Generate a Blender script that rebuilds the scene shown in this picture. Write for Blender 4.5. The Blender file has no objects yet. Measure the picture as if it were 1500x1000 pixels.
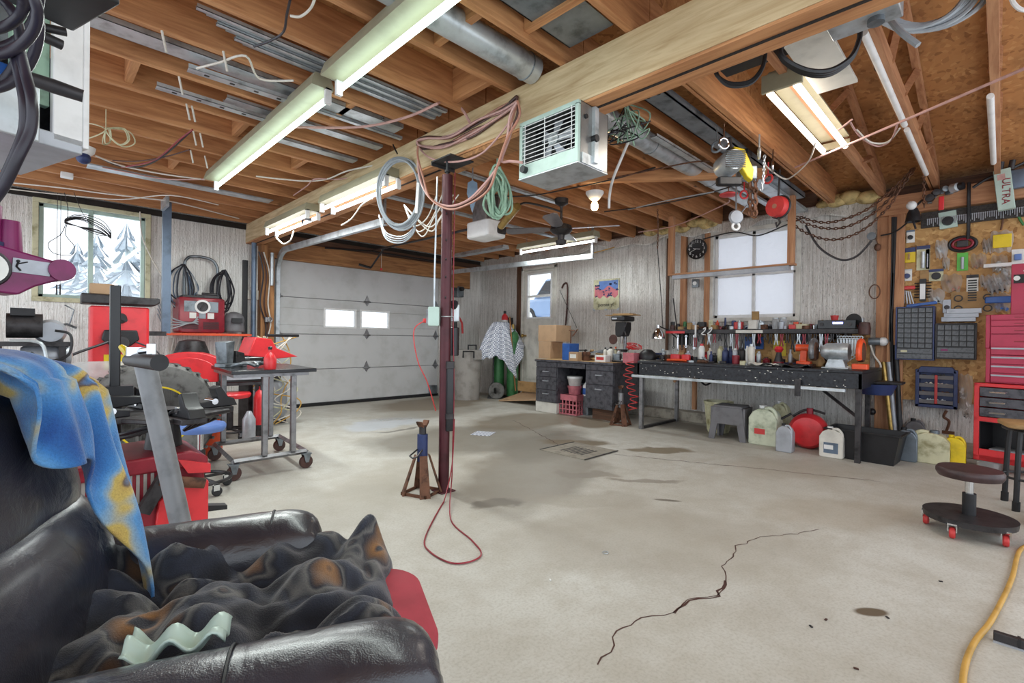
import bpy, math, random
from math import pi, sin, cos, radians, sqrt
from mathutils import Vector as V, Matrix, Euler
scene = bpy.context.scene
COL = scene.collection
random.seed(7)
# ------------------------------------------------------------------ camera
FL = 712.0; YAW, PIT, ROL = radians(44.743), radians(-0.238), radians(0.758)
CAM = V((0, 0, 1.05))
fwd0 = V((sin(YAW), cos(YAW), 0)); rt0 = V((cos(YAW), -sin(YAW), 0)); up0 = V((0, 0, 1))
FW = fwd0*cos(PIT)+up0*sin(PIT); U2 = up0*cos(PIT)-fwd0*sin(PIT)
RT = rt0*cos(ROL)+U2*sin(ROL); UP = U2*cos(ROL)-rt0*sin(ROL)
def P(x, y, ax, v):
    """where the line of sight through photo point (x, y) meets the real plane axis=v"""
    r = FW+RT*((x-750)/FL)-UP*((y-500)/FL)
    return CAM+r*((v-CAM[ax])/r[ax])
def PD(x, y, d):
    return CAM+(FW+RT*((x-750)/FL)-UP*((y-500)/FL))*d
cd = bpy.data.cameras.new('camera'); cam = bpy.data.objects.new('camera', cd); COL.objects.link(cam)
cd.sensor_width = 36; cd.lens = 36*FL/1500; cd.clip_start = 0.02; cd.clip_end = 400
cam.matrix_world = Matrix(((RT.x, UP.x, -FW.x, CAM.x), (RT.y, UP.y, -FW.y, CAM.y), (RT.z, UP.z, -FW.z, CAM.z), (0, 0, 0, 1)))
scene.camera = cam
scene.view_settings.view_transform = 'Standard'; scene.view_settings.look = 'None'
scene.view_settings.gamma = 1; scene.view_settings.use_curve_mapping = False
# ------------------------------------------------------------------ materials
def lin(c):
    return tuple((x/12.92 if x <= 0.04045 else ((x+0.055)/1.055)**2.4) for x in c)
def hexc(h):
    return lin(tuple(int(h[i:i+2], 16)/255 for i in (0, 2, 4)))+(1,)
MC = {}
def newmat(name):
    m = bpy.data.materials.new(name); m.use_nodes = True
    nt = m.node_tree; nt.nodes.clear()
    o = nt.nodes.new('ShaderNodeOutputMaterial'); b = nt.nodes.new('ShaderNodeBsdfPrincipled')
    nt.links.new(b.outputs[0], o.inputs[0])
    return m, nt, b
def nd(nt, t, **k):
    n = nt.nodes.new(t)
    for a, v in k.items():
        if a.startswith('i_'):
            n.inputs[int(a[2:])].default_value = v
        else: setattr(n, a, v)
    return n
def coords(nt, scale=(1, 1, 1), obj=True):
    tc = nd(nt, 'ShaderNodeTexCoord'); mp = nd(nt, 'ShaderNodeMapping')
    nt.links.new(tc.outputs['Object' if obj else 'Generated'], mp.inputs[0]); mp.inputs[3].default_value = scale
    return mp.outputs[0]
def noise(nt, vec, scale, detail=4, rough=.55, dist=0):
    n = nd(nt, 'ShaderNodeTexNoise'); nt.links.new(vec, n.inputs['Vector'])
    n.inputs['Scale'].default_value = scale; n.inputs['Detail'].default_value = detail
    n.inputs['Roughness'].default_value = rough; n.inputs['Distortion'].default_value = dist
    return n.outputs[0]
def ramp(nt, fac, stops):
    r = nd(nt, 'ShaderNodeValToRGB'); nt.links.new(fac, r.inputs[0])
    e = r.color_ramp.elements
    while len(e) < len(stops): e.new(0.5)
    for i, (p, c) in enumerate(stops):
        e[i].position = p; e[i].color = c if len(c) == 4 else tuple(c)+(1,)
    return r.outputs[0]
def mixc(nt, fac, a, b, mode='MIX'):
    m = nd(nt, 'ShaderNodeMix', data_type='RGBA', blend_type=mode)
    for k, s in ((0, fac), (6, a), (7, b)):
        if hasattr(s, 'is_output'): nt.links.new(s, m.inputs[k])
        else: m.inputs[k].default_value = s
    return m.outputs[2]
def bump(nt, b, h, strength=.3, dist=.01):
    n = nd(nt, 'ShaderNodeBump'); nt.links.new(h, n.inputs['Height'])
    n.inputs['Strength'].default_value = strength; n.inputs['Distance'].default_value = dist
    nt.links.new(n.outputs[0], b.inputs['Normal'])
def pm(name, col, rough=.5, metal=0, wear=.12, scale=12, bmp=.1, dirt=None, stretch=(1, 1, 1), bs=None, spec=None):
    """painted / plastic / metal surface with gentle uneven wear"""
    if name in MC: return MC[name]
    m, nt, b = newmat(name); c = hexc(col)
    v = coords(nt, stretch); n = noise(nt, v, scale, 5, .6)
    d = hexc(dirt) if dirt else tuple(x*(1-wear*2.2) for x in c[:3])+(1,)
    l = tuple(min(1, x*(1+wear*.9)) for x in c[:3])+(1,)
    cc = ramp(nt, n, [(.32, d), (.5, c), (.72, l)])
    nt.links.new(cc, b.inputs['Base Color'])
    b.inputs['Roughness'].default_value = rough; b.inputs['Metallic'].default_value = metal
    if spec is not None: b.inputs['Specular IOR Level'].default_value = spec
    if bmp:
        n2 = noise(nt, v, bs or scale*5, 4, .6); bump(nt, b, n2, bmp, .004)
    MC[name] = m; return m
def wood(name, col, dark, axis=0, rough=.65):
    if name in MC: return MC[name]
    m, nt, b = newmat(name)
    s = [9, 9, 9]; s[axis] = .8
    v = coords(nt, tuple(s)); n = noise(nt, v, 3.2, 5, .6, .6)
    v2 = coords(nt, (1, 1, 1)); n2 = noise(nt, v2, 1.1, 3)
    vo = nd(nt, 'ShaderNodeTexVoronoi'); nt.links.new(coords(nt, tuple(3.2 if i != axis else 1.6 for i in range(3))), vo.inputs['Vector']); vo.inputs['Scale'].default_value = 1.3
    kn = ramp(nt, vo.outputs['Distance'], [(.035, (1, 1, 1, 1)), (.09, (0, 0, 0, 1))])
    c1 = ramp(nt, n, [(.3, hexc(dark)), (.62, hexc(col))])
    c2 = mixc(nt, ramp(nt, n2, [(.35, (0, 0, 0)), (.7, (.45, .45, .45))]), c1, hexc(dark))
    c3 = mixc(nt, kn, c2, tuple(x*.25 for x in hexc(dark)[:3])+(1,))
    nt.links.new(c3, b.inputs['Base Color']); b.inputs['Roughness'].default_value = rough
    bump(nt, b, n, .15, .004); MC[name] = m; return m
def emis(name, col, strength):
    if name in MC: return MC[name]
    m = bpy.data.materials.new(name); m.use_nodes = True; nt = m.node_tree; nt.nodes.clear()
    o = nt.nodes.new('ShaderNodeOutputMaterial'); e = nt.nodes.new('ShaderNodeEmission')
    e.inputs[0].default_value = hexc(col); e.inputs[1].default_value = strength
    nt.links.new(e.outputs[0], o.inputs[0]); MC[name] = m; return m
def m_foil():
    m, nt, b = newmat('reflective foil insulation')
    v = coords(nt, (34, 34, .7)); n = noise(nt, v, 2.2, 6, .75, .1)
    v2 = coords(nt, (1, 1, 1)); n2 = noise(nt, v2, .8, 4, .6); n3 = noise(nt, coords(nt, (1, 1, .5)), 45, 3, .7)
    c = ramp(nt, n, [(.30, hexc('8a857f')), (.42, hexc('cdcac5')), (.60, hexc('f2f1ee'))])
    c = mixc(nt, ramp(nt, n2, [(.42, (0, 0, 0)), (.75, (.5, .5, .5))]), c, hexc('a5968a'))
    c = mixc(nt, ramp(nt, n3, [(.6, (0, 0, 0)), (.78, (.7, .7, .7))]), c, hexc('efeeea'))
    nt.links.new(c, b.inputs['Base Color'])
    n4 = noise(nt, coords(nt, (1, 1, .25)), 120, 2, .6)
    c2 = mixc(nt, ramp(nt, n4, [(.28, (.6, .6, .6)), (.38, (0, 0, 0))]), c, hexc('4f4a46')); c2 = mixc(nt, ramp(nt, n4, [(.60, (0, 0, 0)), (.72, (.9, .9, .9))]), c2, hexc('f6f5f2')); nt.links.new(c2, b.inputs['Base Color'])
    b.inputs['Metallic'].default_value = .4; b.inputs['Roughness'].default_value = .36
    bump(nt, b, mixc(nt, .45, n, n4), 1, .014); MC['foil'] = m
def m_osb(name='osb', a='b98a5c', d='8a5a34', l='cfa572', k='5a3a22'):
    m, nt, b = newmat('oriented strand board '+name)
    v = coords(nt, (1, 1, 1)); nz = nd(nt, 'ShaderNodeTexNoise'); nt.links.new(v, nz.inputs[0]); nz.inputs['Scale'].default_value = 5
    vs = nd(nt, 'ShaderNodeVectorMath', operation='SCALE'); nt.links.new(nz.outputs[1], vs.inputs[0]); vs.inputs[3].default_value = .12; vv = nd(nt, 'ShaderNodeVectorMath', operation='ADD'); nt.links.new(v, vv.inputs[0]); nt.links.new(vs.outputs[0], vv.inputs[1])
    vo = nd(nt, 'ShaderNodeTexVoronoi'); nt.links.new(vv.outputs[0], vo.inputs['Vector']); vo.inputs['Scale'].default_value = 34
    sp = nd(nt, 'ShaderNodeSeparateColor'); nt.links.new(vo.outputs['Color'], sp.inputs[0])
    c = ramp(nt, sp.outputs[0], [(0, hexc(d)), (.3, hexc(a)), (.75, hexc(a)), (1, hexc(l))])
    n2 = noise(nt, v, 3, 5, .6)
    c = mixc(nt, ramp(nt, n2, [(.5, (0, 0, 0)), (.75, (.6, .6, .6))]), c, hexc(k))
    nt.links.new(c, b.inputs['Base Color']); b.inputs['Roughness'].default_value = .7
    bump(nt, b, sp.outputs[0], .12, .003); MC[name] = m
SPOTS = []   # floor stains and a painted puddle reflection: x, y, rx, ry, rotation, colour, strength, wetness
def m_floor():
    m, nt, b = newmat('stained concrete floor')
    v = coords(nt, (1, 1, 1))
    n1 = noise(nt, v, .55, 6, .6, .3); n2 = noise(nt, v, 4, 8, .7); n3 = noise(nt, v, 90, 3, .6)
    c = ramp(nt, n1, [(.3, hexc('b3afa6')), (.5, hexc('c0beb7')), (.68, hexc('cdcdc8'))])
    c = mixc(nt, ramp(nt, n2, [(.38, (.55, .55, .55)), (.58, (0, 0, 0))]), c, hexc('a8a296'))
    c = mixc(nt, ramp(nt, n3, [(.3, (.35, .35, .35)), (.55, (0, 0, 0))]), c, hexc('8d8476'))
    rough = None
    warp = nd(nt, 'ShaderNodeTexNoise'); nt.links.new(v, warp.inputs[0]); warp.inputs['Scale'].default_value = 2.2; warp.inputs['Detail'].default_value = 6
    wsub = nd(nt, 'ShaderNodeVectorMath', operation='SUBTRACT'); nt.links.new(warp.outputs[1], wsub.inputs[0]); wsub.inputs[1].default_value = (.5, .5, .5)
    wsc = nd(nt, 'ShaderNodeVectorMath', operation='SCALE'); nt.links.new(wsub.outputs[0], wsc.inputs[0]); wsc.inputs[3].default_value = .55
    tc = nd(nt, 'ShaderNodeTexCoord'); va = nd(nt, 'ShaderNodeVectorMath', operation='ADD')
    nt.links.new(tc.outputs['Object'], va.inputs[0]); nt.links.new(wsc.outputs[0], va.inputs[1])
    for (x, y, rx, ry, rot, col, st, wet) in SPOTS:
        mp = nd(nt, 'ShaderNodeMapping', vector_type='TEXTURE'); mp.inputs[1].default_value = (x, y, 0)
        mp.inputs[2].default_value = (0, 0, rot); mp.inputs[3].default_value = (rx, ry, 1000)
        nt.links.new(va.outputs[0] if rx > .16 else tc.outputs['Object'], mp.inputs[0])
        ln = nd(nt, 'ShaderNodeVectorMath', operation='LENGTH'); nt.links.new(mp.outputs[0], ln.inputs[0])
        f = ramp(nt, ln.outputs['Value'], [(.72, (st, st, st)), (1, (0, 0, 0))])
        c = mixc(nt, f, c, hexc(col))
        if wet:
            if rough is None: rough = mixc(nt, f, (.62, .62, .62, 1), (wet, wet, wet, 1))
            else: rough = mixc(nt, f, rough, (wet, wet, wet, 1))
    nt.links.new(c, b.inputs['Base Color'])
    if rough is not None: nt.links.new(rough, b.inputs['Roughness'])
    else: b.inputs['Roughness'].default_value = .62
    bump(nt, b, n3, .06, .003); MC['floor'] = m
def m_fabric(name, stops, scale=7, rough=.95, seed=0, dist=.3):
    m, nt, b = newmat(name)
    v = coords(nt, (1, 1, 1)); n = nd(nt, 'ShaderNodeTexNoise', noise_dimensions='4D'); nt.links.new(v, n.inputs[0]); n.inputs['W'].default_value = seed
    n.inputs['Scale'].default_value = scale; n.inputs['Detail'].default_value = 1.5; n.inputs['Distortion'].default_value = dist
    r = nd(nt, 'ShaderNodeValToRGB'); nt.links.new(n.outputs[0], r.inputs[0]); e = r.color_ramp.elements
    while len(e) < len(stops): e.new(.5)
    for i, (p, c) in enumerate(stops): e[i].position = p; e[i].color = hexc(c)
    f = noise(nt, v, 260, 3, .7)
    c = mixc(nt, ramp(nt, f, [(.3, (.25, .25, .25)), (.6, (0, 0, 0))]), r.outputs[0], (0.01, .01, .015, 1))
    nt.links.new(c, b.inputs['Base Color']); b.inputs['Roughness'].default_value = rough
    b.inputs['Sheen Weight'].default_value = .3; b.inputs['Sheen Roughness'].default_value = .5
    bump(nt, b, f, .5, .004); MC[name] = m
def m_leather():
    m, nt, b = newmat('black leather'); v = coords(nt, (1, 1, 1))
    n = noise(nt, v, 5, 4); c = ramp(nt, n, [(.3, hexc('1c1c24')), (.7, hexc('33343e'))])
    nt.links.new(c, b.inputs['Base Color']); b.inputs['Roughness'].default_value = .30; b.inputs['Coat Weight'].default_value = .5; b.inputs['Coat Roughness'].default_value = .22
    vo = nd(nt, 'ShaderNodeTexVoronoi'); nt.links.new(v, vo.inputs['Vector']); vo.inputs['Scale'].default_value = 420
    w = noise(nt, coords(nt, (1, 1, 1)), 11, 3, .5, 1.2)
    mm = nd(nt, 'ShaderNodeMath', operation='MULTIPLY_ADD'); nt.links.new(vo.outputs['Distance'], mm.inputs[0]); mm.inputs[1].default_value = .05; nt.links.new(w, mm.inputs[2])
    bump(nt, b, mm.outputs[0], .4, .015); MC['leather'] = m
def m_glass(name='clear glass', col='ffffff', rough=.02):
    if name in MC: return MC[name]
    m = bpy.data.materials.new(name); m.use_nodes = True; nt = m.node_tree; nt.nodes.clear()
    o = nt.nodes.new('ShaderNodeOutputMaterial'); t = nt.nodes.new('ShaderNodeBsdfTransparent'); g = nt.nodes.new('ShaderNodeBsdfGlossy'); g.inputs[1].default_value = rough
    t.inputs[0].default_value = hexc(col); x = nt.nodes.new('ShaderNodeMixShader'); x.inputs[0].default_value = .08
    nt.links.new(t.outputs[0], x.inputs[1]); nt.links.new(g.outputs[0], x.inputs[2]); nt.links.new(x.outputs[0], o.inputs[0]); MC[name] = m; return m
def m_film(name, col, tr=.5, rough=.35):
    """thin hazy plastic: part see-through, part diffuse"""
    if name in MC: return MC[name]
    m = bpy.data.materials.new(name); m.use_nodes = True; nt = m.node_tree; nt.nodes.clear()
    o = nt.nodes.new('ShaderNodeOutputMaterial'); t = nt.nodes.new('ShaderNodeBsdfTransparent'); b = nt.nodes.new('ShaderNodeBsdfPrincipled')
    b.inputs['Base Color'].default_value = hexc(col); b.inputs['Roughness'].default_value = rough
    n = noise(nt, coords(nt), 18, 4); bump(nt, b, n, .8, .02)
    tl = nt.nodes.new('ShaderNodeBsdfTranslucent'); tl.inputs[0].default_value = hexc(col)
    y = nt.nodes.new('ShaderNodeMixShader'); y.inputs[0].default_value = .5
    nt.links.new(b.outputs[0], y.inputs[1]); nt.links.new(tl.outputs[0], y.inputs[2])
    x = nt.nodes.new('ShaderNodeMixShader'); x.inputs[0].default_value = 1-tr
    nt.links.new(t.outputs[0], x.inputs[1]); nt.links.new(y.outputs[0], x.inputs[2]); nt.links.new(x.outputs[0], o.inputs[0]); MC[name] = m; return m
# ------------------------------------------------------------------ mesh builder
class B:
    def __init__(s): s.v = []; s.f = []
    def add(s, vs, fs):
        o = len(s.v); s.v += [tuple(p) for p in vs]; s.f += [tuple(i+o for i in f) for f in fs]; return s
    def box(s, c, d, rot=None):
        x, y, z = d[0]/2, d[1]/2, d[2]/2
        vs = [V((a, b_, e)) for e in (-z, z) for b_ in (-y, y) for a in (-x, x)]
        if rot: M = Euler(rot).to_matrix(); vs = [M @ p for p in vs]
        c = V(c); return s.add([p+c for p in vs], [(0, 2, 3, 1), (4, 5, 7, 6), (0, 1, 5, 4), (2, 6, 7, 3), (0, 4, 6, 2), (1, 3, 7, 5)])
    def bb(s, x0, y0, z0, x1, y1, z1): return s.box(((x0+x1)/2, (y0+y1)/2, (z0+z1)/2), (abs(x1-x0), abs(y1-y0), abs(z1-z0)))
    def rings(s, rs, cap=True, closed=False):
        n = len(rs[0]); o = len(s.v)
        for r in rs: s.v += [tuple(p) for p in r]
        m = len(rs)
        for i in range(m if closed else m-1):
            a = o+i*n; b_ = o+((i+1) % m)*n
            for j in range(n): s.f.append((a+j, a+(j+1) % n, b_+(j+1) % n, b_+j))
        if cap and not closed:
            s.f.append(tuple(o+j for j in reversed(range(n)))); s.f.append(tuple(o+(m-1)*n+j for j in range(n)))
        return s
    def cyl(s, p0, p1, r0, r1=None, n=14):
        return s.tube([p0, p1], [r0, r1 if r1 is not None else r0], n)
    def tube(s, pts, r, n=7, closed=False):
        pts = [V(p) for p in pts]; m = len(pts); rs = []
        rad = r if isinstance(r, (list, tuple)) else [r]*m
        prev = None
        for i, p in enumerate(pts):
            if closed: t = pts[(i+1) % m]-pts[i-1]
            elif i == 0: t = pts[1]-p
            elif i == m-1: t = p-pts[-2]
            else: t = (pts[i+1]-p).normalized()+(p-pts[i-1]).normalized()
            if t.length < 1e-9: t = V((0, 0, 1))
            t.normalize()
            if prev is None:
                a = V((0, 0, 1)) if abs(t.z) < .9 else V((1, 0, 0)); u = t.cross(a).normalized()
            else:
                u = prev-t*prev.dot(t)
                u = u.normalized() if u.length > 1e-6 else t.cross(V((0, .3, 1))).normalized()
            prev = u; w = t.cross(u)
            rs.append([p+u*(cos(2*pi*k/n)*rad[i])+w*(sin(2*pi*k/n)*rad[i]) for k in range(n)])
        return s.rings(rs, True, closed)
    def lathe(s, prof, c=(0, 0, 0), ax='z', n=20, sx=1, sy=1):
        c = V(c); rs = []
        for r, h in prof:
            r = max(r, 1e-4); ring = []
            for k in range(n):
                a = 2*pi*k/n; p = (r*cos(a)*sx, r*sin(a)*sy, h)
                if ax == 'y': p = (p[0], -h if False else h, -p[1])
                elif ax == 'x': p = (h, p[0], p[1])
                ring.append(c+V(p))
            rs.append(ring)
        return s.rings(rs)
    def ball(s, c, r, sc=(1, 1, 1), n=14, m=8):
        pr = [(sin(pi*i/m), -cos(pi*i/m)) for i in range(m+1)]; c = V(c)
        rs = [[c+V((max(a, .003)*cos(2*pi*k/n)*r*sc[0], max(a, .003)*sin(2*pi*k/n)*r*sc[1], h*r*sc[2])) for k in range(n)] for a, h in pr]
        return s.rings(rs)
    def prism(s, poly, a0, a1, ax='y'):
        def q(p, h): return {'y': (p[0], h, p[1]), 'z': (p[0], p[1], h), 'x': (h, p[0], p[1])}[ax]
        return s.rings([[q(p, a0) for p in poly], [q(p, a1) for p in poly]])
    def torus(s, c, R, r, ax='z', n=28, m=8, sx=1, sy=1):
        pts = []
        for k in range(n):
            a = 2*pi*k/n; p = (R*cos(a)*sx, R*sin(a)*sy, 0)
            if ax == 'y': p = (p[0], 0, p[1])
            elif ax == 'x': p = (0, p[0], p[1])
            pts.append(V(c)+V(p))
        return s.tube(pts, r, m, True)
    def rbox(s, c, d, r=.02, ax='z', seg=4, rot=None):
        """box with rounded vertical (ax) corners"""
        i = 'xyz'.index(ax); o = [k for k in range(3) if k != i]; w, h = d[o[0]]/2, d[o[1]]/2; poly = []
        for cx, cy, a0 in ((w-r, h-r, 0), (-w+r, h-r, pi/2), (-w+r, -h+r, pi), (w-r, -h+r, 3*pi/2)):
            for k in range(seg+1): a = a0+pi/2*k/seg; poly.append((cx+r*cos(a), cy+r*sin(a)))
        rs = []; cc = V(c); M = Euler(rot).to_matrix() if rot else None; e = min(r*.35, d[i]*.2)
        for hh, sc in ((-d[i]/2, -e), (-d[i]/2+e, 0), (d[i]/2-e, 0), (d[i]/2, -e)):
            ring = []
            for p in poly:
                q = [0, 0, 0]; q[i] = hh
                q[o[0]] = p[0]+(sc if p[0] > 0 else -sc); q[o[1]] = p[1]+(sc if p[1] > 0 else -sc)
                q = V(q); ring.append(cc+(M @ q if M else q))
            rs.append(ring)
        return s.rings(rs)
    def grid(s, fn, nu, nv):
        o = len(s.v)
        for i in range(nu+1):
            for j in range(nv+1): s.v.append(tuple(fn(i/nu, j/nv)))
        for i in range(nu):
            for j in range(nv):
                a = o+i*(nv+1)+j; s.f.append((a, a+1, a+nv+2, a+nv+1))
        return s
    def build(s, name, mat, parent=None, loc=None, rz=0, bev=0, flat=False, solid=0, sub=0, ang=38):
        me = bpy.data.meshes.new(name); me.from_pydata(s.v, [], s.f)
        if s.f and not solid and not sub:
            import bmesh
            bm = bmesh.new(); bm.from_mesh(me); bmesh.ops.recalc_face_normals(bm, faces=bm.faces); bm.to_mesh(me); bm.free()
        mats = mat if isinstance(mat, list) else [mat]
        for m in mats: me.materials.append(MC[m] if isinstance(m, str) else m)
        if not flat:
            me.polygons.foreach_set('use_smooth', [True]*len(me.polygons))
            if not sub: me.set_sharp_from_angle(angle=radians(ang))
        me.update()
        o = bpy.data.objects.new(name, me); COL.objects.link(o)
        if parent: o.parent = parent
        if loc is not None: o.location = loc
        if rz: o.rotation_euler = (0, 0, rz)
        if solid: md = o.modifiers.new('thickness', 'SOLIDIFY'); md.thickness = solid; md.offset = 0
        if sub: md = o.modifiers.new('smooth', 'SUBSURF'); md.levels = sub; md.render_levels = sub
        if bev: md = o.modifiers.new('edge', 'BEVEL'); md.width = bev; md.segments = 2; md.limit_method = 'ANGLE'; md.angle_limit = radians(40)
        return o
def tag(o, label, cat, group=None, kind=None):
    if label: o['label'] = label
    if cat: o['category'] = cat
    if group: o['group'] = group
    if kind: o['kind'] = kind
    return o
def T(name, label, cat, loc=(0, 0, 0), rz=0, group=None, rot=None):
    o = bpy.data.objects.new(name, None); COL.objects.link(o); o.empty_display_size = .05
    o.location = loc; o.rotation_euler = rot if rot else (0, 0, rz)
    return tag(o, label, cat, group)
def struct(name, b, mat, **k):
    o = b.build(name, mat, **k); o['kind'] = 'structure'; return o
def dup(root, loc=None, rz=None, label=None, group=None):
    def cp(o, par):
        c = o.copy(); COL.objects.link(c)
        if par: c.parent = par
        for ch in [x for x in bpy.data.objects if x.parent == o]: cp(ch, c)
        return c
    r = cp(root, None)
    if loc is not None: r.location = loc
    if rz is not None: r.rotation_euler = (0, 0, rz)
    if label: r['label'] = label
    if group: r['group'] = group
    return r
def text(name, s, size, mat, parent=None, loc=(0, 0, 0), rot=(pi/2, 0, 0), ext=.0008, align='CENTER', shear=0, bold=0):
    cu = bpy.data.curves.new(name, 'FONT'); cu.body = s; cu.size = size; cu.extrude = ext; cu.align_x = align; cu.align_y = 'CENTER'; cu.shear = shear; cu.offset = bold
    tmp = bpy.data.objects.new(name, cu); COL.objects.link(tmp)
    dg = bpy.context.evaluated_depsgraph_get(); me = bpy.data.meshes.new_from_object(tmp.evaluated_get(dg))
    bpy.data.objects.remove(tmp); me.materials.clear(); me.materials.append(MC[mat] if isinstance(mat, str) else mat)
    o = bpy.data.objects.new(name, me); COL.objects.link(o); o.location = loc; o.rotation_euler = rot
    if parent: o.parent = parent
    return o
def smooth_path(pts, k=6, closed=False):
    pts = [V(p) for p in pts]; n = len(pts); out = []
    rng = range(n if closed else n-1)
    for i in rng:
        p0 = pts[(i-1) % n] if (closed or i > 0) else pts[0]; p1 = pts[i]; p2 = pts[(i+1) % n]
        p3 = pts[(i+2) % n] if (closed or i+2 < n) else pts[-1]
        for j in range(k):
            t = j/k; t2 = t*t; t3 = t2*t
            out.append(.5*((2*p1)+(-p0+p2)*t+(2*p0-5*p1+4*p2-p3)*t2+(-p0+3*p1-3*p2+p3)*t3))
    if not closed: out.append(pts[-1])
    return out
def cable(name, pts, r, mat, label, cat='cable', group=None, parent=None, k=6, n=6, closed=False):
    p0 = V(pts[0]); sp = smooth_path(pts, k, closed)
    if not parent and min(V(p).z for p in pts) >= 0: sp = [V((p.x, p.y, max(p.z, r*1.05))) for p in sp]
    o = B().tube([p-p0 for p in sp], r, n, closed).build(name, mat, parent, loc=p0)
    if not parent: tag(o, label, cat, group)
    return o
def coil_pts(R, turns, sx=1, sy=1, jit=.1, seg=18, pitch=.006, seed=1):
    rnd = random.Random(seed); pts = []
    for t in range(turns):
        rr = R*(1+rnd.uniform(-jit, jit)); ox, oy = rnd.uniform(-jit, jit)*R*.5, rnd.uniform(-jit, jit)*R*.5; z = rnd.uniform(-1, 1)*pitch*turns*.5
        for k in range(seg):
            a = 2*pi*k/seg; pts.append((ox+rr*sx*sin(a), z+pitch*sin(a*2+t)*.7, oy-rr*sy*cos(a)))
    return pts
# ------------------------------------------------------------------ materials used by the place
m_foil(); m_osb(); m_osb('osb_dark', 'b5804e', '94633a', 'c59460', '5a3820'); m_leather()
m_osb('osb_wall', 'bb905a', '8f6436', 'd2ab72', '6a4828')
for n, c, d in (('lum', 'cf9868', '9c6640'), ('beamw', 'd6c19c', 'ab8f68'), ('pink', 'c8966e', '9a6646'), ('post', 'b98452', '7d5230'), ('dkw', '6e4c36', '3d281c')):
    for i, a in enumerate('xyz'): wood(n+a, c, d, i)
pm('galv', 'c0c7cc', .34, .5, .2, 9, .1); pm('galv_dk', '7c8389', .36, .5, .3, 7, .1); pm('steel', '8d8d90', .4, .7, .2, 14, .1)
pm('dksteel', '3e3c3e', .45, .5, .3, 14, .1); pm('black', '1c1c20', .45, 0, .2, 14, .05); pm('blackg', '17171b', .22, 0, .2, 14, .0)
pm('rubber', '1d1c1e', .8, 0, .3, 20, .2); pm('white', 'e6e6e6', .45, 0, .06, 8, .03); pm('offwhite', 'd6d3cb', .5, 0, .1, 6, .05)
pm('doorw', 'c4c4c5', .42, 0, .05, 3, .04, dirt='b6b6b5'); pm('red', 'b3242c', .32, 0, .15, 8, .05); pm('redb', 'd8343a', .3, 0, .1, 8, .03)
pm('redp', 'b3304e', .3, .1, .08, 6, .03); pm('maroon', '4c2028', .38, .25, .3, 6, .12, dirt='3d171d'); pm('redm', '8a2230', .35, .1, .25, 9, .08, dirt='6b1a24')
pm('purple', '7a1f58', .3, .1, .2, 6, .05); pm('blue', '2c5fae', .35, 0, .12, 8, .03); pm('navy', '2d3a66', .4, .1, .2, 10, .05); pm('skyb', '5f7fc0', .35, 0, .1, 8, .03)
pm('yellow', 'e3c620', .4, 0, .1, 8, .03); pm('orange', 'e4552a', .38, 0, .12, 8, .03); pm('green', '3f7b4a', .4, .1, .2, 9, .05); pm('lime', '5fc04a', .4, 0, .1, 8, .02)
pm('mint', 'b5cbc2', .35, .1, .08, 5, .03); pm('heatside', '9d9d9c', .3, .7, .12, 5, .05); pm('cream', 'c9c6a6', .5, 0, .15, 8, .05, dirt='8d8760')
pm('cardb', 'b39374', .8, 0, .06, 9, .05); pm('cardd', '9a7a4e', .8, 0, .1, 9, .05); pm('deskg', '55555c', .38, .3, .35, 16, .1, dirt='2e2e34'); pm('bencht', '2c2e34', .42, .3, .5, 30, .15, dirt='15161a')
pm('tan', 'a8865a', .7, 0, .2, 8, .1); pm('gplast', '6b6a6e', .5, 0, .12, 10, .05); pm('can', '9a9590', .55, 0, .12, 5, .05, dirt='7d7770'); pm('jug', 'c5cbb6', .4, 0, .15, 7, .05, dirt='8c957c')
pm('silverp', 'a8acb4', .35, .3, .1, 8, .03); pm('brass', 'b89a5a', .35, .8, .2, 9, .05); pm('chrome', 'd8dade', .12, 1, .05, 9, .0); pm('rust', '6a4836', .7, .3, .35, 18, .2)
pm('copperc', 'a87360', .45, 0, .15, 12, .0); pm('pinkc', 'c49a94', .5, 0, .1, 12, .0); pm('whitec', 'dcd6cc', .5, 0, .08, 12, 0); pm('grayc', '9aa0a6', .4, 0, .1, 12, 0)
pm('blackc', '23222a', .35, 0, .1, 12, 0); pm('redc', 'c63a3a', .45, 0, .1, 12, 0); pm('yelc', 'c59a4a', .5, 0, .12, 10, 0); pm('greenc', '8fae98', .6, 0, .2, 16, .1); pm('cablesheath', '26222f', .35, 0, .15, 12, .02)
pm('pegb', '3a3634', .6, .2, .4, 60, .3, dirt='1b1a1a'); pm('steelg', '707a84', .4, .4, .15, 7, .05); pm('bluegray', '66768a', .4, .4, .15, 7, .05); pm('tirem', '6b6a68', .85, 0, .2, 12, .25, dirt='3c3a38')
pm('snow', 'f4f6fa', .8, 0, .03, 2, .1); pm('poleg', '85888c', .45, .1, .12, 10, .05); pm('lamph', '98937c', .5, 0, .06, 8, .03); pm('foliage', 'a9b5bd', .9, 0, .2, 3, .3, dirt='8f9ca6'); pm('insul', 'c9b27c', .95, 0, .35, 9, .8, dirt='7d6a40'); pm('shadowc', '2a2420', .9, 0, .2, 9, 0)  # foliage: snowy tree colour with distance haze painted in
pm('brown', '4a2c26', .5, 0, .2, 12, .05); pm('seatb', '3f2b2c', .42, 0, .2, 14, .1); pm('paper', 'e8e8e4', .7, 0, .04, 9, 0); pm('drainc', '8f897e', .85, 0, .15, 12, .3); pm('concr', 'a39c90', .85, 0, .2, 12, .3); pm('pink', 'c4707a', .6, 0, .15, 9, .05)
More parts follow.
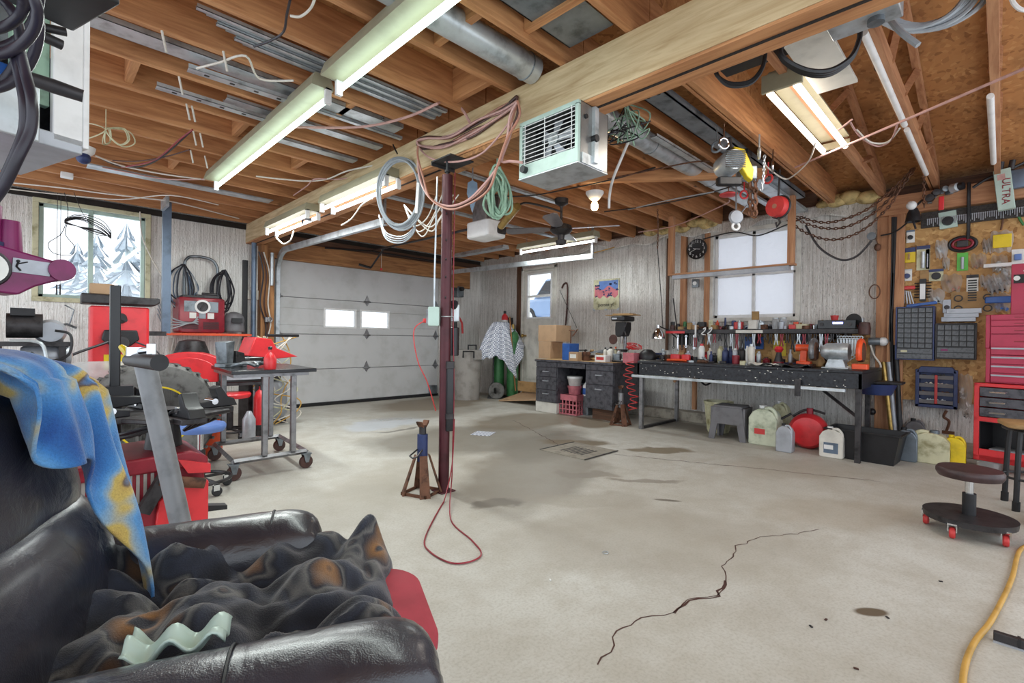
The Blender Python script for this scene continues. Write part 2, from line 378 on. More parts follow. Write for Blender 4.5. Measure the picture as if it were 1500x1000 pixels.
pm('bucket', 'c8c2c0', .5, 0, .1, 9, .03); pm('teal', '58a08c', .5, 0, .1, 9, 0); pm('fanb', '8f8d94', .3, .4, .1, 9, 0); pm('darkgl', '10141c', .08, 0, .05, 9, 0); pm('carw', '7f97b8', .25, .1, .04, 4, 0); pm('bulbw', 'fff2d8', .3, 0, .02, 9, 0)
m_glass(); m_film('bag', 'e6e8ea', .45, .25); m_film('filmw', 'e4e4e8', .22, .4); m_film('clearbag', 'd9d4cc', .55, .2)
emis('tube', 'e0fff0', 4.5); emis('tubew', 'fff0dc', 4.5); emis('tuben', 'fbfbff', 4.5); emis('bulb', 'ffdca0', 30); emis('led', '8a90ff', 6)
TS = radians
SPOTS += [(4.7, 6.5, 1.3, .75, 0.2, '7d705f', .85, 0), (3.4, 3.9, 1.35, .8, -.3, '777064', .75, .35), (4.6, 4.4, 1.0, .6, .1, '7a6e5c', .8, .4),
          (5.1, 3.75, .55, .3, .9, '6f5c42', .75, .35), (3.1, 5.35, .62, .36, .25, 'ccd4e0', .6, .1), (4.1, 5.6, 1.1, .35, 0, '8f877a', .5, .2), (2.9, 2.65, 1.15, .55, .5, '7c7468', .75, .4), (3.7, 3.2, .9, .5, .3, '777064', .7, 0),  # pale blue spot: wet puddle, its bright reflection put into the colour
          (5.75, 2.6, .8, .35, 1.4, '6e6558', .8, .4), (3.95, 3.1, .42, .16, -.8, '6f6048', .8, 0), (4.35, 2.35, .33, .14, -.9, '74664e', .85, 0), (2.1, 2.25, .2, .1, -.4, '6c655c', .8, 0), (2.35, .35, .075, .036, -.75, '5a4a36', .95, 0),
          (3.3, 1.9, .32, .07, -.9, '786e62', .6, 0), (3.1, 2.3, .3, .1, -.7, '7d7468', .55, 0), (3.0, 1.55, .1, .025, -1.0, '5b5348', .8, 0), (2.6, 1.9, .5, .2, -.8, '948b7d', .4, 0), (2.4, 1.3, .9, .5, -.7, '9d9588', .5, 0),
          (2.2, 3.2, .9, .45, .2, '9a9284', .35, 0), (3.0, 4.85, .3, .07, -.2, '4d4740', .6, 0), (1.3, 2.9, .7, .4, .3, '9a9488', .35, 0), (4.6, 1.2, .7, .4, -.7, '9a8e7e', .4, 0), (3.6, .7, .6, .3, -.6, 'a09482', .35, 0), (6.0, 4.6, .5, .9, 0, '6b6053', .7, .4)]
m_floor()
struct('floor', B().bb(-2, -2, -.12, 6.6, 7.6, 0), 'floor')
# garage side: everything beyond is open country under the overcast sky
XW, YW, CZ = 6.33, 7.3, 2.57
b = B()
for x0, x1, z0, z1 in ((-2, .056, 0, 2.6), (.056, .979, 0, 1.445), (.056, .979, 2.456, 2.6), (.979, 2.46, 0, 2.6), (2.46, 5.34, 2.16, 2.6), (5.34, XW, 0, 2.6)): b.bb(x0, YW, z0, x1, YW+.15, z1)
struct('wall_back', b, 'foil')
b = B(); D0, D1, DH = 5.33, 6.15, 2.33; W0, W1, WB, WT = 1.70, 2.66, 1.36, 2.43
for y0, y1, z0, z1 in ((-2, W0, 0, 2.6), (W0, W1, 0, WB), (W0, W1, WT, 2.6), (W1, D0, 0, 2.6), (D0, D1, DH, 2.6), (D0, D1, 0, .15), (D1, YW+.15, 0, 2.6)): b.bb(XW, y0, z0, XW+.15, y1, z1)
struct('wall_right', b, 'foil')
b = B().bb(XW-.2, W1-1.75, 0, XW, D0-.1, .13).bb(XW-.14, -2, 0, XW, W1-1.75, .13)
struct('trim_1', b, 'concr', bev=.01)['label'] = 'low concrete curb along the foil wall'
# ceiling decks
struct('ceiling', B().bb(-2, -2, 2.815, 2.26, 7.5, 2.84).bb(2.26, 1.5, 2.815, 6.6, 7.5, 2.84), 'osb_dark')
b = B(); sl = [(2.26, 3.75), (6.7, 2.62), (6.7, 2.65), (2.26, 3.78)]
b.prism(sl, -2, 1.5, 'y'); b.bb(2.2, -2, 2.815, 2.26, 1.5, 3.8); b.prism([(2.26, 2.84), (6.0, 2.84), (2.26, 3.8)], 1.5, 1.53, 'y')
struct('ceiling', b, 'osb_dark')
# joists every 16 inches, running across the room
ys = [.05+.4205*k for k in range(18)]
for i, y in enumerate(ys):
    if y > 7.25: break
    struct('ceiling_joist', B().bb(-2, y-.02, 2.572, 2.24, y+.02, 2.815), 'lumx', bev=.003)
    if y > 1.2: struct('ceiling_joist', B().bb(2.245, y-.02, 2.572, 6.32, y+.02, 2.815), 'lumx', bev=.003)
    else:
        # open truss: bottom chord, sloping top chord, webs
        b = B().bb(2.26, y-.02, 2.572, 6.32, y+.02, 2.66)
        b.prism([(2.27, 3.64), (2.27, 3.73), (6.32, 2.71), (6.32, 2.62)], y-.019, y+.019)
        for x0, x1 in ((2.5, 3.4), (3.4, 3.9), (3.9, 4.6), (4.6, 5.1), (5.1, 5.6)):
            za, zb = 2.62, 3.64-(x1-2.27)*.252
            if (x0*10) % 2 > 1: za, zb = 3.64-(x0-2.27)*.252, 2.62
            b.tube([(x0, y, za), (x1, y, zb)], .03, 4)
        struct('roof_truss', b, 'pinkx')
for y in ys[1:4:2]:
    struct('ceiling_joist', B().bb(2.3, y+.03, 2.575, 6.3, y+.05, 2.80), 'lumx')
# blocking between joists
for x, k in ((1.75, 3), (1.5, 4), (1.95, 5), (1.2, 6), (1.5, 7), (.4, 8), (1.1, 9), (1.7, 10), (.9, 12)):
    struct('joist_blocking', B().bb(x, ys[k]+.021, 2.6, x+.04, ys[k+1]-.021, 2.81), 'lumy', bev=.002)
struct('beam_ply', B().bb(2.085, -2, 2.31, 2.165, 7.3, 2.325).bb(2.17, -2, 2.305, 2.26, 7.3, 2.57), 'lumy', bev=.002)
struct('beam_joint', B().bb(2.16, -2, 2.303, 2.172, 7.3, 2.312), 'shadowc')
b = B().bb(2.08, -2, 2.325, 2.166, 7.3, 2.57)
bm_ = struct('beam', b, 'beamwy', bev=.003); bm_['label'] = 'long laminated timber beam carrying the joists'
struct('beam_cleat', B().bb(2.09, 2.0, 2.28, 2.25, 2.9, 2.308), 'postx')
b = B(); xx = -2
struct('shadow_strip', B().bb(-2, YW-.03, 2.5, 6.3, YW, 2.57), 'shadowc')  # dark strip imitating the shade in the gap above the wall
# garage door header and top framing
struct('door_header', B().bb(2.3, YW-.1, 2.15, 5.98, YW-.001, 2.40), 'postx', bev=.003)
struct('door_header', B().bb(2.3, YW-.06, 2.41, 6.3, YW-.031, 2.50), 'dkwx')
b = B().bb(2.24, YW-.14, 0, 2.33, YW-.001, 2.309).bb(2.33, YW-.16, 0, 2.41, YW-.04, 2.14)
struct('door_post', b, 'postz', bev=.004)
struct('door_post', B().bb(5.4, YW-.1, 0, 5.5, YW-.001, 2.14), 'postz', bev=.003)
struct('door_post', B().bb(5.52, YW-.1, 2.13, 5.72, YW-.02, 2.16).bb(5.5, YW-.14, 2.0, 5.95, YW-.101, 2.4), 'postx', bev=.003)
# overhead door (four ribbed panels, two panes, hinges)
gd = T('door_1', None, None, (2.46, YW+.03, 0)); gd['kind'] = 'structure'; gd['label'] = 'white sectional overhead garage door'
GW = 2.88; zz = [.045, .56, 1.09, 1.63, 2.165]
for k in range(4):
    b = B()
    if k == 2:
        y0, y1 = 1.22, 1.47
        xs = [0, .76, 1.24, 1.36, 1.84, GW]
        b.bb(0, 0, zz[k]+.004, GW, .04, y0).bb(0, 0, y1, GW, .04, zz[k+1]-.004)
        for a, c in ((xs[0], xs[1]), (xs[2], xs[3]), (xs[4], xs[5])): b.bb(a, 0, y0, c, .04, y1)
    else: b.bb(0, 0, zz[k]+.004, GW, .04, zz[k+1]-.004)
    p = b.build('door_panel', 'doorw', gd, bev=.006)
    if k == 2:
        for a in (.76, 1.36):
            f = B().bb(a-.03, -.012, 1.19, a+.51, 0, 1.22).bb(a-.03, -.012, 1.47, a+.51, 0, 1.5).bb(a-.03, -.012, 1.22, a, 0, 1.47).bb(a+.48, -.012, 1.22, a+.51, 0, 1.47)
            f.build('pane_frame', 'white', p, bev=.003); B().bb(a, .015, 1.22, a+.48, .02, 1.47).build('pane', m_glass(), p)
for k in (1, 2, 3):
    for x in (.06, 1.45, 2.82):
        z = zz[k]
        b = B().prism([(x-.05, z), (x, z-.07), (x+.05, z)], -.012, -.003).prism([(x-.05, z), (x+.05, z), (x, z+.11)], -.012, -.003).cyl((x-.06, -.015, z), (x+.06, -.015, z), .012, n=8)
        b.build('hinge', 'steel', gd)
B().bb(0, -.02, .0, GW, .05, .045).build('bottom_seal', 'rubber', gd)
b = B(); [b.bb(0, .01, z-.02, GW, .03, z+.02) for z in zz[1:4]]; b.bb(0, .045, zz[-1]-.03, GW, .06, zz[-1]+.03); b.build('section_seal', 'gplast', gd)
b = B().bb(2.68, -.1, .05, 2.80, -.01, .2); b.build('corner_bracket', 'galv_dk', gd)
# tracks
def track(x, y1, z1, nm):
    pts = [(x, YW-.05, .05), (x, YW-.05, 1.95)]+[(x, YW-.05-.3*(1-cos(a)), 1.95+.3*sin(a)) for a in [pi/2*k/8 for k in range(1, 9)]]+[(x, y1, z1)]
    o = B(); w = .03
    for dx, dn in ((-.03, 0), (0, 0)):
        rs = []
        for i, p in enumerate(pts):
            p = V(p); t = (V(pts[min(i+1, len(pts)-1)])-V(pts[max(i-1, 0)])).normalized(); n = V((1, 0, 0)).cross(t).normalized()
            if dx: rs.append([p+V((-.03, 0, 0))+n*w, p+V((-.026, 0, 0))+n*w, p+V((-.026, 0, 0))-n*w, p+V((-.03, 0, 0))-n*w])
            else: rs.append([p+V((-.03, 0, 0))+n*(w+.004), p+V((.02, 0, 0))+n*(w+.004), p+V((.02, 0, 0))+n*w, p+V((-.03, 0, 0))+n*w])
        o.rings(rs)
        if not dx:
            o.rings([[q-(r_[0]-r_[3]).normalized()*(2*w+.004) for q in r_] for r_ in rs])
    t = T(nm, 'curved galvanised overhead door track '+('left of the garage door' if x < 3 else 'right of the garage door, passing behind the red column'), 'door track', (0, 0, 0)); 
    o.build('rail', 'galv', t)
    B().bb(x-.025, y1, z1-.02, x+.0, y1+.03, 2.572).build('hanger', 'steel', t)
    return t
track(2.49, 4.3, 2.2, 'door_track'); track(5.4, 3.9, 2.19, 'door_track')
# spring on left post
tag(B().cyl((2.36, YW-.2, 1.75), (2.36, YW-.2, 2.2), .022, n=10).build('door_spring', 'galv'), 'short galvanised spring tube beside the left track of the garage door', 'spring')
# opener rail with arm
t = T('garage_door_opener', 'white ceiling garage door opener with long black rail', 'door opener', tuple(P(712, 335, 2, 2.2)))
o0 = t.location.copy()
B().rbox((0, 0, -.02), (.26, .34, .17), .03).build('motor_housing', 'white', t); B().rbox((.06, -.175, -.03), (.12, .01, .08), .02, 'y').build('light_lens', 'dksteel', t)
q = V((3.87, YW-.14, 2.44)); r_ = q-o0; rl = B().tube([(-.02, .17, .03), tuple(r_)], .014, 6).build('rail', 'dksteel', t)
B().tube([r_, r_+V((-.75, -.02, -.06))], .014, 6).tube([r_, r_+V((1.5, .05, 0))], .012, 6).build('cross_bar', 'black', t)
g = V((3.6, 6.5, 2.3))-o0; B().tube([r_*.83+V((0, 0, 0)), r_*.83+V((-.08, .25, -.28))], .014, 6).tube([r_*.83+V((-.08, .25, -.28)), r_*.83+V((-.25, .3, -.24))], .02, 6).build('door_arm', 'black', t)
rc = B().tube([r_*.86, r_*.86+V((0, 0, -.3))], .003, 5).build('release_cord', 'whitec', t); B().ball(r_*.86+V((0, 0, -.31)), .018).build('release_handle', 'redb', rc)
B().bb(-.1, -.1, .06, -.08, .1, 2.57-o0.z).build('hanger', 'steel', t); B().bb(.08, -.1, .06, .1, .1, 2.57-o0.z).build('hanger', 'steel', t)
# window with twin sashes
w = T('window_1', None, None, (0, YW, 0)); w['kind'] = 'structure'
x0, x1, z0, z1 = .056, .979, 1.445, 2.456
B().bb(x0-.05, -.03, z0-.05, x1+.05, -.001, z0).bb(x0-.05, -.03, z1, x1+.05, -.001, z1+.05).bb(x0-.05, -.03, z0, x0, -.001, z1).bb(x1, -.03, z0, x1+.05, -.001, z1).build('window_frame', 'cream', w, bev=.004)
B().bb(x0, .03, z0, x0+.04, .08, z1).bb(x1-.04, .03, z0, x1, .08, z1).bb(x0, .03, z0, x1, .08, z0+.035).bb(x0, .03, z1-.035, x1, .08, z1).bb(.46, .02, z0, .505, .09, z1).build('sash', 'mint', w, bev=.004)
B().bb(x0, .05, z0, x1, .054, z1).build('pane', m_glass(), w)
w = T('window_2', None, None, (XW, 0, 0)); w['kind'] = 'structure'
B().bb(-.03, W0-.05, WB-.05, -.001, W1+.05, WB).bb(-.03, W0-.05, WT, -.001, W1+.05, WT+.05).bb(-.03, W0-.05, WB, -.001, W0, WT).bb(-.03, W1, WB, -.001, W1+.05, WT).build('window_frame', 'offwhite', w, bev=.004)
B().bb(.03, W0, WB, .07, W0+.04, WT).bb(.03, W1-.04, WB, .07, W1, WT).bb(.03, 2.16, WB, .07, 2.2, WT).bb(.03, W0, WB, .07, W1, WB+.04).bb(.03, W0, WT-.04, .07, W1, WT).bb(.03, W0, 1.88, .07, W1, 1.91).build('sash', 'white', w, bev=.003)
B().bb(.045, W0, WB, .05, W1, WT).build('pane', 'filmw', w)
# side door
d = T('door_2', None, None, (XW, 0, 0)); d['kind'] = 'structure'; y0, y1 = D0, D1
sl_ = B()
for a, c, e, f in ((y0+.05, y1-.05, .17, 1.45), (y0+.05, y1-.05, 2.2, 2.28), (y0+.05, 5.47, 1.45, 2.2), (6.0, y1-.05, 1.45, 2.2)): sl_.bb(.02, a, e, .06, c, f)
s_ = sl_.build('door_slab', 'offwhite', d, bev=.004)
B().bb(-.02, y0, .15, .08, y0+.045, DH).bb(-.02, y1-.045, .15, .08, y1, DH).bb(-.02, y0, DH-.045, .08, y1, DH).build('door_frame', 'offwhite', d, bev=.004)
B().bb(.0, 5.44, 1.42, .02, 5.47, 2.23).bb(.0, 6.0, 1.42, .02, 6.03, 2.23).bb(.0, 5.47, 1.42, .02, 6.0, 1.45).bb(.0, 5.47, 2.2, .02, 6.0, 2.23).bb(.0, 5.47, 1.80, .03, 6.0, 1.84).build('pane_frame', 'white', s_, bev=.003)
B().bb(.035, 5.47, 1.45, .04, 6.0, 2.2).build('pane', m_glass(), s_)
for a in (5.45, 5.78): B().bb(.01, a, .35, .019, a+.25, 1.2).build('door_panel', 'offwhite', s_, bev=.006)
B().cyl((-.06, 6.05, 1.12), (.02, 6.05, 1.12), .014, n=10).ball((-.07, 6.05, 1.12), .032).build('door_knob', 'brass', s_)
struct('trim_3', B().bb(XW-.03, D1, 0, XW-.001, D1+.1, 2.45), 'dkwz')
# studs, wall wood
struct('wall_stud', B().bb(XW-.09, .83, 0, XW-.001, .93, 2.44).bb(XW-.13, .70, 0, XW-.091, .83, 2.40), 'pinkz', bev=.003)
hb = B().bb(XW-.14, -2, 2.36, XW-.001, .93, 2.55); struct('wall_header', hb, 'pinky', bev=.003)
struct('wall_panel_right', B().bb(XW-.06, -2, .5, XW-.001, .71, 2.36), 'osb_wall')
struct('wall_stud', B().bb(XW-.05, 2.70, .8, XW-.001, 2.77, 2.5), 'pinkz', bev=.003)
struct('wall_stud', B().bb(XW-.05, 3.02, .8, XW-.001, 3.10, 2.5), 'pinkz', bev=.003)
# insulation puffs on wall top
rnd = random.Random(4)
for (ya, yb) in ((.95, 1.5), (2.6, 3.6)):
    b = B()
    for k in range(14): b.ball((XW-.05+rnd.uniform(-.06, .05), rnd.uniform(ya, yb), 2.60+rnd.uniform(-.02, .03)), rnd.uniform(.06, .10), (1, 1.2, .7))
    o = b.build('insulation_batt', 'insul'); tag(o, 'yellow glass wool stuffed above the foil wall '+('beside the hanging chains' if ya < 2 else 'above the round black clock'), 'insulation')
b = B(); pts = [(XW-.02, y, 2.53+rnd.uniform(-.02, .02)) for y in [.95+.3*k for k in range(16)]]
o = B().grid(lambda u, v: (XW-.03-.03*v-.02*sin(u*90)*v, .95+u*4.9, 2.60-.12*v*(1.1+.5*sin(u*37)*cos(u*13))), 160, 6).build('torn_foil_edge', 'foil', solid=.004); o['kind'] = 'structure'
# outside
struct('ground', B().bb(-60, 7.7, -.9, 80, 120, -.5), 'snow'); struct('ground', B().prism([(6.6, -.6), (6.6, -.3), (10.5, 1.25), (80, 3.5), (80, -.6)], -40, 7.69), 'snow')
def conifer(x, y, h, nm_lbl, s):
    rnd = random.Random(s); t = T('conifer', nm_lbl, 'tree', (x, y, -.5), group=None)
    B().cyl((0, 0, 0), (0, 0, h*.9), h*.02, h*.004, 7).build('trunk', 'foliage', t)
    f = B(); g = B(); n = 13
    for k in range(n):
        z = h*(.1+.88*k/n); R = h*.27*(1-k/n)**.85+.05
        for q in range(11):
            a = rnd.uniform(0, 6.28); rr = R*rnd.uniform(.75, 1.15); c, s_ = cos(a), sin(a); w = R*.22
            f.add([(0, 0, z+.05*h), (rr*c-w*s_, rr*s_+w*c, z-.04*h), (rr*c*1.15, rr*s_*1.15, z-.05*h), (rr*c+w*s_, rr*s_-w*c, z-.04*h)], [(0, 1, 2, 3)])
            if q % 2: g.add([(c*.2*rr, s_*.2*rr, z+.035*h), (rr*c*.9-w*s_*.8, rr*s_*.9+w*c*.8, z-.022*h), (rr*c, rr*s_, z-.028*h), (rr*c*.9+w*s_*.8, rr*s_*.9-w*c*.8, z-.022*h)], [(0, 1, 2, 3)])
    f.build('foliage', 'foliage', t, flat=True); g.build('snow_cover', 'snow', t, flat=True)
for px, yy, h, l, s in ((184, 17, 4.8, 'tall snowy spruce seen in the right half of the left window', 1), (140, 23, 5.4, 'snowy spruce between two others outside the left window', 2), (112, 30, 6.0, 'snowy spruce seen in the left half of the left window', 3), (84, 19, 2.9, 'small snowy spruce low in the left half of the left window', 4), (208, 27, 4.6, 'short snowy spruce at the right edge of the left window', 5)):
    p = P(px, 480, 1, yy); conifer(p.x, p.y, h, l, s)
# car beyond the side door
c0 = P(800, 500, 0, 11.2)
c = T('car', 'blue car parked in the snow beyond the side door', 'car', (c0.x+.8, c0.y-.6, 1.42), radians(80))
B().rbox((0, 0, .62), (4.3, 1.75, .62), .25).build('body', 'carw', c, bev=.03)
B().prism([(-1.5, .9), (-1.0, 1.5), (.7, 1.52), (1.35, .92)], -.75, .75).build('cabin', 'carw', c, bev=.05)
B().prism([(-1.3, .97), (-.93, 1.42), (-.2, 1.44), (-.2, .97)], -.78, .78).prism([(-.1, .97), (-.1, 1.44), (.65, 1.45), (1.15, .97)], -.78, .78).build('side_window', 'darkgl', c)
for x in (-1.35, 1.35):
    for y in (-.8, .8): wh = B().lathe([(.05, -.1), (.31, -.1), (.33, -.05), (.33, .05), (.31, .1), (.05, .1)], (x, y, .33), 'y').build('wheel', 'rubber', c); B().lathe([(.02, -.11), (.2, -.105), (.2, .105), (.02, .11)], (x, y, .33), 'y').build('hubcap', 'chrome', wh)
c2 = dup(c, (c0.x+4.2, c0.y+1.5, 1.60), radians(95), 'second blue car further off beyond the side door')
# ------------------------------------------------------------------ sky
wd = bpy.data.worlds.new('overcast'); scene.world = wd; wd.use_nodes = True
bg = wd.node_tree.nodes['Background']; bg.inputs[0].default_value = (.86, .93, 1, 1); bg.inputs[1].default_value = 1.35
scene.view_settings.exposure = 0.68
struct('trim_4', B().bb(XW-.01, -2, 2.55, XW+.15, 1.5, 2.66).bb(XW+.02, 1.5, 2.55, XW+.15, 7.4, 2.83).bb(-2, YW+.02, 2.55, 6.4, YW+.15, 2.83), 'dkwy')
# ------------------------------------------------------------------ fluorescent lamps
LW = 6.5
def strip_light(nm, label, x, y0, y1, z, tubes, along='y', group=None, housing='lamph', tm='tube', w=.10, hood=True, hang=None):
    L = y1-y0; t = T(nm, label, 'light', (x, y0, z) if along == 'y' else (y0, x, z), 0 if along == 'y' else -pi/2, group)
    B().prism([(-w/2, .065), (-w/2+.02, .125), (w/2-.02, .125), (w/2, .065), (w/2, .05), (-w/2, .05)], 0, L, 'y').build('housing', housing, t)
    n = len(tubes)
    for tx in tubes:
        B().cyl((tx, .03, 0), (tx, L-.03, 0), .0165, n=12).build('tube', tm, t)
        for yy in (.012, L-.012): B().box((tx, yy, .015), (.035, .024, .09)).build('lamp_holder', 'white', t)
    la = bpy.data.lights.new('lamp_light', 'AREA'); la.shape = 'RECTANGLE'; la.size = .06 if n == 1 else .14; la.size_y = L-.1; la.energy = L*LW*(.7 if y0 < 1 else 1.5); la.color = (.93, 1, .97)
    lo = bpy.data.objects.new('lamp_light', la); COL.objects.link(lo); lo.parent = t; lo.location = (sum(tubes)/n, L/2, -.02)
    if hang: B().cyl((0, L*.1, .12), (0, L*.1, hang-z+.02), .004, n=5).cyl((0, L*.9, .1), (0, L*.9, hang-z), .004, n=5).build('hanger', 'steel', t)
    return t
strip_light('fluorescent_light', 'nearer of two long single-tube lamps in line under the left joists', 1.19, .25, 2.66, 2.44, [0.035], w=.13)
strip_light('fluorescent_light', 'farther of two long single-tube lamps in line, ending toward the left window', 1.19, 2.78, 5.20, 2.44, [0.035], w=.13)
strip_light('fluorescent_light', 'twin-tube lamp at the timber beam, passing behind the big grey wire coil', 2.02, 3.40, 4.60, 2.27, [-.05, .06], tm='tuben', w=.17, hang=2.36)
strip_light('fluorescent_light', 'twin-tube lamp at the far end of the timber beam near the garage door', 2.02, 4.92, 6.12, 2.27, [-.05, .06], tm='tuben', w=.17, hang=2.36)
t = T('fluorescent_light', 'bright twin-tube lamp under the open trusses at the upper right', 'light', (3.02, .90, 2.50), -pi/2)
B().prism([(-.09, .085), (-.07, .11), (.07, .11), (.09, .085), (.09, .075), (-.09, .075)], 0, 1.24, 'y').box((0, 0, .045), (.21, .02, .10)).box((0, 1.24, .03), (.19, .02, .05)).build('housing', 'lamph', t)
for x in (-.07, .07): B().cyl((x, .02, 0), (x, 1.22, 0), .018, n=12).build('tube', 'tubew', t)
B().cyl((0, .1, .1), (0, .1, .17), .01, n=6).cyl((0, 1.1, .1), (0, 1.1, .17), .01, n=6).build('hanger', 'steel', t)
a, c = P(760, 356, 2, 2.35), P(912, 340, 2, 2.35)
strip_light('fluorescent_light', 'long lamp with a spotted white reflector hanging in front of the side door', 5.25, 3.75, 5.15, 2.36, [0], tm='tuben', w=.16, hang=2.57)
tag(B().prism([(-.07, 0), (-.05, .05), (.05, .05), (.07, 0)], 0, 1.15, 'y').build('light_housing', 'galv', loc=(5.0, 5.2, 2.40)), 'unlit grey metal strip housing hanging left of the spotted white lamp', 'light housing')
la = bpy.data.lights.new('lamp_light', 'AREA'); la.shape = 'RECTANGLE'; la.size = .14; la.size_y = 1.15; la.energy = 6; la.color = (1, .93, .84); lo = bpy.data.objects.new('lamp_light', la); COL.objects.link(lo); lo.parent = t; lo.location = (0, .62, -.022)
# fluorescent tubes strapped to the right trusses
for (y, z, x0, x1, l) in ((.47, 2.555, 2.85, 4.25, 'long white spare tube strapped under the truss beside the grey electrical box'), (.47, 2.555, 4.35, 5.6, 'white spare tube strapped farther along the same truss, toward the wall'), (.05, 2.555, 4.1, 5.62, 'white spare tube strapped under the rightmost truss')):
    tag(B().cyl((0, 0, 0), (x1-x0, 0, 0), .018, n=10).build('spare_tube', 'white', loc=(x0, y+.02, z)), l, 'tube')
# bulb
p = P(871, 299, 2, 2.34); t = T('light_bulb', 'glowing bare bulb in a white porcelain socket beyond the heater', 'bulb', p)
B().lathe([(.02, .03), (.05, .05), (.085, .10), (.085, .115), (.01, .12)]).build('socket', 'white', t)
B().lathe([(.002, -.06), (.022, -.054), (.033, -.035), (.035, -.015), (.026, .01), (.015, .03), (.014, .045)]).build('bulb', 'bulb', t)
B().bb(-.03, -.03, .12, .03, .03, 2.60-p.z).build('mounting_block', 'lumz', t)
# ceiling fan at rest
p = P(822, 335, 2, 2.25); t = T('ceiling_fan', 'grey ceiling fan with short downrod behind the heater', 'ceiling fan', p)
B().lathe([(.01, .32), (.075, .32), (.07, .27), (.02, .24), (.013, .22), (.013, .06), (.05, .055), (.11, .03), (.12, -.02), (.09, -.05), (.04, -.07), (.035, -.12), (.06, -.13), (.05, -.17), (.01, -.18)]).build('motor_housing', 'dksteel', t)
for k in range(4):
    a = k*pi/2+.5; f = B()
    M = Matrix.Rotation(a, 3, 'Z') @ Matrix.Rotation(.2, 3, 'X')
    pl = [(.12, -.03), (.2, -.06), (.58, -.075), (.62, -.05), (.62, .05), (.58, .075), (.2, .06), (.12, .03)]
    f.rings([[M @ V((x, y, -.004)) for x, y in pl], [M @ V((x, y, .004)) for x, y in pl]]); f.build('blade', 'fanb', t)
# ------------------------------------------------------------------ hanging heater
t = T('unit_heater', 'mint green ceiling heater with a wire grille bolted under the beam', 'heater', (2.02, 1.785, 1.985), -pi/2)
w, d, h = .215, .27, .325
b = B().bb(-w, .02, 0, w, d, .004).bb(-w, .02, h-.004, w, d, h).bb(-w, d-.004, 0, w, d, h).bb(-w, .02, 0, -w+.004, d, h).bb(w-.004, .02, 0, w, d, h); b.build('casing', 'heatside', t)
B().bb(-w, 0, 0, w, .025, .075).bb(-w, 0, .30, w, .025, h).bb(-w, 0, .07, -w+.022, .025, .31).bb(w-.022, 0, .07, w, .025, .31).build('front_frame', 'mint', t, bev=.003)
B().bb(-w-.002, 0, -.006, w+.002, d, 0).build('bottom_pan', 'galv', t)
gr = B()
for k in range(10): gr.cyl((-w+.02, .005, .083+k*.0235), (w-.02, .005, .083+k*.0235), .0024, n=6)
for x in (-.17, -.02, .17): gr.cyl((x, .002, .07), (x, .002, .305), .0024, n=6)
gr.build('grille', 'white', t)
B().bb(-w+.005, .14, .05, w-.005, .15, .315).build('inner_baffle', 'black', t); f = B().cyl((.0, .05, .19), (0, .13, .19), .035).build('fan_motor', 'galv', t)
for k in range(5):
    a = 2*pi*k/5; B().rings([[V((.03*cos(a+e), .06, .19+.03*sin(a+e))) for e in (-.5, .5)]+[V((.115*cos(a+e), .085, .19+.115*sin(a+e))) for e in (.45, -.1)], [V((.03*cos(a+e), .064, .19+.03*sin(a+e))) for e in (-.5, .5)]+[V((.115*cos(a+e), .089, .19+.115*sin(a+e))) for e in (.45, -.1)]]).build('fan_blade', 'silverp', f)
B().bb(w, .12, .02, w+.02, .155, .32).bb(w+.001, .03, .0, w+.008, .22, .055).build('mounting_bracket', 'galv', t)
B().cyl((w, .13, .15), (w+.03, .13, .15), .02, n=10).build('knob', 'black', t); B().cyl((w, .06, .25), (w+.012, .06, .25), .012, n=10).build('knockout', 'black', t)
B().cyl((-.16, -.03, .04), (-.16, .0, .04), .02, n=10).build('cable_gland', 'black', t)
# ------------------------------------------------------------------ column with boxes
cx, cy = 2.03, 2.70
t = T('steel_column', 'dark red adjustable steel column holding the beam in mid garage', 'column', (cx, cy, 0))
B().cyl((0, 0, .006), (0, 0, 2.17), .037, n=22).build('tube', 'maroon', t)
B().bb(-.06, -.06, 0, .06, .06, .008).build('base_plate', 'maroon', t, bev=.002)
B().cyl((0, 0, 2.15), (0, 0, 2.275), .012, n=10).lathe([(.02, 2.19), (.02, 2.205)]).build('jack_screw', 'black', t)
B().bb(-.06, -.11, 2.27, .14, .11, 2.279).bb(-.06, .1, 2.25, .14, .11, 2.279).build('top_plate', 'dksteel', t)
hh = B()
for z in (1.33, 1.47, 1.59, 1.72, 1.9): hh.cyl((-.03, -.028, z), (-.024, -.033, z), .008, n=8)
hh.build('pin_hole', 'black', t)
# surface box with cord, and power strip on column
q = T('junction_box', 'pale green outlet box strapped to the left of the red column', 'electrical box', (cx-.075, cy+.03, 1.20), -pi/4)
B().rbox((0, 0, 0), (.075, .05, .13), .008, 'y').build('box', 'mint', q, bev=.003); B().bb(-.05, -.02, -.05, -.035, .03, .05).build('cover', 'steel', q)
B().rbox((-.05, .0, -.03), (.05, .03, .03), .008).build('plug', 'redc', q)
B().tube([(0, 0, .06), (0, 0, .3), (.01, 0, .95)], .006, 6).build('conduit', 'galv', q)
B().torus((.085, .03, 0), .042, .003, 'z').build('strap', 'galv', q)
q = T('power_strip', 'long black power strip fixed to the front of the red column', 'power strip', (cx+.006, cy-.047, .5), radians(-25))
B().rbox((0, 0, .14), (.05, .035, .44), .008).build('body', 'blackg', q); B().rbox((0, 0, .37), (.055, .045, .05), .008).rbox((0, 0, .02), (.055, .045, .04), .008).build('end_bracket', 'dksteel', q)
q = T('junction_box', 'grey outlet box behind the right of the red column', 'electrical box', (cx+.09, cy+.02, 1.23), -pi/4)
B().rbox((0, 0, 0), (.07, .05, .12), .008, 'y').build('box', 'galv', q); B().cyl((0, 0, .04), (0, -.03, .07), .03, n=10).build('plug', 'blackc', q)
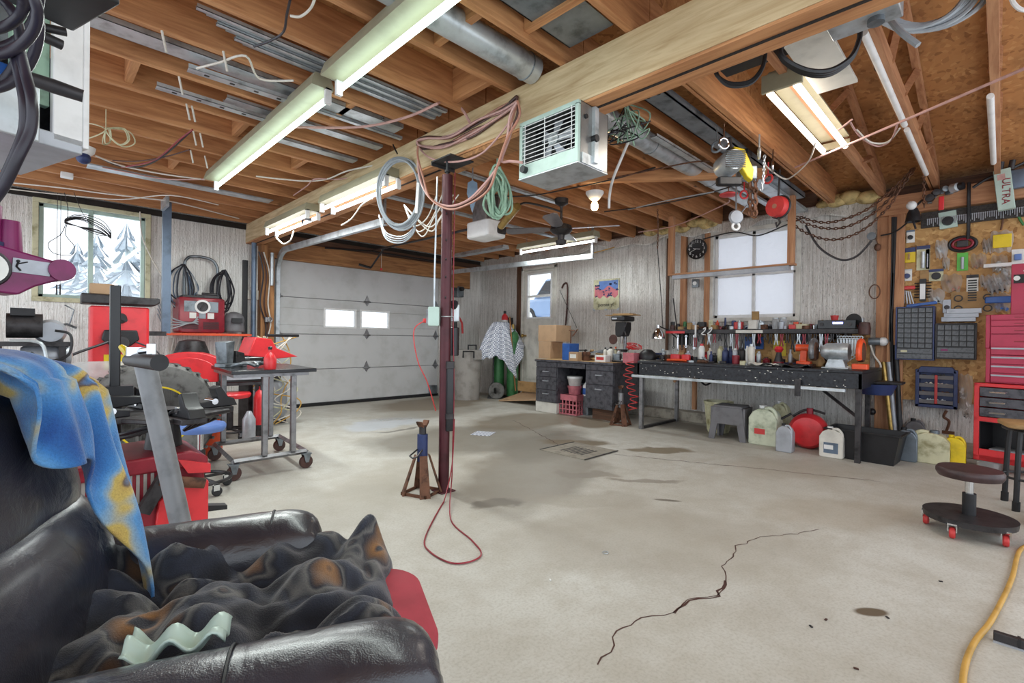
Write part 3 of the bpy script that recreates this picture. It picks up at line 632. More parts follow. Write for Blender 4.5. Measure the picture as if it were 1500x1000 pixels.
tag(B().rbox((0, 0, 0), (.06, .05, .2), .01).build('adapter_block', 'blackg', loc=(cx+.09, cy+.02, 1.03)), 'black adapter block hanging below the grey outlet box behind the column', 'adapter')
# cord down the column and looping on the floor
f = lambda x, y: P(x, y, 2, .006)
cable('extension_cord', [(cx+.05, cy-.02, 2.2), (cx+.048, cy-.02, 1.3), (cx+.045, cy-.045, .7), (cx+.03, cy-.06, .4), (cx+.03, cy-.055, .12)]+[f(660, 760), f(690, 790), f(705, 810), f(690, 822), f(660, 824), f(630, 808), f(622, 790), f(638, 755), f(650, 735)]+[(cx+.01, cy-.08, .2), (cx+.04, cy-.06, .5)], .0042, 'redm', 'thin red and black cord running down the column and looping on the floor', 'cord')
cable('extension_cord', [(cx-.13, cy+.06, 1.17), (cx-.19, cy+.1, 1.1), (cx-.17, cy+.08, .9), (cx-.11, cy+.05, .75), (cx-.04, cy+.045, .55)], .004, 'redc', 'red plugged cord drooping from the pale green box left of the column', 'cord')
# jack stand (near)
def jack_stand(nm, label, loc, rz, post, s=1):
    t = T(nm, label, 'jack stand', loc, rz)
    b = B(); h = .26
    for k in range(4):
        a = pi/4+k*pi/2; c, s_ = cos(a), sin(a); R = .135; n = V((-s_, c, 0))
        r = V((c, s_, 0)); b.rings([[r*R+n*.035, r*R-n*.035, r*(R-.012)-n*.035, r*(R-.012)+n*.035], [r*.05+n*.025+V((0, 0, h)), r*.05-n*.025+V((0, 0, h)), r*.04-n*.025+V((0, 0, h)), r*.04+n*.025+V((0, 0, h))]])
    b.build('leg_frame', 'rust', t)
    a = .098
    B().bb(-.1, -.1, .0, .1, -.092, .02).bb(-.1, .092, 0, .1, .1, .02).bb(-.1, -.1, 0, -.092, .1, .02).bb(.092, -.1, 0, .1, .1, .02).build('base_bar', 'rust', t)
    p = B().lathe([(.036, .22), (.036, .40), (.028, .402)], n=12).build('post_sleeve', post, t)
    B().cyl((0, 0, .40), (0, 0, .455), .024, n=10).build('ratchet_post', 'dksteel', t)
    B().prism([(-.04, .47), (-.05, .49), (-.035, .49), (-.02, .465), (.02, .465), (.035, .49), (.05, .49), (.04, .47), (.015, .445), (-.015, .445)], -.02, .02).build('saddle', 'rust', t)
    B().tube([(-.03, -.02, .30), (-.1, -.03, .27), (-.11, .0, .26), (-.1, .03, .27), (-.03, .02, .30)], .006, 6).build('handle', 'dksteel', t)
    return t
p = P(618, 722, 2, 0); jack_stand('jack_stand', 'rusty jack stand with a navy post at the foot of the red column', p, radians(20), 'navy')
p = P(909, 622, 2, 0); jack_stand('jack_stand', 'grey steel jack stand in front of the metal desk', p, radians(10), 'steel')
# ------------------------------------------------------------------ duct, channels, steel studs between joists
B1 = lambda: B()
t = T('vent_duct', 'round galvanised duct running between the joists across the ceiling', 'duct', (.9, 1.94, 2.615))
B().cyl((0, 0, 0), (1.17, 0, 0), .075, n=24).build('duct_section', 'galv', t); B().cyl((1.38, 0, -.035), (4.6, 0, -.035), .075, n=24).build('duct_section', 'galv', t)
for x in (.3, 1.1, 2.5, 3.6): B().torus((x, 0, 0 if x < 1.2 else -.035), .076, .004, 'x').build('joint_band', 'galv_dk', t)
tag(B().bb(0, -.14, 0, 1.0, .14, .004).bb(0, .13, 0, 1.0, .14, .03).build('sheet_metal_strip', 'galv_dk', loc=(1.05, 1.52, 2.62), bev=.002), 'wide dark sheet metal strip between joists above the beam', 'sheet metal')
t = T('steel_channel', 'heavy grey steel channel with punched end running from the beam to the right wall', 'steel channel', (2.5, 1.53, 2.56))
B().bb(0, -.07, 0, 3.2, .07, .008).bb(0, -.07, 0, 3.2, -.062, .05).bb(0, .062, 0, 3.2, .07, .05).build('web', 'galv_dk', t)
b = B()
for k in range(8): b.cyl((.06+.05*(k % 4), -.035+.07*(k//4), -.004), (.06+.05*(k % 4), -.035+.07*(k//4), 0), .014, n=10)
b.build('punched_hole', 'black', t)
for x in (1.5, 2.2): B().bb(x, -.1, -.02, x+.1, .1, .02).build('clamp', 'black', t)
def stud(nm, lab, x0, x1, y, z, w=.05, m='galv', h=.02, rz=0, grp=None):
    L = x1-x0; b = B().bb(0, -w/2, 0, L, w/2, .003).bb(0, -w/2, 0, L, -w/2+.003, h).bb(0, w/2-.003, 0, L, w/2, h)
    return tag(b.build(nm, m, loc=(x0, y, z), rz=rz), lab, 'steel profile', grp)
g = 'steel profiles laid above the left joists'
for k in range(6): stud('steel_profile', 'thin galvanised profile in the stack crossing behind the two long lamps', .55+.05*k, 2.02, 2.71+.034*k, 2.60+.012*(k % 2), .03, grp=g)
stud('steel_profile', 'wide silver channel lying between the joists at the upper left', 0.0, 1.95, 3.20, 2.60, .13, h=.03)
stud('steel_profile', 'silver channel just beyond the widest one at the upper left', .9, 2.03, 3.62, 2.60, .1)
stud('steel_profile', 'silver channel ending above the coil of grey wire', 1.2, 2.03, 4.05, 2.60, .1)
stud('steel_profile', 'narrow silver rail with a roller wheel near the beam', 1.1, 2.03, 3.30, 2.585, .04)
for (x, y, rz, l) in ((.53, 3.62, .0, 'short slotted silver bracket rail hanging under the left joists'), (.62, 3.25, -.05, 'slotted silver bracket rail just above the other slotted one')):
    t = T('slotted_rail', l, 'bracket rail', (x, y, 2.545), rz); B().bb(0, -.03, 0, .62, .03, .003).bb(0, -.03, 0, .62, -.027, .025).build('rail', 'galv', t)
    b = B(); [b.bb(.08+.13*k, -.008, -.002, .105+.13*k, .008, 0) for k in range(4)]; b.build('slot', 'black', t)
stud('steel_profile', 'flat silver strip below the left joists between window and lamps', .35, 1.9, 5.78, 2.55, .16, h=.01)
stud('steel_profile', 'long silver channel crossing above the garage door tracks', 2.45, 5.9, 4.62, 2.545, .09)
stud('steel_profile', 'silver channel crossing above the garage door opener', 2.5, 4.2, 3.45, 2.54, .06)
stud('steel_profile', 'lit silver channel under the right joists beside the red reel', 4.3, 6.2, 1.62, 2.53, .13, h=.03)
stud('steel_profile', 'small silver channel left of the chain hoist', 3.2, 5.9, 1.80, 2.53, .06)
# light brown brace under joists beyond the bulb
tag(B().bb(0, -.03, 0, 1.6, .03, .09).build('wood_brace', 'lumx', loc=(3.55, 2.72, 2.48), rz=radians(-52), bev=.003), 'light wooden brace nailed across the joists right of the bulb', 'wood brace')
# hanging wood post + ledge with reflector in front of the window
t = T('hanging_shelf_rail', 'thin ledge rail hung on two wooden posts in front of the right window', 'rail', (5.55, 0, 0))
pa, pb = P(981, 403, 0, 5.55), P(1165, 391, 0, 5.55)
B().bb(-.05, pb.y, pa.z-.012, .05, pa.y, pa.z+.008).build('ledge', 'pinky', t); B().bb(-.04, pb.y+.05, pa.z-.055, .04, pa.y-.05, pa.z-.013).build('reflector', 'silverp', t)
for yy in (pa.y-.02, pb.y+.04): B().bb(-.03, yy-.03, pa.z+.008, .03, yy+.03, 2.57).build('post', 'pinkz', t)
# ------------------------------------------------------------------ clock
p = P(1022, 365, 0, XW-.06); t = T('wall_clock', 'round black clock with white numerals above the workbench', 'clock', (XW-.085, p.y, p.z), -pi/2)
B().lathe([(.01, .02), (.125, .02), (.135, .0), (.13, -.012), (.122, -.006), (.01, -.004)], ax='y', n=40).build('face', 'black', t)
for k in range(1, 13):
    a = pi/2-k*pi/6; text('numeral', str(k), .05, 'white', t, (.1*cos(a), -.008, .1*sin(a)), (pi/2, 0, 0))
B().box((.0, -.014, .0), (.008, .002, .09), (0, radians(100), 0)).build('hour_hand', 'white', t); B().tube([(0, -.016, 0), (-.075, -.016, -.03)], .003, 4).tube([(0, -.016, 0), (.05, -.016, -.008)], .004, 4).build('minute_hand', 'white', t)
# poster
p = P(888, 431, 0, XW-.012); t = T('poster', 'poster of a pink and blue landscape with a cream bottom band on the foil wall', 'poster', (XW-.012, p.y, p.z), -pi/2)
W, H = .235, .235; B().bb(-W, -.002, -H, W, .002, H).build('sheet', 'cream', t)
B().grid(lambda u, v: (-W+.02+u*(2*W-.04), -.004, -.04+.19*v+.02*sin(u*20)*(1-v)), 30, 1).build('pink_hills', 'pink', t, flat=True)
B().grid(lambda u, v: (-W+.1+u*(2*W-.12), -.005, .10+.11*v-.03*sin(u*9)*(1-v)), 30, 1).build('blue_sky', 'skyb', t, flat=True)
text('caption', 'pensez-y!', .075, 'black', t, (0, -.006, -.16))
b = B(); rnd = random.Random(3)
for k in range(26): x, z = rnd.uniform(-W+.03, W-.03), rnd.uniform(-.03, .17); b.box((x, -.0065, z), (rnd.uniform(.015, .05), .001, rnd.uniform(.008, .03)), (0, rnd.uniform(-.5, .5), 0))
b.build('dark_shapes', 'navy', t)
B().box((-W+.015, -.006, -H), (.05, .001, .03), (0, .6, 0)).box((W-.015, -.006, -H), (.05, .001, .03), (0, -.6, 0)).box((0, -.006, -H), (.05, .001, .025)).build('tape', 'galv', t)
# wall socket, plugs on the stud
t = T('wall_outlet', 'square grey outlet on the stud below the clock', 'outlet', tuple(P(1019, 415, 0, XW-.07)), -pi/2); B().rbox((0, 0, 0), (.09, .04, .11), .008, 'y').build('plate', 'galv_dk', t); B().cyl((0, -.035, 0), (0, -.02, 0), .025, n=14).build('dial', 'white', t)
# crowbar/pipe hooked on the wall by the door
p = P(828, 420, 0, XW-.02); cable('hooked_pipe', [p+V((0, .07, -.02)), p+V((0, .03, .05)), p+V((0, -.04, .03)), p+V((0, -.045, -.3)), p+V((0, -.02, -.6)), p+V((0, 0, -.72))], .014, 'brown', 'bent dark metal pipe leaning on the foil wall beside the side door', 'pipe')
def face(p):
    """turn about z so that a thing's front looks across the garage toward the open side"""
    return math.atan2(-(p.x), p.y)
def flo(x, d): p = PD(x, 500, d); return V((p.x, p.y, 0))
# ------------------------------------------------------------------ rolling steel cart
A, Bp, C = P(342, 704, 2, 0), P(448, 685, 2, 0), P(409, 660, 2, 0); D = A+(C-Bp)
t = T('rolling_cart', 'black topped steel cart on casters in front of the garage door', 'cart', (A.x, A.y, 0))
o = A; q = [V((p.x-o.x, p.y-o.y, 0)) for p in (A, Bp, C, D)]
up = lambda p, z: V((p.x, p.y, z))
for i in range(4): B().tube([up(q[i], .135), up(q[(i+1) % 4], .135)], .02, 4).build('base_rail', 'steel', t)
e = [q[0].lerp(q[1], .40), q[0].lerp(q[1], .80), q[3].lerp(q[2], .12), q[3].lerp(q[2], .85)]
for p in e: B().bb(p.x-.019, p.y-.019, .15, p.x+.019, p.y+.019, .745).build('leg', 'steel', t, bev=.003)
c_ = sum(q, V())/4; tc_ = [c_+(p-c_)*1.10 for p in q]; tc_[1] += V((.04, 0, 0)); tc_[2] += V((.04, 0, 0))
B().rings([[up(p, .77) for p in tc_], [up(p, .798) for p in tc_]]).build('table_top', 'blackg', t, bev=.004)
B().rings([[up(c_+(p-c_)*1.04, .745) for p in q], [up(c_+(p-c_)*1.04, .77) for p in q]]).build('top_frame', 'steel', t)
for p in q:
    k = B().prism([(-.03, .12), (-.012, .05), (.012, .05), (.03, .12)], -.03, -.024, 'y').prism([(-.03, .12), (-.012, .05), (.012, .05), (.03, .12)], .024, .03, 'y').bb(-.035, -.035, .115, .035, .035, .122)
    k.v = [(a+p.x, b_+p.y, c) for a, b_, c in k.v]; f = k.build('caster_fork', 'galv_dk', t)
    B().lathe([(.01, -.018), (.048, -.018), (.052, -.01), (.052, .01), (.048, .018), (.01, .018)], (p.x, p.y, .052), 'y', 18).build('wheel', 'brown', f)
TOPZ = .799; ctr = V((A.x, A.y, 0))+c_
# things on the cart
p = P(318, 536, 2, TOPZ+.0); p = V((ctr.x-.18, ctr.y+.12, TOPZ))
t = T('bench_vise', 'dark metal drill vise on the left of the rolling cart', 'vise', p, .6)
B().bb(-.12, -.05, 0, .12, .05, .03).build('base', 'galv_dk', t, bev=.004); B().prism([(-.1, .03), (-.12, .2), (-.02, .21), (-.04, .03)], -.05, .05).build('fixed_jaw', 'galv_dk', t, bev=.004)
B().prism([(.0, .03), (.0, .13), (.09, .11), (.11, .03)], -.045, .045).build('moving_jaw', 'dksteel', t, bev=.004); B().cyl((.1, 0, .06), (.2, 0, .06), .012, n=8).build('screw', 'steel', t)
p = V((ctr.x+.02, ctr.y-.1, TOPZ)); b = B(); rnd = random.Random(8)
for k in range(5):
    a, c = rnd.uniform(-.1, .1), rnd.uniform(-.08, .08)
    tag(B().tube(smooth_path([(0, 0, .014), (.06, .04*rnd.uniform(-1, 1), .035), (.12, .02, .03), (.17, -.03, .013)], 4), .012, 6).build('clamp_tool', ['steel', 'galv_dk', 'dksteel'][k % 3], loc=p+V((a, c, .0)), rz=rnd.uniform(0, 3)), 'small steel clamp lying in the heap of tools on the rolling cart', 'clamp', 'clamps heaped on the rolling cart')
p = P(368, 545, 2, TOPZ); p = V((1.3, 3.93, TOPZ))
t = T('oil_can', 'shiny dark red can on the front edge of the rolling cart', 'can', p); B().lathe([(.0, 0), (.04, 0), (.045, .02), (.045, .08), (.03, .11), (.012, .13), (.012, .15), (.0, .15)]).build('body', 'redb', t); B().lathe([(.014, .15), (.016, .17), (.0, .175)]).build('cap', 'black', t)
# red bench tool behind the cart
p = V((1.80, 5.75, 0)); t = T('red_hopper', 'red steel hopper with black handle standing behind the rolling cart', 'hopper', p, .2)
B().prism([(-.20, .84), (-.12, 1.04), (.06, 1.02), (.12, .92), (.38, .82), (.1, .80)], -.12, .12).build('body', 'redb', t, bev=.01)
B().cyl((.05, -.05, 1.06), (.42, -.05, 1.06), .016, n=10).build('handle', 'black', t); B().bb(-.18, -.1, 0, -.13, .1, .84).bb(.05, -.1, 0, .10, .1, .84).build('stand', 'dksteel', t)
# shop vacuum / compressor parts beneath
p = flo(395, 5.9); t = T('compressor_tank', 'round silver air tank with loose hoses below the red hopper', 'air tank', p)
B().lathe([(.0, .05), (.16, .06), (.2, .12), (.2, .42), (.16, .5), (.0, .52)], n=24).build('tank', 'silverp', t); B().bb(-.16, -.12, 0, .16, .12, .06).build('base', 'dksteel', t); B().rbox((0, 0, .62), (.22, .2, .2), .03).build('pump_housing', 'dksteel', t)
g = 'pale hoses tangled over the air tank'
for k in range(7):
    r = random.Random(k); pts = [p+V((r.uniform(-.28, .28), -.24+r.uniform(-.05, .05), z)) for z in (1.05, .85, .65, .45, .3, .15, .02)]
    cable('air_hose', pts, .007, ['whitec', 'cream', 'yelc'][k % 3], 'thin pale hose hanging in the tangle over the silver air tank', 'hose', g)
# engine analyser box under cart, red stool, cylinders
p = flo(352, 5.1); t = T('battery_charger', 'black framed meter box with grey dials under the cart top', 'meter', p, face(p)+.2)
B().rbox((0, 0, .70), (.42, .25, .26), .02, 'y').build('case', 'blackg', t); B().bb(-.17, -.13, .60, .17, -.126, .79).build('face_plate', 'silverp', t)
for x in (-.08, .08): B().lathe([(.0, 0), (.04, 0), (.04, .006), (.0, .006)], (x, -.135, .71), 'y').build('dial', 'white', t)
B().bb(-.2, -.12, 0, -.17, .12, .58).bb(.17, -.12, 0, .2, .12, .58).bb(-.2, -.12, .54, .2, .12, .57).build('stand', 'dksteel', t)
def stool(nm, lab, p, h, R, seat, base=.18, post='dksteel', wheel='black', ring='dksteel', disc=False, n=4):
    t = T(nm, lab, 'stool', p); th = .05
    B().lathe([(.0, h-th), (R*.93, h-th), (R, h-th*.6), (R, h-th*.25), (R*.94, h), (R*.5, h+.004), (0, h+.004)], n=30).build('seat', seat, t)
    B().cyl((0, 0, .09), (0, 0, h*.62), .03, n=14).build('post_sleeve', post, t); B().cyl((0, 0, h*.6), (0, 0, h-th), .019, n=12).build('post', 'chrome', t)
    if disc: B().lathe([(.02, .078), (base-.01, .075), (base, .08), (base, .084), (.02, .084)], n=36).build('tray', 'can', t); B().lathe([(base-.004, .076), (base+.006, .076), (base+.010, .108), (base+.002, .108)], n=36).build('tray_rim', ring, t)
    else: B().torus((0, 0, .09), base, .012, n=30).build('base_ring', ring, t); [B().tube([(0, 0, .1), (base*cos(a), base*sin(a), .09)], .010, 6).build('spoke', ring, t) for a in (0.3, .3+pi/2, .3+pi, .3-pi/2)]
    for k in range(n):
        a = .3+2*pi*k/n; x, y = base*.96*cos(a), base*.96*sin(a)
        f = B().bb(x-.012, y-.02, .04, x+.022, y-.015, .085).bb(x-.012, y+.015, .04, x+.022, y+.02, .085).bb(x-.02, y-.02, .078, x+.022, y+.02, .086).build('caster_fork', 'chrome', t)
        B().lathe([(.006, -.013), (.026, -.013), (.031, -.007), (.031, .007), (.026, .013), (.006, .013)], (x+.01, y, .032), 'y', 16).build('wheel', wheel, f)
    return t
stool('shop_stool', 'round red seated stool beneath the rolling cart', flo(338, 4.95), .47, .19, 'redb')
stool('shop_stool', 'round blue seated stool behind the red tire changer', flo(295, 3.25), .46, .15, 'skyb')
p = flo(383, 5.15); t = T('fire_extinguisher', 'orange red extinguisher bottle beside the red stool', 'extinguisher', p); B().lathe([(0, 0), (.06, 0), (.07, .02), (.07, .40), (.05, .46), (.02, .49), (.02, .52), (0, .52)]).build('cylinder', 'redb', t); B().lathe([(.075, .12), (.075, .02), (.06, -.0), (.07, .02)], n=16).build('base', 'dksteel', t); B().tube([(0, 0, .52), (.05, 0, .56)], .01, 6).build('handle', 'black', t)
p = flo(306, 4.3); t = T('orange_pail', 'orange pail beside the tire and under the cart end', 'pail', p); B().lathe([(.0, 0), (.11, 0), (.13, .34), (.125, .34), (.105, .01), (.0, .01)], n=22).build('body', 'orange', t); B().torus((0, 0, .34), .13, .006).build('rim', 'orange', t)
p = flo(366, 4.85); tag(B().lathe([(0, 0), (.055, 0), (.06, .01), (.06, .22), (.03, .28), (.02, .3), (0, .3)]).build('spray_can', 'silverp', loc=p), 'lilac silver can standing by the red stool foot', 'can')
# grey pipe bin by the wall
p = flo(281, 5.7); t = T('grey_bin', 'tall slim grey bin with black lid between tire and cart', 'bin', p)
B().lathe([(0, 0), (.12, 0), (.15, .8), (.14, .8), (0, .02)], n=20).build('body', 'silverp', t); B().lathe([(.17, .8), (.18, .84), (.13, .98), (.05, 1.0), (0, 1.0), (0, .8)], n=20).build('lid', 'dksteel', t)
# ------------------------------------------------------------------ tire
def tire(b, c, R, w, r, ax='y'):
    b.lathe([(r, -w*.42), (r+.03, -w*.5), (R*.78, -w*.56), (R*.94, -w*.5), (R, -w*.36), (R, w*.36), (R*.94, w*.5), (R*.78, w*.56), (r+.03, w*.5), (r, w*.42), (r, -w*.42)], c, ax, 48); return b
p = flo(225, 3.75); t = T('tire', 'large used truck tire standing behind the tire changer', 'tire', p, face(p)+.15)
tire(B(), (0, 0, .42), .42, .26, .24).build('rubber', 'tirem', t)
b = B()
for k in range(64):
    a = 2*pi*k/64; b.box((.42*cos(a), (-.07 if k % 2 else .07), .42+.42*sin(a)), (.014, .1, .022), (0, -a, .3))
b.build('tread_block', 'tirem', t)['kind'] = 'stuff'
B().lathe([(.245, -.1), (.24, -.08), (.2, -.02), (.19, .1), (.245, .11)], (0, 0, .42), 'y', 36).torus((0, -.1, .42), .235, .012, 'y').build('rim', 'yellow', t)
# ------------------------------------------------------------------ wheel balancer by the wall
p = flo(174, 4.7); t = T('wheel_balancer', 'bright red upright wheel balancer beneath the left window', 'wheel balancer', p, face(p)*.3)
B().rbox((0, 0, .66), (.44, .34, 1.3), .03).build('cabinet', 'redb', t)
B().prism([(-.28, 1.33), (-.28, 1.42), (.3, 1.40), (.3, 1.36), (.26, 1.33)], -.2, .15).build('tray', 'dksteel', t, bev=.01)
B().rbox((-.13, -.05, 1.47), (.18, .12, .1), .02).build('weight_box', 'cardb', t)
k = B().lathe([(0, 0), (.045, 0), (.05, .02), (.045, .04), (0, .04)], (0, -.19, 1.2), 'y').build('knob', 'black', t); B().box((0, -.235, 1.2), (.1, .02, .025), (0, .5, 0)).build('grip', 'black', k)
B().prism([(-.14, 1.0), (-.12, 1.09), (.12, 1.09), (.14, 1.0), (.06, .93), (-.06, .93)], -.22, -.17).build('spindle_cover', 'black', t, bev=.01); B().cyl((0, -.3, .97), (0, -.17, .97), .02, n=12).lathe([(0, -.04), (.06, -.04), (.07, 0), (0, 0)], (0, -.22, .97), 'y').build('spindle', 'dksteel', t)
B().bb(-.12, -.175, .72, .13, -.171, .86).build('warning_plate', 'yellow', t)
tag(B().prism([(.34*cos(pi*k/14)+(.05 if k<7 else 0), .30*sin(pi*k/14)**.8 if 0<k<14 else 0) for k in range(15)], -.12, .12).prism([(.29*cos(pi*k/14)+.03, .25*sin(pi*k/14)) for k in range(15)], -.135, -.12).build('wheel_guard', 'redb', loc=p+V((.52, -.2, .58)), bev=.02, rz=-.3), 'curved red wheel guard hood lying behind the truck tire', 'hood')
pw = p
cable('cable', [p+V((.1, -.25, .98)), p+V((.28, -.3, .85)), p+V((.2, -.25, .55))], .008, 'blackc', 'black cord curving across the front of the red balancer', 'cord'); cable('cable', [p+V((-.1, -.25, .98)), p+V((-.5, -.4, .75)), p+V((-.45, -.4, .35)), p+V((-.3, -.35, .2))], .012, 'blackc', 'black hose looping down left of the red balancer', 'hose')
p = flo(148, 3.9); t = T('side_table', 'small red and grey stand holding a clear plastic bag', 'table', p, face(p)); B().bb(-.26, -.16, .60, .3, .16, .63).build('top', 'galv_dk', t)
for x in (-.22, .24): B().bb(x-.03, -.14, 0, x+.03, .14, .6).build('leg', 'redm', t)
b = B(); rnd = random.Random(2)
tag(B().grid(lambda u, v: V(((.30+.03*sin(v*31))*sin(pi*v)*cos(2*pi*u)*(1+.08*sin(u*40)), .15*sin(pi*v)*sin(2*pi*u)*(1+.1*sin(u*33+v*9)), .10-.09*cos(pi*v)+.012*sin(u*50)*sin(pi*v))), 60, 14).build('plastic_bag', 'bag', loc=p+V((0, 0, .64)), rz=face(p)), 'crumpled clear plastic bag on the small stand by the balancer', 'bag')
# ------------------------------------------------------------------ tire changer
p = flo(205, 2.28); rz = face(p)+.12
t = T('tire_changer', 'red floor standing tire changer with black clamping turntable', 'tire changer', p, rz)
W = .235
B().prism([(-.40, 0), (W, 0), (W, .43), (W-.06, .48), (-.40, .45)], -.16, .26).build('cabinet', 'redm', t, bev=.012)
B().prism([(-.42, .43), (W+.01, .43), (W+.01, .47), (W-.06, .51), (-.42, .485)], -.18, .27).build('top_pan', 'redm', t, bev=.01)
b = B(); [b.bb(-.21+.026*k, -.166, .30, -.198+.026*k, -.161, .46) for k in range(11)]; b.build('vent_slot', 'can', t)
B().prism([(.03, .08), (W+.01, .1), (W+.01, .36), (.13, .38), (.05, .30)], -.19, -.161).build('side_cover', 'redb', t, bev=.006)
B().cyl((.05, -.21, .40), (.22, -.23, .36), .025, n=12).build('cylinder_rod', 'rust', t); B().box((.03, -.2, .34), (.05, .05, .16), (0, .5, 0)).build('link', 'dksteel', t)
B().prism([(.12, .48), (.25, .44), (.25, .40), (.16, .41)], -.2, -.165).build('lever_plate', 'redb', t)
for z in (.07, .2): B().prism([(W, z), (W+.10, z-.01), (W+.10, z+.01), (W, z+.03)], -.15, -.1).build('pedal', 'black', t)
B().cyl((.10, .03, .49), (.10, .03, .65), .08, .06, 16).build('turntable_neck', 'black', t)
tt = B().box((.10, .03, .66), (.40, .40, .022), (0, 0, .6)).box((.10, .03, .66), (.62, .11, .03), (0, 0, .25)).box((.10, .03, .66), (.62, .11, .03), (0, 0, 1.8)).build('turntable', 'dksteel', t, bev=.006)
for a, r in ((.25, .27), (.25+pi, .27), (1.8, .27), (1.8+pi, .27)):
    c, s_ = cos(a), sin(a); M = Matrix.Rotation(a, 3, 'Z'); k = B().prism([(-.12, 0), (.07, 0), (.05, .04), (.02, .05), (-.02, .11), (-.05, .10), (-.03, .04), (-.12, .03)], -.035, .035)
    k.v = [tuple(M @ V((x+r, y, z))+V((.10, .03, .675))) for x, y, z in k.v]; j = k.build('clamp_jaw', 'black', tt, bev=.004)
    B().cyl(M @ V((r-.05, -.04, .03))+V((.10, .03, .675)), M @ V((r-.05, .04, .03))+V((.10, .03, .675)), .016, n=10).build('bolt', 'chrome', j)
for k in range(4):
    r = random.Random(k+5); B().tube(smooth_path([(-.2+.1*k, .0, .58), (-.05+.05*k, -.14, .60+.03*k), (.15, -.12, .66), (.24+.03*k, .02, .63), (.2, .12, .56)], 6), .009, 7).build('air_line', 'black', t)
B().cyl((-.07, .24, .52), (-.07, .24, .78), .03, n=14).box((-.07, .24, .77), (.14, .08, .05)).build('column_socket', 'black', t)
B().box((-.07, .24, 1.03), (.042, .042, .52)).build('upright_bar', 'blackg', t, bev=.004)
B().prism([(-.3, .68), (-.15, .76), (.05, .74), (.05, .71), (-.3, .65)], .18, .28).build('bead_shoe', 'black', t, bev=.006)
# slanted grey pole with valve and grips
a0, a1 = PD(272, 800, 1.82), PD(212, 530, 1.78)
d_ = (a1-a0).normalized(); base = a0-d_*(a0.z/d_.z)
t = T('lift_pole', 'slanted grey steel pole with black hand grips before the tire changer', 'pole', V((base.x, base.y, 0)))
rel = a1-V((base.x, base.y, 0)); B().tube([d_*.0+V((0, 0, .0)), rel], .034, 18).build('tube', 'poleg', t)
h0, h1 = PD(189, 527, 1.72)-t.location, PD(234, 531, 1.60)-t.location
g_ = B().cyl(h0, h1, .021, .028, 16).build('grip', 'black', t)
v0, v1 = PD(185, 517, 1.74)-t.location, PD(222, 512, 1.68)-t.location
vv = B().cyl(v0, v1, .012, n=10).box((v0+v1)/2, (.07, .03, .03)).cyl(v1-V((0, 0, .015)), v1+V((0, 0, .02)), .014, n=8).build('valve', 'chrome', t)
y0_, y1_ = PD(178, 508, 1.76)-t.location, PD(190, 525, 1.72)-t.location
B().tube([y0_, (y0_+y1_)/2+V((0, 0, .008)), y1_], [.010, .013, .008], 8).build('lever', 'yellow', vv)
# ------------------------------------------------------------------ press with gauge at the left edge
p = PD(30, 420, 1.6); rz = face(p)+.25
t = T('hydraulic_press', 'purple red hydraulic press head with round gauge at the left edge', 'press', V((p.x, p.y, 0)), rz)
z = p.z
B().prism([(-.16, z-.02), (-.16, z+.145), (.07, z+.09), (.10, z+.09), (.11, z+.06), (.11, z+.04), (.02, z+.0), (-.02, z-.03)], -.06, .06).build('head_plate', 'purple', t, bev=.006)
B().cyl((.085, -.07, z+.062), (.085, .07, z+.062), .036, n=22).build('pivot_boss', 'purple', t)
gg = B().lathe([(0, 0), (.055, 0), (.06, .01), (.06, .03), (0, .03)], (-.1, -.095, z+.045), 'y', 30).build('gauge', 'dksteel', t); B().lathe([(0, 0), (.048, 0), (.048, .004), (0, .004)], (-.1, -.1, z+.045), 'y', 30).build('gauge_dial', 'paper', gg); B().box((-.1, -.103, z+.045), (.05, .002, .005), (0, .5, 0)).build('needle', 'black', gg)
lb = B().box((.01, -.0625, z+.062), (.09, .002, .045), (0, .05, 0)).build('warning_label', 'silverp', t)
B().ball((-.022, -.0645, z+.077), .005, n=8, m=6).tube([(-.022, -.0645, z+.073), (-.026, -.0645, z+.06), (-.016, -.0645, z+.047)], .003, 5).tube([(-.024, -.0645, z+.068), (0, -.0645, z+.077)], .002, 5).build('figure_pictogram', 'black', lb)
B().cyl((-.10, 0, z+.12), (-.10, 0, z+.25), .055, n=20).build('ram_cylinder', 'purple', t); B().cyl((-.10, 0, z+.11), (-.10, 0, z+.135), .062, n=20).build('collar', 'navy', t); B().cyl((-.03, 0, z+.11), (-.03, 0, z+.21), .035, .03, n=16).build('pump_body', 'purple', t); B().cyl((-.075, 0, z+.25), (-.075, 0, z+.275), .02, n=12).build('fitting', 'chrome', t)
B().bb(-.2, -.04, 0, -.13, .04, z-.02).build('column', 'redm', t, bev=.004); B().cyl((-.095, 0, z-.3), (-.095, 0, z-.02), .022, n=16).build('guide_rod', 'chrome', t)
B().bb(-.35, -.15, 0, .1, .15, .05).build('base', 'redm', t)
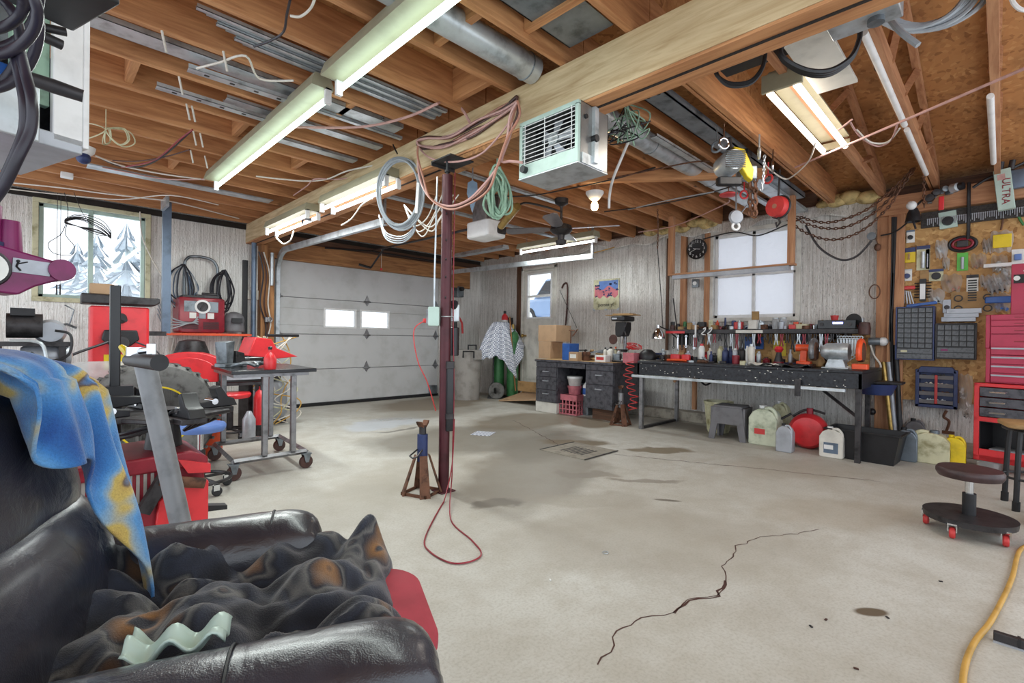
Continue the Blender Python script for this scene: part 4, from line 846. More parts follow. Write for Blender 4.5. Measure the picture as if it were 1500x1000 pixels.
# motor on stand near the left wall
p = flo(45, 3.4); z = 1.02; t = T('air_compressor', 'grey electric motor and pump on a stand left of the window sill', 'compressor', p, face(p))
B().cyl((-.12, 0, z+.08), (.06, 0, z+.08), .085, n=20).build('motor', 'dksteel', t); B().lathe([(0, 0), (.07, .0), (.09, .05), (.085, .1), (0, .1)], (.10, -.03, z+.04), 'y', 20).build('pump_head', 'silverp', t)
B().bb(-.1, -.08, z+.15, .02, .02, z+.2).build('switch_box', 'black', t); B().bb(-.2, -.12, z-.06, .2, .12, z-.03).bb(-.18, -.1, 0, -.14, .1, z-.06).bb(.14, -.1, 0, .18, .1, z-.06).build('stand', 'dksteel', t)
B().lathe([(0, -.14), (.06, -.13), (.08, -.1), (.08, .1), (.06, .13), (0, .14)], (.08, 0, z-.13), 'x', 22).build('tank', 'silverp', t)
B().tube(smooth_path([(.12, -.12, z+.05), (.2, -.13, z+.02), (.19, -.14, z-.12), (.08, -.15, z-.16), (0, -.15, z-.1)]), .009, 7).build('air_line', 'black', t); B().tube(smooth_path([(-.1, -.15, z-.02), (.05, -.16, z-.04), (.08, -.16, z-.2)]), .011, 7).build('air_line', 'galv', t)
# axe-like hook hanging at the sill
p = P(98, 460, 1, YW-.05); t = T('wall_hook_tool', 'grey wire tool hanging below the left window sill', 'tool', p); B().tube([(-.02, 0, .1), (.06, 0, .05), (.02, 0, -.12)], .007, 6).tube([(-.05, 0, -.12), (.0, 0, -.11), (.08, 0, -.15)], .014, 6).build('body', 'galv_dk', t)
p = P(85, 520, 1, YW-.2); t = T('long_handle_tool', 'thin black handled bar leaning on the wall left of the balancer', 'bar', p); B().tube(smooth_path([(0, 0, .25), (.03, 0, .2), (.02, 0, .02), (-.02, 0, -.12)]), .012, 7).tube([(-.25, 0, .08), (.02, 0, .08)], .006, 6).build('body', 'dksteel', t)
# ------------------------------------------------------------------ welder shelf on the wall
zs = P(300, 488, 1, YW-.35).z
s0, s1 = P(244, 488, 1, YW-.4).x, P(368, 488, 1, YW-.4).x
t = T('wall_shelf', 'orange painted plank shelf carrying the red welder', 'shelf', (s0, YW, zs)); W = s1-s0
B().bb(0, -.42, -.03, W, -.001, 0).build('plank', 'orange', t, bev=.003)
for x in (.1, W-.1): B().bb(x-.02, -.3, -.06, x+.02, -.001, -.03).bb(x-.02, -.03, -.35, x+.02, -.001, -.06).tube([(x, -.28, -.05), (x, -.02, -.32)], .01, 6).build('bracket', 'offwhite', t)
wx = P(296, 470, 1, YW-.36).x; ZS = zs
t = T('arc_welder', 'red stick welder with round dial on the orange wall shelf', 'welder', (wx, YW-.2, zs)); w, h = .245, .43
B().rbox((0, 0, h/2+.005), (2*w, .34, h), .03, 'y').build('case', 'redm', t)
f = B().bb(-.19, -.175, .26, .17, -.171, .39).build('front_panel', 'galv_dk', t); B().lathe([(0, 0), (.085, 0), (.085, .006), (0, .006)], (.0, -.183, .325), 'y', 26).build('dial_ring', 'white', f); B().lathe([(0, 0), (.06, 0), (.06, .006), (0, .006)], (0, -.187, .325), 'y', 26).build('dial', 'dksteel', f); B().box((0, -.195, .325), (.02, .015, .07), (0, .6, 0)).build('pointer', 'black', f)
for x, m in ((-.1, 'paper'), (0, 'galv_dk'), (.09, 'paper')): B().bb(x-.035, -.175, .18, x+.035, -.171, .25).build('label_plate', m, t)
for x in (-.12, .1):
    b = B(); [b.bb(x-.09, -.175, .05+.012*k, x+.08, -.171, .056+.012*k) for k in range(8)]; b.build('louvre', 'black', t)
B().bb(-.2, -.15, h+.005, -.02, .1, h+.03).build('top_tray', 'black', t)
tag(B().rbox((0, 0, .02), (.26, .06, .04), .01).cyl((-.06, 0, .05), (.1, 0, .05), .02, n=10).build('electrode_holder', 'dksteel', loc=(wx+.08, YW-.25, zs+h+.01)), 'dark electrode holder lying on top of the red welder', 'holder')
hx = P(344, 470, 1, YW-.3).x; t = T('welding_helmet', 'grey welding helmet beside the red welder', 'helmet', (hx, YW-.26, zs))
B().grid(lambda u, v: V((.12*sin(pi*(u-.5))*(1-.25*v*v), -.14*cos(pi*(u-.5))*(.9-.3*v*v), .02+.24*v)), 20, 10).ball((0, .0, .17), .12, (1, .95, .95), 18, 10).build('shell', 'gplast', t, solid=.006); B().bb(-.06, -.155, .14, .06, -.12, .20).build('visor', 'black', t)
# hand-truck loop frame above welder
lx0, lx1 = P(270, 400, 1, YW-.1).x, P(319, 400, 1, YW-.1).x; zt = P(290, 376, 1, YW-.1).z
t = T('pipe_loop', 'bent grey pipe loop rising behind the red welder', 'pipe frame', (lx0, YW-.1, zs)); h = zt-zs; W = lx1-lx0
B().tube(smooth_path([(0, 0, 0), (0, 0, h-.2), (.02, 0, h-.05), (.1, 0, h), (W-.1, 0, h-.01), (W-.02, 0, h-.08), (W, 0, h-.25), (W, 0, 0)], 6), .018, 10).build('tube', 'galv_dk', t)
def bundle(nm, lab, grp, x, zt, drop, w, n, mats, seed, y, r=.008):
    rn = random.Random(seed)
    for k in range(n):
        a, c = rn.uniform(-w, w), rn.uniform(-w, w); yy = y-rn.uniform(0, .10); dd = drop*rn.uniform(.75, 1.05)
        cable(nm, [(x+a*.25, yy, zt), (x-abs(a)-.04, yy, zt-.12), (x-abs(a)-.05, yy-.01, zt-dd*.7), (x+c*.5, yy-.01, zt-dd), (x+abs(c)+.04, yy, zt-dd*.65), (x+abs(c)*.8+.03, yy, zt-.15), (x-a*.25, yy, zt)], r, mats[k % len(mats)], lab, 'cable', grp, closed=True)
bundle('welding_cable', 'welding lead looped over the left side of the pipe loop', 'cables left of the welder', lx0-.03, zt-.14, .62, .12, 9, ['blackc', 'grayc', 'bluegray'], 11, YW-.12)
bundle('welding_cable', 'black lead looped over the right side of the pipe loop', 'cables right of the welder', lx1+.06, zt-.16, .55, .09, 8, ['blackc'], 12, YW-.12)
for k in range(4): cable('welding_cable', [(lx0-.3, YW-.3, zs+.4-.06*k), (lx0-.22, YW-.42, zs+.2-.05*k), (lx0, YW-.42, zs+.12), (wx-.05, YW-.40, zs+.2-.03*k)], .008, 'grayc', 'grey lead drooping across the front left of the red welder', 'cable', 'leads in front of the welder')
# steel channel standing from ceiling, black post, bluish pipe
p = P(243, 488, 1, YW-.55); b = B().bb(-.04, -.02, 0, -.02, .05, 2.57-p.z).bb(-.02, -.02, 0, .04, -.01, 2.57-p.z).bb(.03, -.01, 0, .04, .05, 2.57-p.z)
t = T('hanging_steel_rack', 'tall blue grey steel channel rack hanging between window and welder', 'rack', p); b.build('channel', 'bluegray', t); B().bb(-.30, -.03, -.03, .0, .03, .02).build('foot_bar', 'dksteel', t); B().bb(-.06, -.3, 2.46-p.z, -.03, .0, 2.57-p.z).build('top_bracket', 'galv', t)
p0 = P(359, 480, 1, YW-.05); tag(B().bb(-.03, 0, 0, .03, .045, 2.48-p0.z+.0).build('black_post', 'black', loc=(p0.x, YW-.046, p0.z-.4)), 'black steel upright on the wall right of the welder', 'post')
p0 = P(371, 480, 1, YW-.16); tag(B().cyl((0, 0, -.3), (0, 0, 2.35-p0.z), .032, n=14).build('conduit_pipe', 'bluegray', loc=p0), 'blue grey pipe standing beside the wooden post at the beam end', 'pipe')
p0 = P(371, 432, 1, YW-.02); tag(B().rbox((0, 0, 0), (.16, .04, .13), .01, 'y').build('switch_box', 'offwhite', loc=p0), 'cream switch box on the wall behind the blue grey pipe', 'switch')
p0 = P(392, 468, 1, YW-.18); tag(B().rbox((0, 0, 0), (.08, .05, .07), .015).torus((.02, -.03, 0), .03, .008, 'y').build('door_latch', 'steel', loc=p0), 'steel latch fitting on the wooden post left of the garage door', 'latch')
for k in range(3): cable('wire', [(2.2+.03*k, YW-.17, 2.2), (2.26+.04*k, YW-.17, 1.9), (2.22+.05*k, YW-.18, 1.5), (2.3+.03*k, YW-.17, 1.2), (2.27, YW-.17, .9)], .009, ['blackc', 'brown', 'whitec'][k], 'dark wire running down the wooden post left of the garage door', 'wire', 'wires down the left door post')
RW = -pi/2
def yx(px, X): return P(px, 500, 0, X).y
def at(px, X, z): return V((X, yx(px, X), z))
# ------------------------------------------------------------------ metal desk on blocks
dx, dy = 5.3, 4.84; W = 1.34; D = .78
t = T('metal_desk', 'old grey steel office desk with cluttered top beside the workbench', 'desk', (dx, dy, 0), RW)
b = B().bb(0, .02, .15, .40, D, .735).bb(.90, .02, .15, W, D, .735).bb(.40, D-.02, .3, .90, D, .735); b.build('carcass', 'deskg', t, bev=.003)
B().bb(-.01, -.02, .735, W+.01, D+.02, .765).build('desk_top', 'deskg', t, bev=.004); B().bb(.0, -.01, .765, W, D, .768).build('worn_top', 'tan', t)
def drawer(x0, x1, z0, z1, hz=None):
    f = B().bb(x0+.006, 0, z0+.004, x1-.006, .022, z1-.004).build('drawer', 'deskg', t, bev=.003)
    hz = hz or (z0+z1)/2; c = (x0+x1)/2
    B().tube([(c-.05, 0, hz), (c-.045, -.02, hz), (c+.045, -.02, hz), (c+.05, 0, hz)], .008, 6).build('handle', 'silverp', f)
for z0, z1 in ((.15, .335), (.335, .52), (.52, .655)): drawer(0, .40, z0, z1, z1-.06)
B().bb(.41, .0, .665, .89, .02, .73).build('pencil_drawer', 'deskg', t, bev=.003)
B().bb(.006, 0, .66, .394, .02, .732).build('writing_slide', 'deskg', t, bev=.003); B().bb(.906, 0, .66, W-.006, .02, .732).build('writing_slide', 'deskg', t, bev=.003)
for z0, z1 in ((.15, .47), (.47, .655)): drawer(.90, W, z0, z1, z1-.06)
tag(B().bb(-.0, 0, 0, .40, .25, .148).cyl((.2, -.002, .05), (.2, 0, .05), .015, n=10).build('support_block', 'offwhite', loc=(dx+.03, dy+.02, 0), rz=RW, bev=.006), 'pale wooden block under the left pedestal of the metal desk', 'block')
tag(B().bb(.95, 0, 0, 1.3, .25, .148).build('support_block', 'dkwx', loc=(dx+.1, dy, 0), rz=RW, bev=.006), 'dark block in shade under the right pedestal of the metal desk', 'block')
tag(B().bb(-.0, D-.25, 0, .40, D-.02, .148).build('support_block', 'dkwx', loc=(dx, dy, 0), rz=RW), 'rear block hidden in the shade below the left desk pedestal', 'block')
# in the knee space
p = V((5.55, yx(843, 5.55), 0)); t = T('milk_crate', 'pink red plastic milk crate in the knee space of the desk', 'crate', p, RW)
b = B(); w = .155
for s_ in (-1, 1):
    for k in range(6):
        a = -w+.062*k
        b.bb(a-.008, s_*w-.006, 0, a+.008, s_*w+.006, .28).bb(s_*w-.006, a-.008, 0, s_*w+.006, a+.008, .28)
    for k in range(5): z = .004+.066*k; b.bb(-w, s_*w-.007, z, w, s_*w+.007, z+.014).bb(s_*w-.007, -w, z, s_*w+.007, w, z+.014)
b.bb(-w, -w-.008, .2, w, -w+.008, .28).bb(-w, -w, 0, w, w, .01).bb(-w-.008, -w, .2, -w+.008, w, .28).bb(w-.008, -w, .2, w+.008, w, .28); b.build('basket', 'pink', t)
B().bb(-w+.01, -w+.01, .26, w-.01, w-.01, .275).build('lid_board', 'pink', t)
def bucket(nm, lab, p, r0, r1, h, m, cat='bucket', lid=None, open_=True, ribs=0):
    t = T(nm, lab, cat, p); pr = [(0, 0), (r0, 0), (r0+.003, .01), (r1, h), (r1+.008, h), (r1+.008, h-.02), (r1, h-.022)]
    B().lathe([(0, .0), (r0, 0), (r1, h-.03), (r1+.009, h-.03), (r1+.009, h), (r1-.004, h), (r0-.006, .02), (0, .015)] if open_ else [(0, 0), (r0, 0), (r1, h), (0, h)], n=28).build('body', m, t)
    if lid: B().lathe([(0, h), (r1+.012, h-.015), (r1+.012, h+.012), (0, h+.016)], n=28).build('lid', lid, t)
    return t
bucket('pail', 'small red and white pail on top of the pink milk crate', p+V((0, .0, .281)), .085, .095, .12, 'pink'); bucket('pail', 'white lidded tub stacked on the small pail over the milk crate', p+V((0, 0, .402)), .085, .10, .12, 'bucket', lid='white')
bucket('pail', 'grey pail behind the crate in the desk knee space', V((5.95, yx(868, 5.95)+.05, .0)), .12, .14, .42, 'galv', lid=None)
p = V((5.6, yx(861, 5.6), 0)); t = T('paint_bottle', 'blue labelled white bottle on the grey stand under the desk', 'bottle', p+V((0, .0, .27))); B().lathe([(0, 0), (.06, 0), (.06, .14), (.03, .18), (.02, .2), (0, .2)]).build('body', 'white', t); B().lathe([(.061, .02), (.062, .02), (.062, .11), (.061, .11)]).build('label_band', 'blue', t)
tag(B().rbox((0, 0, .134), (.13, .13, .268), .02).build('small_stand', 'galv_dk', loc=p), 'grey metal stand under the blue labelled bottle in the desk knee space', 'stand')
# wooden ramp box beside desk at door
p = at(745, 5.9, 0); t = T('plywood_ramp', 'stained plywood ramp step below the side door left of the desk', 'ramp', (5.75, 5.0, 0), RW)
B().prism([(-1.0, .0), (-.75, .32), (-.02, .32), (-.02, .3), (-.74, .30), (-.98, 0)], .35, .37).build('side_board', 'tan', t)
B().add([(-1.0, -.1, .02), (-.02, -.1, .13), (-.02, .5, .18), (-.9, .5, .16), (-1.0, -.1, .0), (-.02, -.1, .11), (-.02, .5, .16), (-.9, .5, .14)], [(0, 1, 2, 3), (4, 5, 6, 7), (0, 1, 5, 4), (1, 2, 6, 5), (2, 3, 7, 6), (3, 0, 4, 7)]).build('tread_board', 'cardb', t)
B().bb(-.95, .3, .16, -.02, .33, .33).build('riser', 'tan', t)
# items on the desk
ZD = .769
def carton(lab, p, w, d, h, rz=RW, m='cardb', nm='cardboard_box', flap=False, lbl=None):
    t = T(nm, lab, 'box', p, rz); B().bb(-w/2, -d/2, 0, w/2, d/2, h).build('carton', m, t, bev=.003)
    B().bb(-w/2-.0005, -.03, h, w/2+.0005, .03, h+.001).build('tape', 'tan' if m != 'white' else 'white', t)
    if lbl: B().bb(-w*.35, -d/2-.001, h*.3, w*.35, -d/2, h*.75).build('label_plate', lbl, t)
    return t
p = at(807, 5.75, ZD); carton('lower plain cardboard box of two stacked at the door end of the desk', p, .24, .3, .255); carton('upper wide cardboard box stacked on the other at the door end of the desk', p+V((.05, -.03, .258)), .36, .36, .25)
p = at(836, 5.5, ZD); carton('upright blue box file with a rusty clamp on the desk', p, .13, .22, .235, m='blue', nm='blue_box'); carton('small white and tan box in front of the blue one on the desk', at(843, 5.37, ZD), .15, .1, .12, m='cardb', lbl='paper', nm='small_box')
tag(B().tube([(0, 0, 0), (0, 0, .2)], .008, 6).tube([(-.03, 0, .19), (.07, 0, .18)], .01, 6).tube([(.03, 0, .1), (.12, 0, .2)], .01, 6).build('bar_clamp', 'rust', loc=p+V((0, .0, .237)), rz=RW), 'rusty bar clamp standing on the blue box', 'clamp')
rnd = random.Random(21)
for k in range(9):
    q = at(rnd.uniform(850, 885), 5.85+rnd.uniform(-.2, .15), ZD+.012+.02*(k//3)); L = rnd.uniform(.15, .3); a = rnd.uniform(-.5, .5)
    tag(B().box((0, 0, .02+.03*(k//3)), (L, .05, .02), (0, a*.5, 0)).cyl((-L/2, 0, .03+.03*(k//3)), (-L/2+.04, 0, .06), .012, n=8).build('hand_tool', ['dksteel', 'tan', 'galv_dk'][k % 3], loc=q, rz=rnd.uniform(0, 3)), 'metal hand tool in the heap at the middle of the desk', 'tool', 'tools heaped on the metal desk')
carton('red and white printed box near the front of the desk', at(883, 5.42, ZD), .17, .12, .085, m='white', lbl='redc', nm='small_box')
def bottle(lab, p, r, h, m, cap='black', nm='bottle', neck=.35, cat='bottle', band=None, sh=.72):
    t = T(nm, lab, cat, p); B().lathe([(0, 0), (r*.92, 0), (r, .006), (r, h*sh), (r*.85, h*(sh+.07)), (r*neck, h*(sh+.15)), (r*neck, h*.9), (0, h*.9)], n=18).build('body', m, t)
    B().lathe([(0, h*.88), (r*(neck+.1), h*.88), (r*(neck+.06), h), (0, h)], n=14).build('cap', cap, t)
    if band: B().lathe([(r*.99, h*.12), (r*1.015, h*.12), (r*1.015, h*(sh-.12)), (r*.99, h*(sh-.12))], n=18).build('label_band', band, t)
    return t
bottle('white bottle with black cap left of the drill press', at(887, 5.6, ZD), .028, .19, 'offwhite'); bottle('larger white jug with black cap beside the drill press column', at(895, 5.58, ZD), .05, .2, 'offwhite', neck=.3)
bottle('yellowish bottle behind the drill press table', at(902, 5.75, ZD), .03, .2, 'cream', 'orange'); bottle('slim bottle with red label right of the drill press column', at(907, 5.7, ZD), .03, .17, 'white', 'orange', band='redb')
# drill press
p = at(912, 5.62, ZD); t = T('drill_press', 'old black bench drill press with round table on the desk', 'drill press', p, RW)
B().rbox((0, 0, .02), (.26, .32, .035), .04).build('base', 'dksteel', t); B().cyl((0, .08, .03), (0, .08, .62), .028, n=16).build('column', 'steel', t)
B().lathe([(0, .215), (.13, .22), (.13, .235), (0, .24)], (0, -.03, 0)).bb(-.03, -.02, .19, .03, .12, .22).build('work_table', 'dksteel', t)
B().prism([(-.09, .50), (-.10, .62), (-.09, .74), (.1, .74), (.10, .6), (.06, .48), (-.05, .46)], -.1, .12).build('head', 'black', t, bev=.015)
B().cyl((0, -.03, .34), (0, -.03, .48), .016, .03, 12).build('chuck', 'chrome', t); B().rbox((0, .0, .80), (.27, .38, .09), .04).build('belt_cover', 'black', t); B().rbox((-.05, -.19, .80), (.1, .006, .03), .004, 'y').build('badge', 'silverp', t)
t.scale = (.76, .76, .72)
B().tube([(.06, -.05, .6), (.16, -.14, .72)], .008, 6).tube([(.06, -.05, .6), (.14, -.12, .5)], .008, 6).build('feed_handle', 'steel', t)
tag(B().box((0, 0, .012), (.42, .2, .012)).box((.02, 0, .026), (.26, .16, .012)).build('board_pieces', 'tan', loc=p+V((0, 0, .612)), rz=RW), 'flat wooden boards lying on the drill press cover', 'board')
tag(B().lathe([(0, 0), (.07, .0), (.07, .005), (0, .005)], ax='y', n=24).build('sanding_disc', 'brown', loc=at(898, 5.9, ZD+.30), rz=RW), 'round brown disc leaning behind the drill press', 'disc')
carton('pink red carton to the right of the drill press', at(925, 5.5, ZD), .16, .14, .13, m='pink', nm='small_box')
for k, (h, r) in enumerate(((.0, .0), (.03, .02), (.06, -.02))):
    q = at(928, 5.55, ZD+.15+h); r_ = random.Random(k); cable('wire_bundle', [q+V((r_.uniform(-.05, .05), r_.uniform(-.1, .1), r_.uniform(0, .06))) for _ in range(9)], .006, 'redc', 'tangled red wire heaped on the right end of the desk', 'wire', 'red wires on the desk')
# coiled red air hose hanging between desk and bench
q0, pts = V((5.2, yx(934, 5.2)+.08, .80)), []
for k in range(100):
    a = 2*pi*k/12; z = .80-.6*k/100; R = .05+.01*sin(k*.3); pts.append(q0+V((R*cos(a), R*sin(a)+.04*sin(k*.06), z-.80)))
cable('coiled_air_hose', pts, .0055, 'redc', 'red spiral air hose hanging between the desk and the workbench', 'hose', k=2)
# ------------------------------------------------------------------ workbench
bx = 5.17; ya = yx(934, bx); yb = yx(1264, bx); L = ya-yb; ZT = P(1100, 536, 0, bx).z; BD = XW-.16-bx
t = T('workbench', 'long black steel topped workbench along the foil wall', 'workbench', (bx, ya, 0), RW)
B().bb(0, 0, ZT-.025, L, BD, ZT).build('bench_top', 'bencht', t, bev=.004)
B().bb(0, .0, ZT-.16, L, .03, ZT-.026).bb(0, 0, ZT-.16, .03, BD, ZT-.026).bb(L-.03, 0, ZT-.16, L, BD, ZT-.026).build('apron', 'bencht', t, bev=.003)
tt = B(); rnd = random.Random(5)
for k in range(60): x = rnd.uniform(.05, L-.1); tt.box((x, -.001, ZT-rnd.uniform(.01, .15)), (rnd.uniform(.003, .016), .002, rnd.uniform(.003, .01)), (0, rnd.uniform(-.5, .5), 0))
tt.build('paint_fleck', 'offwhite', t)['kind'] = 'stuff'
B().bb(-.06, -.03, ZT-.195, L-.12, -.001, ZT-.165).build('edge_rail', 'galv', t, bev=.003)
for x, y, nm in ((.04, .04, ''), (L-.03, .03, ''), (.06, BD-.1, ''), (L-.1, BD-.1, '')): B().bb(x-.022, y-.022, 0, x+.022, y+.022, ZT-.16).build('leg', 'dksteel' if x > 1 else 'steel', t, bev=.003)
B().bb(.02, .04, .0, .06, BD-.1, .03).build('foot_rail', 'dksteel', t); B().bb(L-.52, -.035, ZT-.26, L-.47, -.031, ZT-.1).build('hanger_strap', 'dksteel', t)
B().tube([(L-.45, .4, ZT-.17), (L-.03, .05, ZT-.42)], .014, 6).build('brace', 'dksteel', t)
tag(B().bb(0, 0, 0, .05, .05, .62).tube([(.02, .02, .58), (-.55, .02, .4)], .02, 4).build('wall_bracket', 'pinkz', loc=at(1020, 6.2, .16)), 'brown timber leg with diagonal brace beneath the workbench', 'bracket')
cable('cable', [at(1022, 6.2, .6), at(1035, 6.15, .5), at(1050, 6.15, .62), at(1058, 6.15, .75)], .012, 'blackc', 'black cable sagging below the workbench in front of the foil', 'cable')
# OSB panel and shelf behind the bench
zs_ = P(1180, 482, 0, 6.12).z; y0, y1 = yx(982, 6.12), yx(1266, 6.12)
struct('wall_panel_bench', B().bb(XW-.03, yx(1275, XW), .75, XW-.001, yx(1094, XW), zs_-.04), 'osb_wall')
t = T('tool_shelf', 'long dark metal shelf above the workbench crowded with small things', 'shelf', (6.0, y0, zs_), RW); SL = y0-y1
B().bb(0, 0, -.05, SL, .32, 0).build('board', 'dksteel', t, bev=.004); B().bb(0, -.008, -.05, .26, 0, -.02).build('magnetic_strip', 'redb', t); B().bb(.9, -.01, -.045, 1.2, 0, -.01).build('outlet_strip', 'offwhite', t)
for x in (.15, SL*.5, SL-.15): B().bb(x-.01, .05, -.2, x+.01, .32, -.05).build('bracket', 'dksteel', t)
# shelf goods
ZS2 = zs_+.001
def small(k, px, w, h, m, lab, kind='box', cat='box', X=6.12, z=None, nm=None, grp=None):
    q = at(px, X, ZS2 if z is None else z)
    if kind == 'box': o = B().rbox((0, 0, h/2), (w, w*.8, h), min(w, h)*.15).build(nm or 'small_box', m, loc=q, rz=RW+random.Random(k).uniform(-.3, .3))
    elif kind == 'jar': o = B().lathe([(0, 0), (w/2, 0), (w/2, h*.8), (w*.4, h*.85), (w*.42, h), (0, h)], n=14).build(nm or 'jar', m, loc=q)
    elif kind == 'ball': o = B().ball((0, 0, h/2), h/2, (w/h, w/h, 1)).build(nm or 'ball', m, loc=q)
    return tag(o, lab, cat, grp)
G = [(985, .07, .06, 'brown', 'jar', 'squat brown jar at the far left of the tool shelf', 'jar'), (993, .05, .08, 'dksteel', 'jar', 'dark jar second from the left on the tool shelf', 'jar'), (1003, .05, .11, 'green', 'jar', 'green bottle near the left end of the tool shelf', 'bottle'),
     (1010, .06, .09, 'tan', 'box', 'tan tin near the left end of the tool shelf', 'tin'), (1017, .11, .06, 'cardb', 'box', 'brown carton below the clock on the tool shelf', 'box'), (1028, .10, .10, 'black', 'box', 'black block below the clock on the tool shelf', 'box'), (1041, .05, .12, 'cream', 'box', 'upright cream card box on the tool shelf', 'box'),
     (1050, .08, .05, 'rust', 'box', 'low rusty tin left of the window on the shelf', 'tin'), (1062, .025, .15, 'navy', 'jar', 'slim navy bottle standing under the window left side', 'bottle'), (1071, .06, .04, 'galv', 'jar', 'shallow silver tin beneath the window', 'tin'), (1082, .10, .09, 'redc', 'box', 'crumpled red pouch on the shelf under the window', 'pouch'),
     (1095, .09, .05, 'galv_dk', 'box', 'grey socket tray under the window middle', 'tray'), (1103, .10, .11, 'offwhite', 'box', 'white carton with a second box on top, below the window', 'box'), (1115, .09, .09, 'galv', 'jar', 'silver tin below the right half of the window', 'tin'), (1126, .06, .04, 'dksteel', 'box', 'small dark block between the silver tin and the jars', 'box'),
     (1160, .07, .05, 'redc', 'box', 'red packet left of the cream box on the shelf', 'packet'), (1175, .13, .055, 'cream', 'box', 'low cream box right of the jars on the shelf', 'box'), (1192, .045, .05, 'chrome', 'jar', 'shiny ring shaped tin left of the stereo', 'tin'), (1199, .04, .045, 'black', 'jar', 'black cap tin touching the stereo left side', 'tin')]
for k, (px, w, h, m, kd, lab, cat) in enumerate(G): small(k, px, w, h, m, lab, kd, cat, nm={'jar': 'jar', 'bottle': 'bottle', 'tin': 'tin', 'pouch': 'pouch', 'tray': 'tray', 'packet': 'packet'}.get(cat, 'small_box'), X=6.07+.05*(k % 3))
tag(B().rbox((0, 0, .05), (.08, .06, .1), .01).build('small_box', 'cardd', loc=at(1106, 6.12, ZS2+.113), rz=RW+.3), 'brown box perched on the white carton under the window', 'box')
for px in (1136, 1147):
    t = T('glass_jar', 'clear hinged glass jar on the shelf, '+('left of the pair' if px < 1140 else 'right of the pair'), 'jar', at(px, 6.12, ZS2)); B().lathe([(0, 0), (.035, 0), (.038, .1), (.033, .115), (.033, .12), (0, .12)], n=16).build('body', 'bag', t); B().lathe([(0, .12), (.036, .12), (.034, .135), (0, .137)], n=16).build('lid', 'galv', t)
t = T('car_stereo', 'black car stereo with a blue lit display on the tool shelf', 'stereo', at(1226, 6.05, ZS2), RW); B().bb(-.17, -.05, 0, .17, .12, .09).build('case', 'blackg', t, bev=.004); B().bb(-.03, -.052, .05, .06, -.05, .07).build('display', 'led', t)
for x in (-.13, .12): B().cyl((x, -.06, .045), (x, -.05, .045), .018, n=14).build('knob', 'dksteel', t)
tag(B().lathe([(0, 0), (.08, .0), (.05, .06), (.03, .08), (0, .08)], ax='y', n=20).build('speaker', 'black', loc=at(1250, 6.1, ZS2+.08), rz=RW-.3), 'round black speaker leaning right of the stereo', 'speaker')
tag(B().lathe([(0, -.07), (.05, -.06), (.055, 0), (.045, .06), (0, .07)], ax='z', n=16).build('mallet', 'brown', loc=at(1266, 6.0, ZS2+.0)), 'dark brown mallet head hanging at the right end of the shelf', 'mallet')
tag(B().lathe([(0, 0), (.03, .0), (.04, .05), (0, .055)], n=12).build('tin', 'redc', loc=at(1222, 6.08, ZS2+.092)), 'small dark red cap on top of the stereo', 'cap')
# ------------------------------------------------------------------ on the bench
Z = ZT+.001
t = T('welding_mask', 'black shell face mask lying at the left end of the workbench', 'mask', at(949, 5.6, Z), RW); B().lathe([(.11, 0), (.115, .03), (.10, .09), (.05, .13), (0, .135)], n=20, sx=1, sy=.8).build('shell', 'black', t)
for k, (px, X, L_) in enumerate(((962, 5.7, .2), (972, 5.6, .25), (978, 5.8, .22), (1005, 5.8, .2), (1015, 5.6, .18))):
    r = random.Random(k); tag(B().tube(smooth_path([(-L_/2, 0, .03), (0, .02, .05), (L_/2, -.02, .02)], 4), .02, 8).cyl((-L_/2, 0, .02), (-L_/2, 0, .06), .03, n=12).build('power_tool', ['dksteel', 'black', 'cardd', 'dksteel', 'black'][k], loc=at(px, X, Z), rz=r.uniform(0, 3)), ['dark grinder behind the face mask', 'black strapped tool right of the face mask', 'tan leather tool left of the orange caulk tool', 'dark tool between the orange tool and the white can', 'black tool just left of the tall white can'][k], 'tool')
t = T('orange_tool', 'orange and red ratchet strap on the left half of the workbench', 'strap', at(997, 5.5, Z), RW)
B().rbox((-.06, 0, .05), (.12, .06, .07), .02).build('left_grip', 'redb', t); B().rbox((.07, 0, .05), (.1, .06, .07), .02).build('right_grip', 'redb', t); B().tube([(-.14, -.05, .015), (0, -.06, .02), (.1, -.05, .015)], .014, 8).build('strap_band', 'orange', t)
bs = [(1028, 5.6, .034, .215, 'white', 'redb', 'tall white spray can with red cap near the bench middle'), (1037, 5.75, .06, .1, 'redb', 'black', 'squat red tin behind the white spray can'), (1042, 5.6, .02, .13, 'navy', 'navy', 'slim blue marker bottle right of the red tin'), (1048, 5.75, .05, .08, 'black', 'black', 'short black tin left of the beige can'),
      (1056, 5.7, .037, .19, 'cream', 'cream', 'beige spray can left of the two navy bottles'), (1063, 5.65, .036, .20, 'navy', 'black', 'left of the two navy oil bottles'), (1070, 5.7, .028, .19, 'navy', 'black', 'right of the two navy oil bottles'), (1077, 5.6, .028, .17, 'silverp', 'white', 'silver spray can right of the navy bottles'),
      (1086, 5.75, .045, .18, 'black', 'black', 'dark round bottle behind the silver can'), (1095, 5.55, .018, .2, 'white', 'white', 'thin white tube bottle left of the tall beige can'), (1101, 5.5, .035, .22, 'offwhite', 'galv', 'tall worn beige can below the blue hanging pouch'), (1112, 5.75, .025, .14, 'galv', 'galv', 'small silver bottle right of the tall beige can'),
      (1123, 5.7, .035, .08, 'redm', 'brown', 'low dark red tin left of the red funnel'), (1158, 5.7, .02, .17, 'silverp', 'silverp', 'leaning silver spray nozzle left of the orange drill')]
for px, X, r, h, m, cp_, lab in bs: bottle(lab, at(px, X, Z), r, h, m, cp_, nm='spray_can' if 'can' in lab else 'bottle', cat='can' if ('can' in lab or 'tin' in lab) else 'bottle', sh=.76 if 'can' in lab else .62, neck=.5)
